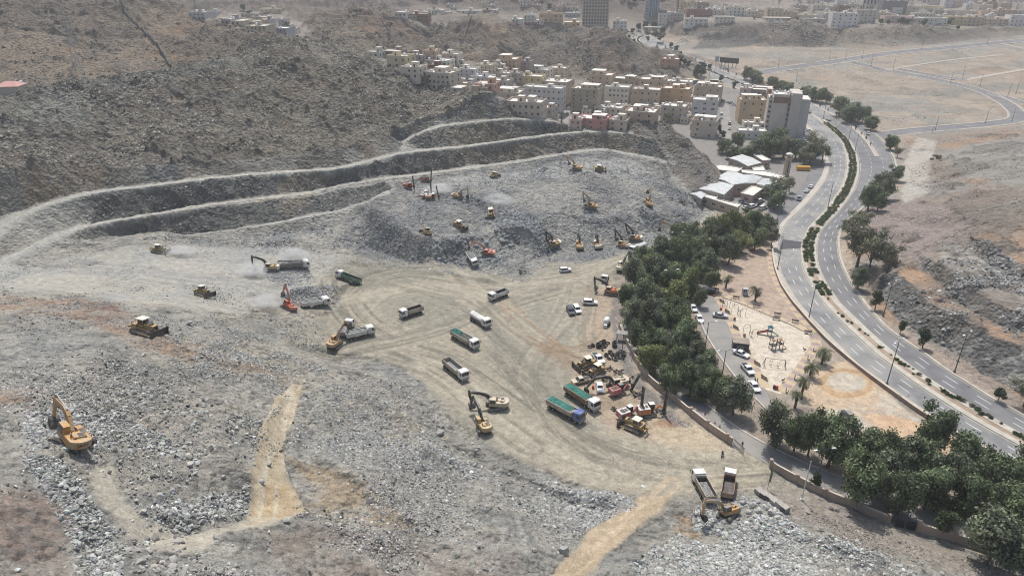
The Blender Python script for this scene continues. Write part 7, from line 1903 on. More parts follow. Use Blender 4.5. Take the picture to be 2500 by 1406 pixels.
for i in range(41):
	u=_br.uniform(1100,1380); v=_br.uniform(150,236); w=_br.uniform(16,30); h=_br.uniform(6,12)
	if v < 150 + (u - 1120) * .1: continue
	building(u, v, w, h, "low flat house filling a gap in the town's left quarter", _br.choice([(.56,.52,.46),(.60,.58,.54),(.46,.42,.39),(.50,.40,.33)]),9,1,2, rz=-18, hut=i % 2, tanks=1, sidew=1, group="low houses in the gaps of the town's left quarter", name="house")
for i in range(56):
	u=_br.uniform(1430,1740); v=_br.uniform(206,318); w=_br.uniform(14,26); h=_br.uniform(6,15)
	if u > 1480 and v > 286 and u < 1640: continue
	building(u, v, w, h, "low roof crowded house between the taller town blocks", _br.choice([(.60,.56,.48),(.64,.62,.57),(.52,.45,.37),(.56,.44,.36),(.48,.40,.32)]),7,1 + i % 2,2, rz=-20, hut=i % 2, tanks=2, sidew=1, group="low houses between the town blocks", name="house")
building(20,229,44,18, "white house with pale red hipped roofs at the frame's left edge", (.52,.48,.45),12,1,3, rz=10, hut=0, tanks=1, sidew=0, group=None, name="house")
t=bpy.data.objects[-1]
hp=at(22,236); q=MB(); q.add([(-5,-.5,4.2),(5,-.5,4.2),(5,9,4.2),(-5,9,4.2),(-2,4.5,6),(2,4.5,6)],[(0,1,5,4),(1,2,5),(2,3,4,5),(3,0,4)])
_hs = [o for o in COL.objects if o.get("label", "").startswith("white house with pale red")][0]; q.build("hipped_roof", mat("pale_red_tiles", (.50,.28,.25),.8,.15,1.0), _hs)
# domed school hall and minarets
def minaret(u, v, h, label, col):
	p = at(u, v); t = empty("minaret", p); m = wallm(col); b = MB()
	b.box(-1.3,-1.3,-1,1.3,1.3, h * .74); b.box(-1.7,-1.7, h * .74,1.7,1.7, h * .78); b.build("shaft", m, t)
	g_ = MB(); [g_.box(x - .18, y - .18, h * .78, x + .18, y + .18, h * .92) for x in (-1.2,1.2) for y in (-1.2,1.2)]; g_.box(-.6,-.6, h * .78,.6,.6, h * .92); g_.build("lantern", m, t)
	r = MB(); r.tube([(0,0, h * .92),(0,0, h * .94),(0,0, h * 1.0),(0,0, h * 1.06)],[1.9,1.8,.3,.05],8); r.build("cap", ROOFM, t)
	s_ = MB(); s_.box(-.25,-1.36,2,.25,-1.3, h * .65); s_.build("slit_window", M_DKS, t)
	tag(t, label, "minaret"); return t
minaret(1918,430,13, "square beige minaret behind the metal roofed workshops", (.42,.35,.29))
minaret(1113,208,13, "slender pale minaret among the left quarter's houses", (.50,.46,.38))
# workshops by the highway bend: roofs as they lie, corner by corner
def shed(corners, h, label, col=(.36,.30,.25), roofm=None, ridge=False, name="workshop_shed", slope=.6):
	P=[W_z(u, v, float(g(W_g(u, v)[1])) + h) for u, v in corners]; c=Vector(P[0]) * 0
	for q in P: c += Vector(q)
	c /= len(P); z0=float(g(c.y)); t=empty(name, (c.x, c.y, z0))
	Q=[(q[0] - c.x, q[1] - c.y) for q in P]
	if sum(Q[i][0] * Q[(i + 1) % len(Q)][1] - Q[(i + 1) % len(Q)][0] * Q[i][1] for i in range(len(Q))) < 0: Q=Q[::-1]
	b = MB(); b.prism([(x * .97, y * .97) for x, y in Q], 'z', -.5, h - .1); b.build("walls", wallm(col), t)
	n=len(Q); rm=roofm or SHEET; r=MB()
	if ridge and n == 4:
		a=[(x, y, h - .05) for x, y in Q]; m1=tuple((a[0][i] + a[3][i]) / 2 for i in range(2)) + (h + slope,); m2=tuple((a[1][i] + a[2][i]) / 2 for i in range(2)) + (h + slope,)
		r.add(a + [m1, m2],[(0,1,5,4),(2,3,4,5),(0,4,3),(1,2,5)])
		k=14
		for i in range(k):
			for e0, e1, mm0, mm1 in ((a[0], a[1], m1, m2),(a[3], a[2], m1, m2)):
				f=(i + .5) / k; A=Vector(e0).lerp(Vector(e1), f); B=Vector(mm0).lerp(Vector(mm1), f); r.beam(A + Vector((0,0,.05)), B + Vector((0,0,.05)),.1,.06)
	else:
		r.prism(Q, 'z', h - .05, h + .12)
		for i in range(n):
			A=Vector((*Q[i], h + .3)); B=Vector((*Q[(i + 1) % n], h + .3)); r.beam(A, B, .25,.4)
	r.build("roof", rm, t)
	m=0
	for i in range(n):
		A=Vector((*Q[i],0)); B=Vector((*Q[(i + 1) % n],0)); d=(B - A); L=d.length; d.normalize(); nn=Vector((d.y, -d.x, 0))
		if nn.y < -.3 and L > 5:
			for k in range(int(L / 5)):
				pos = A + d * (k + .5) * L / int(L / 5); o = link("window", WINW, t); o.location = (pos.x * .97, pos.y * .97, h * .55); o.rotation_euler = (0,0, math.atan2(d.y, d.x)); o.location += nn * .02
	tag(t, label, "workshop", "workshops by the highway bend"); return t
shed([(1779,386),(1812,377),(1860,398),(1826,406)],5, "blue grey gabled metal shed below the grove", (.34,.30,.27), None, True)
shed([(1838,378),(1854,377),(1882,392),(1862,394)],4.5, "small white roofed hall right of the gabled shed", (.40,.33,.26), ROOFM)
shed([(1744,408),(1760,404),(1812,413),(1800,422),(1746,416)],4, "flat white roofed house at the knoll's foot", (.46,.40,.32), ROOFM)
shed([(1836,412),(1862,408),(1868,418),(1842,420)],4, "tiny white roofed store between sheds", (.40,.35,.30), ROOFM)
shed([(1810,418),(1866,420),(1915,432),(1906,438),(1870,432),(1812,424)],4.5, "long white roofed row behind the big sheet roofs", (.45,.40,.34), ROOFM)
shed([(1745,436),(1775,420),(1816,428),(1790,452)],6, "big pale sheet roof, left bay of the three", (.36,.31,.27), None, True)
shed([(1790,452),(1816,428),(1862,434),(1846,448)],6, "big pale sheet roof, middle bay of the three", (.38,.31,.27), None, True)
shed([(1846,450),(1862,436),(1900,444),(1884,462)],6, "big pale sheet roof, right bay of the three", (.38,.32,.27), None, True)
shed([(1706,462),(1738,444),(1792,454),(1768,476)],6, "large lower sheet roof facing the yard", (.40,.36,.33), None, True)
shed([(1685,474),(1700,462),(1736,466),(1712,486)],4.5, "worn sheet roof at the knoll side", (.36,.33,.30), None, True)
shed([(1710,480),(1738,468),(1762,470),(1748,488),(1808,500),(1800,508)],4, "white flat roof along the stone yard wall", (.42,.355,.27), ROOFM)
shed([(1808,474),(1836,456),(1866,460),(1838,480)],4.5, "white flat roof with a pink rim inside the yard", (.48,.34,.31), ROOFM)
shed([(1673,184),(1690,180),(1706,191),(1686,194)],5, "cream warehouse with a blue door end near the small trees", (.20,.26,.42), mat("cream_sheet_roof", (.52,.47,.33),.7,.1,.5))
p = at(1960,416); q = MB(); q.box(-3.6,-1.3,.3,3.6,1.3,2.3,0); [q.box(x, -1.36,.3, x + .15,1.36,2.3,0) for x in (-3.4,-1.7,0,1.7,3.2)]; o = q.build("container", mat("orange_container_paint", (.62,.34,.05),.5,.1,1.0)); o.location = p; o.rotation_euler = (0,0, R(-4)); tag(o, "orange yellow container standing beside the minaret's yard", "container")
# ------------------------------------------------------------------ walls, poles, park and small things
POLE = mat("pole_steel", (.10,.105,.11),.5,.15,1.0); WALLP = mat("wall_plaster", (.42,.33,.265),.9,.14,.5, dirt=(.33,.26,.21)); CAPM = mat("coping_stone", (.52,.46,.38),.9,.1,.8)
RETM = mat("retaining_wall_plaster", (.24,.175,.145),.9,.15,.5, dirt=(.30,.24,.20)); TIMB = mat("worn_timber", (.17,.12,.085),.8,.25,3.0)
def wall_run(px, h, w, label, m, pil=6.0, cap=True, group=None, name="boundary_wall", cat="wall", base=None):
	P=resamp(wline(px, 2.0)[:, :2],1.5)[0]; t=empty(name, (P[0][0], P[0][1], gz(*P[0]) if base is None else float(g(P[0][1])))); O=Vector(t.location)
	def zz(p): return (gz(p[0], p[1]) if base is None else float(g(p[1])))
	b=MB(); c=MB(); zs=[zz(p) for p in P]; zs=[min(zs[max(0, i - 2):i + 3]) for i in range(len(zs))]
	for i in range(len(P) - 1):
		A=Vector((P[i][0], P[i][1], zs[i])) - O; B=Vector((P[i + 1][0], P[i + 1][1], zs[i + 1])) - O; B=B + (B - A) * .002
		b.beam(A + Vector((0,0, h / 2 - .3)), B + Vector((0,0, h / 2 - .3)), w, h + .6)
		if cap: c.beam(A + Vector((0,0, h + .05)), B + Vector((0,0, h + .05)), w + .14,.1)
	b.build("wall_panel", m, t)
	if cap: c.build("coping", CAPM, t)
	if pil:
		k=max(1, int(pil / 1.5))
		pm = MB(); pm.box(-w * .5 - .14,-w * .5 - .14,-.3, w * .5 + .14, w * .5 + .14, h + .35); pm.box(-w * .5 - .2,-w * .5 - .2, h + .35, w * .5 + .2, w * .5 + .2, h + .47); pm = pm.mesh("pillar", [m])
		for i in range(0, len(P), k): o = link("pillar", pm, t); o.location = Vector((P[i][0], P[i][1], zs[i])) - O
	tag(t, label, cat, group); return t
wall_run([(1512,800),(1539,858),(1551,886),(1589,940),(1625,963),(1659,990),(1700,1026),(1751,1064),(1790,1088)],2.0,.3, "beige boundary wall curving along the tree belt above the gate", WALLP, 6, group="boundary walls of the lane")
wall_run([(1880,1141),(1922,1164),(1969,1188),(2077,1233),(2124,1253),(2180,1276)],2.0,.3, "beige boundary wall right of the gate gap, upper run", WALLP, 7, group="boundary walls of the lane")
wall_run([(2240,1294),(2332,1322),(2433,1355),(2500,1384),(2620,1430)],2.0,.3, "beige boundary wall beyond the dark gate, lower run", WALLP, 7, group="boundary walls of the lane")
wall_run([(1884,598),(1886,632),(1891,660),(1906,700),(1932,739),(1974,788),(2020,837),(2080,889),(2140,935),(2193,973),(2236,1005),(2311,1052),(2353,1075),(2443,1125),(2500,1160),(2640,1240)],1.25,.4, "brown retaining wall with pale coping between park and highway", RETM, 0, group=None, name="retaining_wall", base=1)
wall_run([(1885,1086),(1950,1118),(2023,1152),(2100,1180)],.6,.25, "low dark kerb wall along the tree side of the lane", RETM, 0, cap=False, name="low_wall", base=1)
for i, (a, b) in enumerate([((2186,1278),(2206,1284)),((2212,1286),(2236,1292))]):
	A, B=at(*a), at(*b); q=MB(); L=(B - A).length; q.box(0,-.06,0, L, .06,2.0,0); [q.box(x, -.1,0, x + .08,.1,2.05,0) for x in (0, L / 2, L - .08)]
	o = q.build("metal_gate", M_BLK); o.location = A; o.rotation_euler = (0,0, heading(A, B)); tag(o, ["dark metal gate leaf nearer the leaning small tree's left", "dark metal gate leaf beside the lower wall run"][i], "gate")
# iron fence at the gate's end
def fence(px, h, label, sp=.5, m=None, name="fence", rail=2):
	P=resamp(wline(px, 1.0)[:, :2] if len(px) > 1 else px, sp)[0]; O=Vector((P[0][0], P[0][1], gz(*P[0]))); t=empty(name, O)
	post=MB(); ra=MB()
	for i, p in enumerate(P):
		z=gz(*p); b=Vector((p[0], p[1], z)) - O
		post.box(b.x - .03, b.y - .03, b.z - .2, b.x + .03, b.y + .03, b.z + h)
		if i: [ra.beam(a0 + Vector((0,0, h * f)), b + Vector((0,0, h * f)),.05,.05) for f in ([.2,.9] if rail == 2 else [.9])]
		a0=b
	post.build("railings", m or M_BLK, t); ra.build("rail", m or M_BLK, t); tag(t, label, "fence"); return t
fence([(1790,1088),(1802,1098),(1815,1111)],2.0, "black iron fence closing the wall's end by the gate gap", .35)
def hillfence(px, h, label, step=5):
	P=np.array([hit(*q) for q in px]); P=np.concatenate([P, np.zeros((len(P),1))],1); P=resamp(smooth_line(P, 3.0)[:, :2], step)[0]
	O = Vector((P[0][0], P[0][1], gz(*P[0]))); t = empty("fence", O); q = MB(); a0 = None; w = MB()
	for p in P:
		b=Vector((p[0], p[1], gz(*p))) - O; q.box(b.x - .16, b.y - .16, b.z - 1, b.x + .16, b.y + .16, b.z + h + .8)
		if a0 is not None: [w.beam(a0 + Vector((0,0, h * f)), b + Vector((0,0, h * f)),.14,.4) for f in (.3,.65,1.0,1.3)]
		a0=b
	q.build("fence_posts", POLE, t); w.build("fence_wires", POLE, t); tag(t, label, "fence", "long fences over the bare hills")
hillfence([(284,2),(300,22),(318,44),(340,64),(365,90),(385,114),(405,140),(420,170)],2.0, "long dark fence climbing straight over the brown hill at top left", 4)
hillfence([(140,14),(180,8),(220,3)],1.8, "short dark fence along the top of the brown hill", 4)
hillfence([(929,36),(940,55),(950,74),(960,96)],2.0, "dark fence running down the slope under the middle peak", 5)
hillfence([(935,38),(975,52),(1000,64),(1030,73),(1062,66),(1100,58),(1150,43)],2.2, "dark fence following the saddle between two bare hills", 6)
hillfence([(1152,48),(1140,62),(1126,80)],1.8, "short fence falling from the right end of the saddle fence", 5)
hillfence([(1220,102),(1240,112),(1262,118),(1290,122)],1.8, "fence on the spur above the tan brick block", 5)
# street lamps
def lamp(u, v, h, label, arms=2, rot=0.0, group="street lamps along the highway", hh=None):
	p=at(u, v); z=max(p.z, float(g(p.y)) + .05) if HREL_at(p) < .6 else p.z
	t = empty("street_lamp", (p.x, p.y, z), rot); b = MB(); b.tube([(0,0,-.2),(0,0, h)],[.16,.09],8); b.box(-.28,-.28,-.1,.28,.28,.35); b.build("pole", POLE, t)
	for s in ([-1,1] if arms == 2 else [1]):
		a = MB(); a.tube([(0,0, h - .1),(s * .8,0, h + .15),(s * 1.9,0, h + .2)],.05,5); ar = a.build("arm", POLE, t)
		k = MB(); k.prism([(s * 1.6, h + .08),(s * 2.5, h + .12),(s * 2.5, h + .22),(s * 1.7, h + .28)], 'y', -.17,.17); k.build("lamp_head", TANKM, ar)
	tag(t, label, "street lamp", group); return t
def HREL_at(p): return p.z - float(g(p.y))
LH=R(35)
for u, v, h, l in [(1898,658,12, "lamp post on the parapet beside the dark road patch"),(1974,779,12, "lamp post on the parapet by the benches' corner"),(2165,937,13, "lamp post on the parapet above the ring of sand"),(2476,1150,12, "lamp post on the parapet at the frame's right edge"),
				   (2156,773,12, "lamp post below the rock terraces near a young tree"),(2330,908,12, "lamp post throwing its shadow on the right carriageway"),(2021,508,12, "lamp post rising from the thick hedge's lower bend"),(2070,350,12, "lamp post in the hedge opposite the side road"),(2087,370,11, "second lamp post in the hedge just below the side road"),
				   (2010,290,11, "lamp post at the upper hedge's end by the silver car"),(1971,268,11, "lamp post behind the tall white block's corner"),(2283,318,10, "lamp post on the side road's far kerb"),(2275,324,4, "short sign post beside the side road's lamp"),
				   (1908,520,9, "lamp post at the tree belt's top right corner"),(1896,548 , 9, "lamp post at the end of the side lane")]:
	lamp(u, v, h, l, 2, LH)
for u, v, h, l in [(1713,905,15, "lamp rising above the middle of the tree belt"),(1631,740,12, "white lamp head above the belt beside the lane's cars"),(1760,895 + 40,10, "lamp with a double head over the lane near the standing people"),(1646,640,12, "lamp head poking out of the belt's upper trees"),(1742,590,12, "lamp head above the belt near the workshops"),(1992,1195 - 15,9, "lamp among the lane's trees by the small young tree"),(2095,640,14, "lamp head over the olive clump right of the highway"),(1914,500,9, "lamp under the loose tree beside the side lane")]:
	lamp(u, v, h, l, 2, R(10), group="lamps standing among the trees")
for i, (u, v) in enumerate([(1900,165),(2024,148),(2063,146),(2126,162),(2250,120),(2180,170),(2320,204),(2392,212),(2460,236),(2405,302),(2470,296),(2410,108),(2105,143),(2350,190),(2480,230),(1944,200),(1765,180),(1745,172),(1730,200),(1790,216)]):
	lamp(u, v, 10, "thin grey lamp post along the roads of the empty plain", 1, R(i * 40), group="lamp posts on the empty plain")
p = at(1957,1219); q = MB(); q.tube([(0,0,-.3),(0,0,10)],[.13,.08],8); q.box(-.3,-.3,-.3,.3,.3,.25); o = q.build("mast", mat("white_mast_paint", (.62,.60,.55),.5,.1,1.0)); o.location = p; tag(o, "plain white mast standing in front of the boundary wall", "mast")
p = at(1874,1192); t = empty("flagpole", p); q = MB(); q.tube([(0,0,-.2),(0,0,6.5)],.05,6); q.build("pole", POLE, t); q = MB(); q.add([(0,0,5.4),(.5,.1,4.2),(.35,0,2.0),(0,0,1.8)],[(0,1,2,3)]); q.add([(0,.02,5.4),(.5,.12,4.2),(.35,.02,2.0),(0,.02,1.8)],[(3,2,1,0)]); q.build("flag", mat("faded_green_cloth", (.16,.22,.15),.9,.2,2.0), t); tag(t, "limp green flag on a thin pole at the wall's corner", "flag")
p = at(2014,395); lamp(1950,388,17, "very tall grey mast rising from the roadside car park", 2,0, group="lamps standing among the trees")
# billboard, gantry, bridge, bus shelter, pylons
p = at(1778,166); t = empty("billboard", (p.x, p.y, p.z), R(-34)); q = MB(); q.box(-9,-.3,4.2,9,.3,9.0); q.build("panel", mat("brown_board", (.06,.045,.04),.6,.3,.5), t); q = MB(); [q.beam((x, .2,0),(x, .2,4.3),.4,.4) for x in (-7,-3.5,0,3.5,7)]; q.build("legs", POLE, t)
q = MB(); q.box(-13.5,-.2,4.5,-9.8,.2,9.5); q.build("pale_panel", mat("pale_board", (.42,.47,.52),.6,.2,.5), t); tag(t, "long dark billboard beside the upper highway", "billboard")
p = at(1624,130); t = empty("sign_gantry", (p.x, p.y, p.z), R(-30)); q = MB(); q.tube([(0,0,0),(0,0,7.5),(-.6,0,8.2),(-9.5,0,8.4)],.22,6); q.build("frame", POLE, t); q = MB(); q.box(-9.3,-.15,7.6,-2.5,.1,10.2); q.build("sign_panel", mat("sign_back", (.34,.38,.42),.5,.1,.5), t); tag(t, "road sign gantry over the upper highway seen from behind", "road sign")
A, B = Vector(W_g(1572,80)), Vector(W_g(1614,82)); t = empty("overpass", A); d = B - A; q = MB(); q.beam((0,0,6),(d.x, d.y, 6 + d.z),9,1.2); q.build("deck", CONC, t); q = MB(); [q.box(d.x * f - .6, d.y * f - .6,-1, d.x * f + .6, d.y * f + .6,5.5) for f in (.05,.35,.65,.95)]; q.build("piers", CONC, t); tag(t, "concrete overpass in front of the blue glass tower", "bridge")
p = at(1743,205); t = empty("bus_shelter", (p.x, p.y, p.z), R(-25)); q = MB(); q.box(-3.5,-1.2,2.8,3.5,1.2,3.1); q.build("roof", ROOFM, t); q = MB(); [q.box(x, y, 0, x + .2, y + .2,2.8) for x in (-3.4,-1,1,3.2) for y in (-1,.8)]; q.box(-3.2,.7,.5,3.2,.78,2.4); q.build("frame", M_DKS, t); tag(t, "dark framed shelter on the paving behind the wide tan block", "bus shelter")
p = at(2084,268); t = empty("bus_shelter", (p.x, p.y, p.z), R(-40)); q = MB(); q.box(-4,-1.4,2.8,4,1.4,3.1); q.build("roof", ROOFM, t); q = MB(); [q.box(x, y, 0, x + .2, y + .2,2.8) for x in (-3.8,0,3.6) for y in (-1.2,1)]; q.box(-3.6,.9,.3,3.6,1.0,2.5); q.build("frame", M_DKS, t); p = None; tag(t, "pale roofed shelter beside the dark trees near the junction", "bus shelter")
def pylon(u, v, h, label, w=4.0):
	p = at(u, v); t = empty("pylon", p, R(20)); q = MB(); k = 7
	def P(i, sx, sy): f=i / k; r=w * (1 - f) ** 1.2 + .35; return Vector((sx * r, sy * r, h * f))
	for i in range(k):
		for sx, sy in ((-1,-1),(1,-1),(1,1),(-1,1)): q.beam(P(i, sx, sy), P(i + 1, sx, sy),.13,.13); q.beam(P(i, sx, sy), P(i + 1,-sy, sx),.07,.07)
	q.build("lattice", M_CHR, t)
	q = MB(); [q.beam((-5 + j, 0, h * (.78 + .1 * j)),(5 - j, 0, h * (.78 + .1 * j)),.12,.2) for j in range(3)]; q.build("cross_arms", M_CHR, t); tag(t, label, "pylon", "power pylons on the left hills")
pylon(197,196,26, "thin lattice pylon at the dark hill's upper left edge", 1.6); pylon(160,70,24, "faint lattice pylon on the brown hill", 1.6); pylon(577,50,34, "tall pylon in front of the top left valley", 1.4)
for u, l in ((582, "pylon right behind the tall one in the valley"),(590, "distant middle pylon of the valley line"),(603, "distant last pylon of the valley line")): pylon(u, 34,40, l, 1.2)
# tyre heap
TY=MB(); n=14; prof=[]
for i in range(n):
	for r, z in ((.42,-.16),(.62,-.18),(.70,0),(.62,.18),(.42,.16)): a=2 * math.pi * i / n; prof.append((r * math.cos(a), r * math.sin(a), z + .18))
fs=[(i * 5 + k, i * 5 + (k + 1) % 5,((i + 1) % n) * 5 + (k + 1) % 5,((i + 1) % n) * 5 + k) for i in range(n) for k in range(5)]
TY.add(prof, fs); TYM = TY.mesh("tyre", [mat("old_tyre", (.032,.032,.033),.85,.3,2.0, dirt=(.13,.115,.10))])
for i, (u, v, k) in enumerate([(1447,845,1),(1462,840,0),(1460,848,3),(1464,845,2),(1471,840,1),(1474,838,2),(1478,843,0),(1471,855,0),(1481,868,1),(1480,871,0),(1497,865,0),(1496,868,1),(1503,873,0),(1508,867,1),(1512,874,0),(1495,877,0),(1486,876,0),(1503,880,0),(1500,843,3),(1500,847,2),(1516,858,0),(1524,862,0),(1521,869,1),(1490,862,1),(1467,836,0),(1484,838,0),(1510,862,0),(1519,876,0),(1475,848,0),(1440,848,0)]):
	for j in range(k + 1):
		p = at(u, v); o = link("tyre", TYM); o.location = (p.x + random.uniform(-.1,.1), p.y + random.uniform(-.1,.1), p.z - .02 + j * .36); s = random.uniform(.85,1.15); o.scale = (s, s, 1); o.rotation_euler = (random.uniform(-.15,.15), random.uniform(-.15,.15) + (.9 if i in (7,15) else 0), random.uniform(0,6))
		tag(o, "old tyre of the heap right of the clean white pickup", "tyre", "old tyres dumped beside the white pickup")
# small things on the quarry floor
def drum(u, v, m, label):
	p = at(u, v); q = MB(); q.cyl((0,0,.45),.3,.9, n=12); [q.cyl((0,0, z),.315,.04, n=12) for z in (.25,.62)]; o = q.build("oil_drum", m); o.location = p; tag(o, label, "drum", "oil drums near the parked machines")
drum(1448,948, M_RED2, "red drum between the old cream pickup and the white car"); drum(1536,928, M_RUST, "rusty drum nearer the litter heap"); drum(1537,934, M_BLK, "black drum just below the rusty one"); drum(1544,922, M_RUST, "rusty drum right of two others at the litter's edge")
def tank_trailer(u, v):
	p = at(u, v); t = empty("water_tank_trailer", p, R(70)); q = MB(); q.tube([(-1.4,0,1.5),(-1.3,0,1.5),(-.9,0,1.5),(.9,0,1.5),(1.3,0,1.5),(1.4,0,1.5)],[.2,.7,.95,.95,.7,.2],14); q.build("tank", TANKM, t)
	q = MB(); q.box(-1.6,-.8,.4,1.6,.8,.6); [q.box(x, -.7,.6, x + .12,.7,1.1) for x in (-.9,.8)]; q.build("cradle", M_DKS, t); [wheel(t, x, y, .35,.2) for x in (-.8,.8) for y in (-.85,.85)]
	q = MB(); q.box(-2.6,-.6,.2,-1.9,.5,1.2); q.build("pump_box", TANKM, t); tag(t, "small white tank on a cradle beside the tree belt", "tank trailer")
tank_trailer(1481,792)
p = at(1518,830); t = empty("lean_to", p, R(-15)); q = MB(); q.box(-1.6,-1.2,2.5,1.6,1.2,2.6); q.build("roof", M_GREY, t); q = MB(); [q.box(x, y, 0, x + .1, y + .1,2.5) for x in (-1.5,1.4) for y in (-1.1,1.0)]; q.build("posts", M_DKS, t); tag(t, "little grey roofed lean-to at the belt's edge above the tyres", "shelter")
p = at(1517,872); q = MB(); q.tube([(0,0,-.2),(.1,0,7.5)],[.12,.08],6); o = q.build("timber_pole", TIMB); o.location = p; tag(o, "bare pole rising beside the tyre heap", "pole")
for i, (u, v, s) in enumerate([(1510,912,1.0),(1278,668,1.1),(1665,495,1.6),(1486,902,.7),(1476,928,.8),(1556,968,1.0),(1612,1006,1.0),(1500,1000,.6)]):
	p=at(u, v); q=MB(); rr=random.Random(i)
	for k in range(16): a=Vector((rr.uniform(-1,1), rr.uniform(-1,1), rr.uniform(.1,.7))) * s; q.beam(a, a + Vector((rr.uniform(-1,1), rr.uniform(-1,1), rr.uniform(-.3,.6))) * s, rr.uniform(.08,.4), rr.uniform(.08,.3))
	o = q.build("scrap_pile", M_DKS); o.location = p; tag(o, ["black machine scrap right of the parked bulldozers", "black scrap lump at the foot of the coarse pile", "dark blue scrap on the knoll's rubble slope", "small scrap just right of the rusty bulldozer", "scrap lying between the bulldozers and the beige excavator", "scrap beside the crimson rig's mast", "scrap at the orange rig's drill", "little scrap left of the maroon rig"][i], "scrap")
# gabion row near the wall
GB = MB(); GB.box(-.55,-.5,0,.55,.5,1.1); [GB.box(x, -.54,0, x + .05,.54,1.13) for x in (-.55,-.2,.2,.5)]; [GB.box(-.58,-.54, z, .58,.54, z + .05) for z in (0,.5,1.08)]; GBM = GB.mesh("gabion", [mat("gabion_stone", (.40,.375,.335),.95,.25,5.0, bump=.02)])
G_=np.array([hit(1853,1204), hit(1915,1245)])
for i in range(6):
	f = i / 5; x, y = G_[0] * (1 - f) + G_[1] * f; o = link("gabion", GBM); o.location = (x, y, gz(x, y) - .05); o.rotation_euler = (random.uniform(-.08,.08), random.uniform(-.08,.08), heading(G_[0], G_[1]) + R(90) + random.uniform(-.1,.1)); o.scale = (1.25,1.3,1.2)
	tag(o, "stone filled wire basket in the short row on the slope below the flag", "gabion", "wire baskets below the flag")
# ---- park
BEN=None
def bench_mesh():
	s=MB(); s.box(-.95,-.25,.40,.95,.25,.48); l=MB(); l.box(-.12,-.22,0,.12,.22,.40); b=MB(); b.box(-.95,.2,.5,.95,.27,.95)
	return s.mesh("seat", [CAPM]), l.mesh("leg", [CONC]), b.mesh("backrest", [PAVR])
BS, BL, BB=bench_mesh()
def bench_(u, v, rz, label):
	p = at(u, v); t = empty("park_bench", p, rz, 1.15); link("seat", BS, t); link("backrest", BB, t)
	for x in (-.7,.7): o = link("leg", BL, t); o.location = (x, 0,0)
	tag(t, label, "bench", "benches round the playground")
for i, (u, v, r) in enumerate([(1747,710,-20),(1797,730,-20),(1846,751,-20),(1898,771,-20),(1894,781,-20),(1941,788,-20),(1972,815,-20)]):
	bench_(u, v, R(r),["bench nearest the skip, on the playground's upper path", "bench second along the playground's upper path", "bench third along the upper path, below the palm", "bench on the outer side of the paired benches", "bench on the inner side of the paired benches", "bench near the highway end of the upper path", "bench at the playground's far corner"][i])
for i, (u, v, r) in enumerate([(1763,738,118),(1776,763,118),(1797,802,118),(1819,840,118),(1849,890,118),(1866,925,118)]):
	bench_(u, v, R(r),["bench on the lane side path next to the first red bins", "bench on the lane side path above the silver car", "bench on the lane side path between car and kiosk", "bench just behind the dark kiosk", "bench on the lane side path opposite the white pickup", "bench lowest on the lane side path"][i])
for i, (u, v, r) in enumerate([(1988,855,62),(1974,876,62),(1942,924,62),(1921,955,62)]):
	bench_(u, v, R(r),["bench at the top of the playground's right path", "bench second down the right path by the palms", "bench third down the right path", "bench at the bottom of the right path"][i])
# paving tiles on the three paths
def pave_path(px, w, n):
	P = resamp(wline(px, 1.0)[:, :2],1.0)[0]; strip("path", off_line(P, w / 2), off_line(P, -w / 2),.06, mat("path_sand_tiles", (.46,.37,.25),.9,.12,1.0),2,.2)
	m=MB(); k=len(P) // n
	for i in range(n):
		a, b=P[int(i * k)], P[min(len(P) - 1, int(i * k + k * .55))]; d=(b - a) / (np.linalg.norm(b - a) + 1e-9); nn=np.array([-d[1], d[0]]) * w * .42
		m.add([(q[0], q[1], float(g(q[1])) + .068) for q in (a - nn, a + nn, b + nn, b - nn)],[(3,2,1,0)])
	o = m.build("path_tiles", PAVR); o["kind"] = "structure"
pave_path([(1744,714),(1768,752),(1800,820),(1838,888),(1872,950)],2.6,11)
pave_path([(1750,712),(1840,752),(1920,784),(1985,812)],2.6,11)
pave_path([(1988,822),(1994,842),(1962,890),(1908,960)],3.0,9)
pave_path([(1880,612),(1885,660),(1908,712),(1950,770),(1990,812)],2.6,14)
kerb(wline([(1766,728),(1790,733),(1880,772),(1965,808),(1984,824)])[:, :2],.25,.3, CAPM, 1, name="kerb")
def bin_(u, v, m, label):
	p = at(u, v); q = MB(); q.prism([(.3 * math.cos(a),.3 * math.sin(a)) for a in [i * math.pi / 5 for i in range(10)]], 'z', .15,.95); q.tube([(-.36,0,0),(-.36,0,1.1)],.04,5); q.tube([(.36,0,0),(.36,0,1.1)],.04,5); q.cyl((0,0,1.0),.34,.1); o = q.build("litter_bin", m); o.location = p; tag(o, label, "bin", "litter bins of the park")
bin_(1743,724, M_RED2, "upper red bin at the lane kerb below the skip"); bin_(1760,756, M_RED2, "red bin at the lane kerb above the silver car"); bin_(1793,782, M_RUST, "brown bin on the sand near the climbing arches"); bin_(1817,822, M_RUST, "dark bin on the sand above the kiosk"); bin_(1896,950, M_RED2, "bright red bin at the playground's lower tip"); bin_(1890,949, M_BLK, "dark bin beside the bright red one"); bin_(1838,613, M_RED2, "orange bin at the top end of the sandy field")
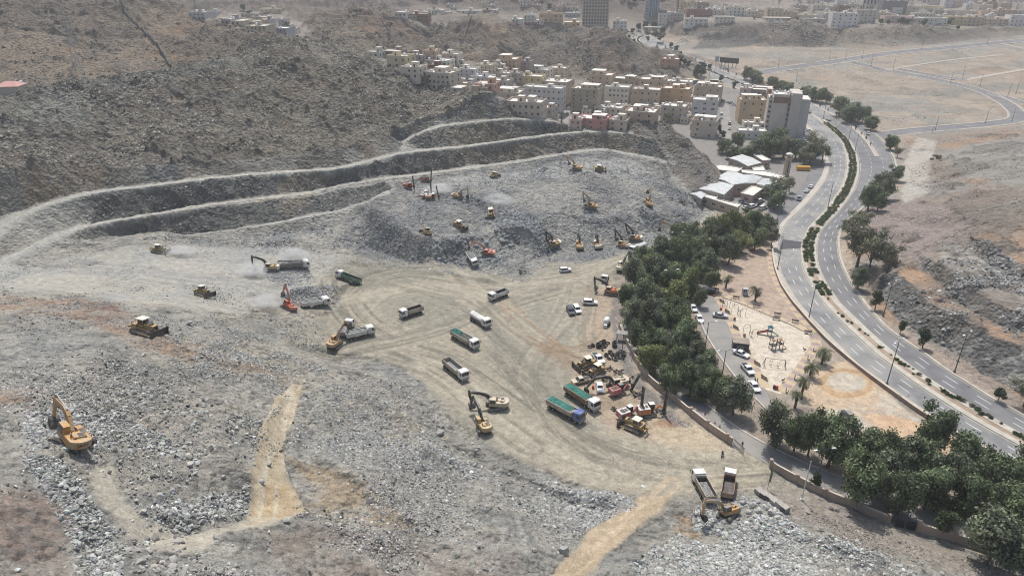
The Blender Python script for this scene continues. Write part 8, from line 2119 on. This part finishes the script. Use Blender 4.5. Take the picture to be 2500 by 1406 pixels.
# skip, kiosk, booth
p = at(1720,714); t = empty("skip", p, R(-22)); q = MB(); q.prism([(-3.4,0),(3.4,0),(3.7,2.2),(-3.7,2.2)], 'y', -1.3,1.3); [q.box(x, s * 1.3 - .08,0, x + .12, s * 1.3 + .08,2.2) for x in (-3,-1.8,-.6,.6,1.8,3) for s in (-1,1)]; q.build("body", M_BLK, t); heap(t, "rubbish", -3.4,3.4,1.15,2.0,.7, mat("mixed_rubbish", (.40,.34,.30),.9,.6,4.0, dirt=(.5,.48,.45)),.22); tag(t, "black skip heaped with rubbish at the lane's upper end", "skip")
p = at(1806,852); t = empty("kiosk", p, R(-12)); q = MB(); q.box(-2.2,-1.5,.2,2.2,1.5,3.0); q.build("walls", mat("dark_kiosk_paint", (.07,.065,.07),.6,.2,1.0), t); q = MB(); q.box(-2.35,-1.65,3.0,2.35,1.65,3.2); q.build("roof", mat("dusty_roof", (.30,.25,.21),.9,.2,1.0), t); q = MB(); q.box(-1.2,-1.56,1.2,.9,-1.5,2.3); q.build("hatch", M_GREY, t); tag(t, "dark box kiosk parked on the lane beside the playground", "kiosk")
p = at(1818,720); t = empty("phone_booth", p, R(-5)); q = MB(); [q.box(x, y, 0, x + .12, y + .12,2.4) for x in (-.9,.78) for y in (-.7,.58)]; q.box(-.9,.62,0,.9,.7,2.3); q.box(-.85,-.6,0,-.78,.6,2.3); q.build("frame", M_CHR, t); q = MB(); q.box(-1.0,-.8,2.4,1.0,.8,2.55); q.build("roof", M_CHR, t); q = MB(); q.box(-.75,-.65,.1,.75,-.6,1.4); q.build("panel", mat("pale_booth_glass", (.45,.47,.48),.3,.1,1.0), t); tag(t, "small grey booth alone on the sandy field", "booth")
# play equipment
def arch(t, x, y, w, h, rz=0):
	q=MB(); c, s=math.cos(rz), math.sin(rz); pts=[(-w / 2,0)] + [(-w / 2 * math.cos(a), h - w / 2 + w / 2 * math.sin(a)) for a in [i * math.pi / 8 for i in range(9)]] + [(w / 2,0)]
	q.tube([(x + c * a, y + s * a, b) for a, b in pts],.055,6); return q.build("arch", TIMB, t)
for u, v, A, l in [(1803,768,[(-3.6,3.4,1.5,3.2,0),(-.9,4.4,1.5,3.6,.1),(-1.4,0,2.0,3.6,0),(.9,-1.4,1.8,3.0,.2)], "group of tall metal climbing arches near the silver car"),(1831,820,[(-1.0,.7,2.0,3.6,0),(1.1,-.8,1.9,2.9,.2)], "pair of metal climbing arches on the sand")]:
	p = at(u, v); t = empty("climbing_arches", p); [arch(t, *a) for a in A]
	q = MB(); [q.tube([(x, y, .1),(x + .2, y, 2.2)],.04,5) for x, y in ((-.2,.2),(.1,-.5))]; [q.cyl((x, y, 1.4),.22,.12) for x, y in ((-.1,.2),(.2,-.5))]; q.build("disc_seat", M_BLK, t); tag(t, l, "climbing frame", "climbing arches of the playground")
p = at(1878,818); t = empty("slide", p, R(165)); q = MB(); [q.box(x, y, 0, x + .1, y + .1,2.9) for x in (-.6,.5) for y in (-.6,.5)]; q.build("posts", TIMB, t); q = MB(); q.box(-.7,-.7,1.4,.7,.7,1.5); q.add([(-.8,-.8,2.7),(.8,-.8,2.7),(.8,.8,2.7),(-.8,.8,2.7),(0,0,3.4)],[(0,1,4),(1,2,4),(2,3,4),(3,0,4)]); q.build("deck", mat("faded_teal_plastic", (.05,.16,.18),.5,.15,2.0), t)
q = MB(); q.prism([(.6,1.45),(3.6,.3),(3.6,.15),(.6,1.25)], 'y', -.35,.35); [q.prism([(.6,1.7),(3.6,.5),(3.6,.15),(.6,1.25)], 'y', y, y + .06) for y in (-.4,.34)]; q.build("chute", mat("faded_red_plastic", (.26,.07,.055),.6,.2,2.0), t); q = MB(); q.prism([(-.6,1.45),(-2.6,.3),(-2.6,.12),(-.6,1.25)], 'y', -.3,.3); q.build("second_chute", mat("green_plastic", (.10,.25,.18),.5,.1,2.0), t); tag(t, "toddler slide with red and teal plastic on the sand", "slide")
p = at(1893,852); t = empty("play_tower", p, R(8)); q = MB(); [q.box(x, y, 0, x + .14, y + .14,3.2) for x in (-1.7,-.6,.6,1.6) for y in (-.9,.8)]; q.build("posts", M_DKS, t); q = MB(); q.box(-1.7,-.9,1.4,-.5,.9,1.5); q.box(.6,-.9,1.8,1.7,.9,1.9); q.box(-.5,-.4,1.5,.6,.4,1.58); q.build("deck", M_DKS, t)
q = MB(); [q.beam((-1.7, y, z),(1.7, y, z),.06,.06) for y in (-.9,.87) for z in (2.1,2.5)]; [q.beam((x, -.9,.3 + i * .35),(x, .9,.3 + i * .35),.05,.05) for x in (-1.7,) for i in range(4)]; q.build("railing", TIMB, t)
for x, z in ((-1.1,3.1),(1.15,3.1)): q = MB(); q.add([(x - .45,-.5, z - .1),(x + .45,-.5, z - .1),(x + .45,.5, z - .1),(x - .45,.5, z - .1),(x, -.5, z + .3),(x, .5, z + .3)],[(0,1,4),(1,2,5,4),(2,3,5),(3,0,4,5)]); q.build("canopy", mat("orange_plastic", (.40,.15,.09),.5,.1,2.0), t)
q = MB(); q.prism([(1.6,1.7),(3.3,.3),(3.3,.15),(1.6,1.5)], 'y', -.3,.3); q.build("chute", M_GREY, t); tag(t, "dark play tower with two orange canopies in the playground's middle", "climbing frame")
p = at(1890,896); t = empty("swing_set", p, R(-12)); q = MB(); [q.beam((s * 2.6,0,2.6),(s * 2.9, y, 0),.12,.12) for s in (-1,1) for y in (-1.1,1.1)]; [q.beam((s * 2.75,-.55,1.2),(s * 2.75,.55,1.2),.1,.1) for s in (-1,1)]; q.build("leg", TIMB, t); q = MB(); q.tube([(-2.6,0,2.6),(2.6,0,2.6)],.06,6); q.build("crossbar", TIMB, t)
for x in (-1.0,.9):
	q = MB(); [q.tube([(x + s, 0,2.55),(x + s, 0,.55)],.02,4) for s in (-.28,.28)]; q.box(x - .32,-.14,.5, x + .32,.14,.55); q.build("swing_seat", M_BLK, t)
tag(t, "timber swing set with two seats on the sand", "swing")
for u, v, l in ((1963,857, "spring rider on the sand beside the right path"),(1911,932, "spring rider near the playground's lower tip")):
	p = at(u, v); t = empty("spring_rider", p, random.uniform(0,6)); q = MB(); q.tube([(.12 * math.cos(i * 1.3),.12 * math.sin(i * 1.3),.05 * i) for i in range(10)],.03,5); q.build("spring", M_DKS, t); q = MB(); q.prism([(-.5,.5),(.5,.5),(.65,.95),(.4,1.05),(.3,.75),(-.3,.75),(-.55,.95)], 'y', -.1,.1); q.build("rider_body", M_BLK, t); tag(t, l, "spring rider", "spring riders of the playground")
# grader / roller on the sandy lot
p = at(2066,1028); t = empty("tractor", p, R(100)); q = MB(); q.box(-1.8,-.7,.7,2.0,.7,1.5); q.box(.5,-.55,1.5,2.0,.55,1.9); q.build("body", M_DKS, t); q = MB(); q.box(-1.2,-.75,1.5,.4,.75,2.9,0,.92); c = q.build("cab", M_GREY, t); q = MB(); q.box(-1.25,-.8,2.9,.45,.8,3.0); q.build("roof_panel", M_GREY, c)
q = MB(); q.box(.39,-.6,1.7,.44,.6,2.7); q.build("windscreen", M_GLS, c); [wheel(t, -1.1, y, .85,.5) for y in (-1.1,1.1)]; [wheel(t, 1.5, y, .55,.35) for y in (-.95,.95)]
q = MB(); [q.cyl((-3.0 - i * .9, y, .8),.42,.6, 'y', 12) for i in range(2) for y in (-.6,.5)]; q.build("drum", TANKM, t); q = MB(); q.box(-4.4,-.1,.5,-1.7,.1,.65); q.box(-4.2,-.9,.35,-2.6,.9,.45); q.build("drawbar", M_DKS, t); tag(t, "dark tractor with white drums on the orange sandy lot", "tractor")
# traffic posts along the lane and the highway
CN = MB(); CN.tube([(0,0,0),(0,0,.9)],[.12,.05],8,0); CN.box(-.2,-.2,0,.2,.2,.05,1); CNM = CN.mesh("traffic_cone", [M_RED2, M_BLK])
for u, v in [(1721,1012),(1745,1047 - 14),(1773,1060),(1757,1042),(1786,1076),(1682,1008)]:
	p = at(u, v); o = link("traffic_cone", CNM); o.location = (p.x, p.y, float(g(p.y)) + .03); tag(o, "small red post cone standing along the lane beside the wall", "traffic cone", "post cones along the lane")
for u, v in [(2040,304),(2047,310),(2066,310),(2085,342),(2085,348),(2108,350),(2114,354),(2061,302)]:
	x, y, z = W_g(u, v); o = link("traffic_cone", CNM); o.location = (x, y, z + .03); tag(o, "small cone on the right carriageway near the median's gap", "traffic cone", "cones on the right carriageway")
p=at(1957,400); t=None
# striped floor of yard: tyre marks made by tracked machines are part of the ground
# ---- people
SKIN = mat("skin", (.22,.13,.09),.6,.05,5.0)
def person(p, rz, label, top, legs, hair=(.02,.018,.016), arm=0.0, sit=False, group=None, robe=False, reach=0.0):
	J = {'pel': (0,0,.95), 'waist': (0,0,1.1), 'chest': (.01,0,1.32), 'neck': (.0,0,1.48), 'head': (.02,0,1.60), 'crown': (.02,0,1.73)}
	hipz=.93
	if sit: J={k: (v[0] - .05,0, v[2] - .20) for k, v in J.items()}; hipz=.73
	V=[]; Rd=[]; E=[]; idx={}
	def add(n, co, r, par=None):
		idx[n]=len(V); V.append(co); Rd.append(r)
		if par: E.append((idx[par], idx[n]))
	add('pel', J['pel'],.14); add('waist', J['waist'],.125, 'pel'); add('chest', J['chest'],.15, 'waist'); add('neck', J['neck'],.055, 'chest'); add('head', J['head'],.095, 'neck'); add('crown', J['crown'],.085, 'head')
	for s in (-1,1):
		sh = (0, s * .19, J['chest'][2] + .08); add('s%d' % s, sh, .06, 'chest')
		el=(.05 + arm * .2, s * (.26 + .02), sh[2] - .29 + arm * .08); ha=(.12 + arm * .5 + reach, s * .25, el[2] - .25 + arm * .28)
		add('e%d' % s, el, .042, 's%d' % s); add('h%d' % s, ha, .03, 'e%d' % s)
		for f in range(5):      # palm side thumb and four fingers of unequal length
			if f == 0: add('t%d' % s, (ha[0] + .04, ha[1] - s * .035, ha[2] - .04),.010, 'h%d' % s)
			else: add('f%d%d' % (s, f),(ha[0] + .01 + .012 * f, ha[1] - s * .02 + s * .012 * f, ha[2] - .085 + .008 * abs(f - 2)),.009, 'h%d' % s)
		hp = (0, s * .09, hipz - .04); add('p%d' % s, hp, .085, 'pel')
		kn=(.42, s * .16, hipz - .06) if sit else (.03 + .05 * s, s * .11,.50); an=(.34, s * .17,.30) if sit else (-.02 + .05 * s, s * .11,.09)
		add('k%d' % s, kn, .058, 'p%d' % s); add('a%d' % s, an, .04, 'k%d' % s); add('o%d' % s, (an[0] + .16, an[1], an[2] - .05),.04, 'a%d' % s)
	me = bpy.data.meshes.new("person"); me.from_pydata(V, E, []); o = bpy.data.objects.new("tmp", me); COL.objects.link(o)
	sk = o.modifiers.new("s", 'SKIN'); su = o.modifiers.new("u", 'SUBSURF'); su.levels = 1; su.render_levels = 1
	for i, r in enumerate(Rd): me.skin_vertices[0].data[i].radius=(r, r)
	me.skin_vertices[0].data[0].use_root=True
	dg=bpy.context.evaluated_depsgraph_get(); m2=bpy.data.meshes.new_from_object(o.evaluated_get(dg)); bpy.data.objects.remove(o)
	m2.materials.clear(); [m2.materials.append(m) for m in (SKIN, top, legs, M_BLK)]
	nz = J['neck'][2] - .02
	for f in m2.polygons:
		c=f.center; a=abs(c.y)
		f.material_index = 0 if c.z > nz else (1 if c.z > hipz - (.55 if robe else .02) and not (a > .235 and c.z < J['chest'][2] - .34) else (0 if a > .235 and not sit and c.z > .6 else (3 if c.z < .09 and not sit else 2)))
		f.use_smooth=True
	b = link("person", m2); b.location = p; b.rotation_euler = (0,0, rz)
	hx, hz = J['head'][0], J['head'][2] + .04
	q = MB(); q.tube([(hx - .02,0, hz - .02),(hx - .025,0, hz + .04),(hx - .02,0, hz + .1),(hx - .01,0, hz + .135)],[.104,.112,.09,.02],10); q.build("hair", mat("dark_hair", hair, .8,.2,8.0), b)
	q = MB(); q.beam((hx + .085,0, hz + .0),(hx + .125,0, hz - .035),.03,.02,.04,.03); [q.tube([(hx, s * .1, hz - .03),(hx, s * .118, hz + .02)],.018,5) for s in (-1,1)]; q.build("nose_and_ears", SKIN, b)
	q = MB(); [q.box(hx + .09, s * .035 - .012, hz + .012, hx + .1, s * .035 + .012, hz + .024) for s in (-1,1)]; q.box(hx + .088,-.025, hz - .072, hx + .098,.025, hz - .062); q.build("eyes_and_mouth", M_BLK, b)
	tag(b, label, "person", group); return b
CL1 = mat("dark_cloth", (.035,.035,.04),.9,.2,5.0); CL2 = mat("grey_cloth", (.12,.125,.13),.9,.2,5.0); CL3 = mat("crimson_cloth", (.22,.05,.05),.9,.2,5.0)
p = at(1842,936); p.z = float(g(p.y)) + .03; person(p, R(200), "person in dark clothes standing, left of the two by the parked cars", CL1, CL2, group="two people standing by the cars")
p = at(1848,935); p.z = float(g(p.y)) + .03; person(p, R(150), "person in black clothes standing, right of the two by the parked cars", CL1, CL1, group="two people standing by the cars")
p = at(1811,1092); person(Vector((p.x, p.y, float(g(p.y)) + .03)), R(-120), "person in red and dark clothes standing at the iron fence's end", CL3, CL1)
p = at(1763,1112); t = empty("motorcycle", p, R(60)); [wheel(t, x, 0,.32,.12) for x in (-.65,.65)]; q = MB(); q.beam((-.6,0,.45),(.35,0,.62),.18,.22); q.tube([(.65,0,.32),(.42,0,.95)],.04,6); q.tube([(.42,-.32,1.0),(.42,.32,1.0)],.025,5); q.build("frame", M_DKS, t); q = MB(); q.box(-.55,-.13,.66,.0,.13,.76); q.build("saddle", M_BLK, t); q = MB(); q.box(0,-.15,.65,.38,.15,.86,0,.8); q.build("fuel_tank", M_BLUE, t); tag(t, "dark motorcycle standing in the litter below the wall's end", "motorcycle")
pm = Vector((p.x - .25 * math.cos(R(60)), p.y - .25 * math.sin(R(60)), p.z + .05)); person(pm, R(60), "person in dark clothes sitting on the motorcycle below the wall's end", CL2, CL1, sit=True, reach=.25)
# paper scraps seen as single white spots
for i, (u, v) in enumerate([(1569,1189),(1359,1177),(1049,659),(1000,978)]):
	p = at(u, v); q = MB(); rr = random.Random(i); V = [(rr.uniform(-.6,.6), rr.uniform(-.6,.6), rr.uniform(.05,.3)) for _ in range(7)]; q.add(V, [(0,1,2),(2,3,4),(4,5,6),(1,3,5)]); o = q.build("sheet_scrap", TANKM); o.location = p; tag(o, ["crumpled white sheet where the haul road meets the tan ramp", "little white scrap on the edge of the haul road", "white scrap below the bulldozer's mound", "white scrap near the top of the grey rock slope"][i], "scrap")
# dust raised by the work: small soft clouds
def dust(u, v, sx, sy, sz, dens, label, dz=1.5):
	m = bpy.data.materials.new("dust_cloud"); m.use_nodes = True; nt = m.node_tree; nt.nodes.clear(); out = nt.nodes.new("ShaderNodeOutputMaterial"); pv = nt.nodes.new("ShaderNodeVolumePrincipled")
	pv.inputs["Color"].default_value = (.85,.85,.84,1); tc = nt.nodes.new("ShaderNodeTexCoord"); no = nt.nodes.new("ShaderNodeTexNoise"); no.inputs["Scale"].default_value = 1.6; no.inputs["Detail"].default_value = 3
	ln = nt.nodes.new("ShaderNodeVectorMath"); ln.operation = 'LENGTH'; nt.links.new(tc.outputs["Object"], ln.inputs[0]); nt.links.new(tc.outputs["Object"], no.inputs["Vector"])
	fa = nt.nodes.new("ShaderNodeMapRange"); fa.inputs[1].default_value = 1.0; fa.inputs[2].default_value = .1; fa.inputs[3].default_value = 0; fa.inputs[4].default_value = 1; nt.links.new(ln.outputs["Value"], fa.inputs[0])
	nr = nt.nodes.new("ShaderNodeMapRange"); nr.inputs[1].default_value = .4; nr.inputs[2].default_value = .65; nt.links.new(no.outputs["Fac"], nr.inputs[0])
	mu_ = nt.nodes.new("ShaderNodeMath"); mu_.operation = 'MULTIPLY'; nt.links.new(fa.outputs[0], mu_.inputs[0]); nt.links.new(nr.outputs[0], mu_.inputs[1]); m2 = nt.nodes.new("ShaderNodeMath"); m2.operation = 'MULTIPLY'; m2.inputs[1].default_value = dens; nt.links.new(mu_.outputs[0], m2.inputs[0]); nt.links.new(m2.outputs[0], pv.inputs["Density"]); nt.links.new(pv.outputs[0], out.inputs["Volume"])
	bm = bmesh.new(); bmesh.ops.create_icosphere(bm, subdivisions=2, radius=1); me = bpy.data.meshes.new("dust"); bm.to_mesh(me); bm.free(); me.materials.append(m); p = at(u, v); o = link("dust", me); o.location = (p.x, p.y, p.z + dz); o.scale = (sx, sy, sz); tag(o, label, "dust", kind="stuff")
dust(718,650,7,3.4,3.2,1.2, "white dust blowing off the dusty truck", 4.5)
dust(614,672,6,5,3.0,1.4, "dust round the bucket of the black boomed excavator", 1.5)
dust(436,622,7,4,2.5,1.1, "dust in front of the leftmost bulldozer")
dust(1070,470,7,6,3,.8, "dust between the drill rigs")
dust(1212,500,8,8,3,.45, "dust behind the bulldozer coming downhill")
dust(648,748,6,5,2.8,.9, "dust left of the red orange excavator")
# ------------------------------------------------------------------ the air itself
HZ = bpy.data.materials.new("haze_air"); HZ.use_nodes = True; nt = HZ.node_tree; nt.nodes.clear(); out = nt.nodes.new("ShaderNodeOutputMaterial"); pv = nt.nodes.new("ShaderNodeVolumePrincipled")
pv.inputs["Color"].default_value = (.90,.92,.94,1); pv.inputs["Density"].default_value = .00019; pv.inputs["Anisotropy"].default_value = .2; nt.links.new(pv.outputs[0], out.inputs["Volume"])
q = MB(); _mx = float(HF.max()) + 5; q.box(-4500,-200, float(min(HF.min(),-8)) - 4,4500,4600, _mx + 5); o = q.build("haze", HZ); o["kind"] = "stuff"
# say which one of its row each thing is
_ORD = ["leftmost", "second from the left", "third from the left", "fourth from the left", "fifth from the left", "sixth from the left", "seventh from the left", "eighth from the left", "ninth from the left", "tenth from the left"] + [w + " from the left" for w in "eleventh twelfth thirteenth fourteenth fifteenth sixteenth seventeenth eighteenth nineteenth twentieth twenty-first twenty-second twenty-third twenty-fourth twenty-fifth twenty-sixth twenty-seventh twenty-eighth twenty-ninth thirtieth thirty-first thirty-second thirty-third thirty-fourth thirty-fifth thirty-sixth thirty-seventh thirty-eighth thirty-ninth fortieth".split()]
from collections import defaultdict
_by=defaultdict(list)
for o in COL.objects:
	if o.get("category") and o.get("label"): _by[o["label"]].append(o)
for l, os_ in _by.items():
	if 1 < len(os_) <= 40 and len(l.split()) <= 12:
		os_.sort(key=lambda o: pix((o.location.x, o.location.y, o.location.z))[0])
		for i, o in enumerate(os_): o["label"] = l + ", " + _ORD[i]
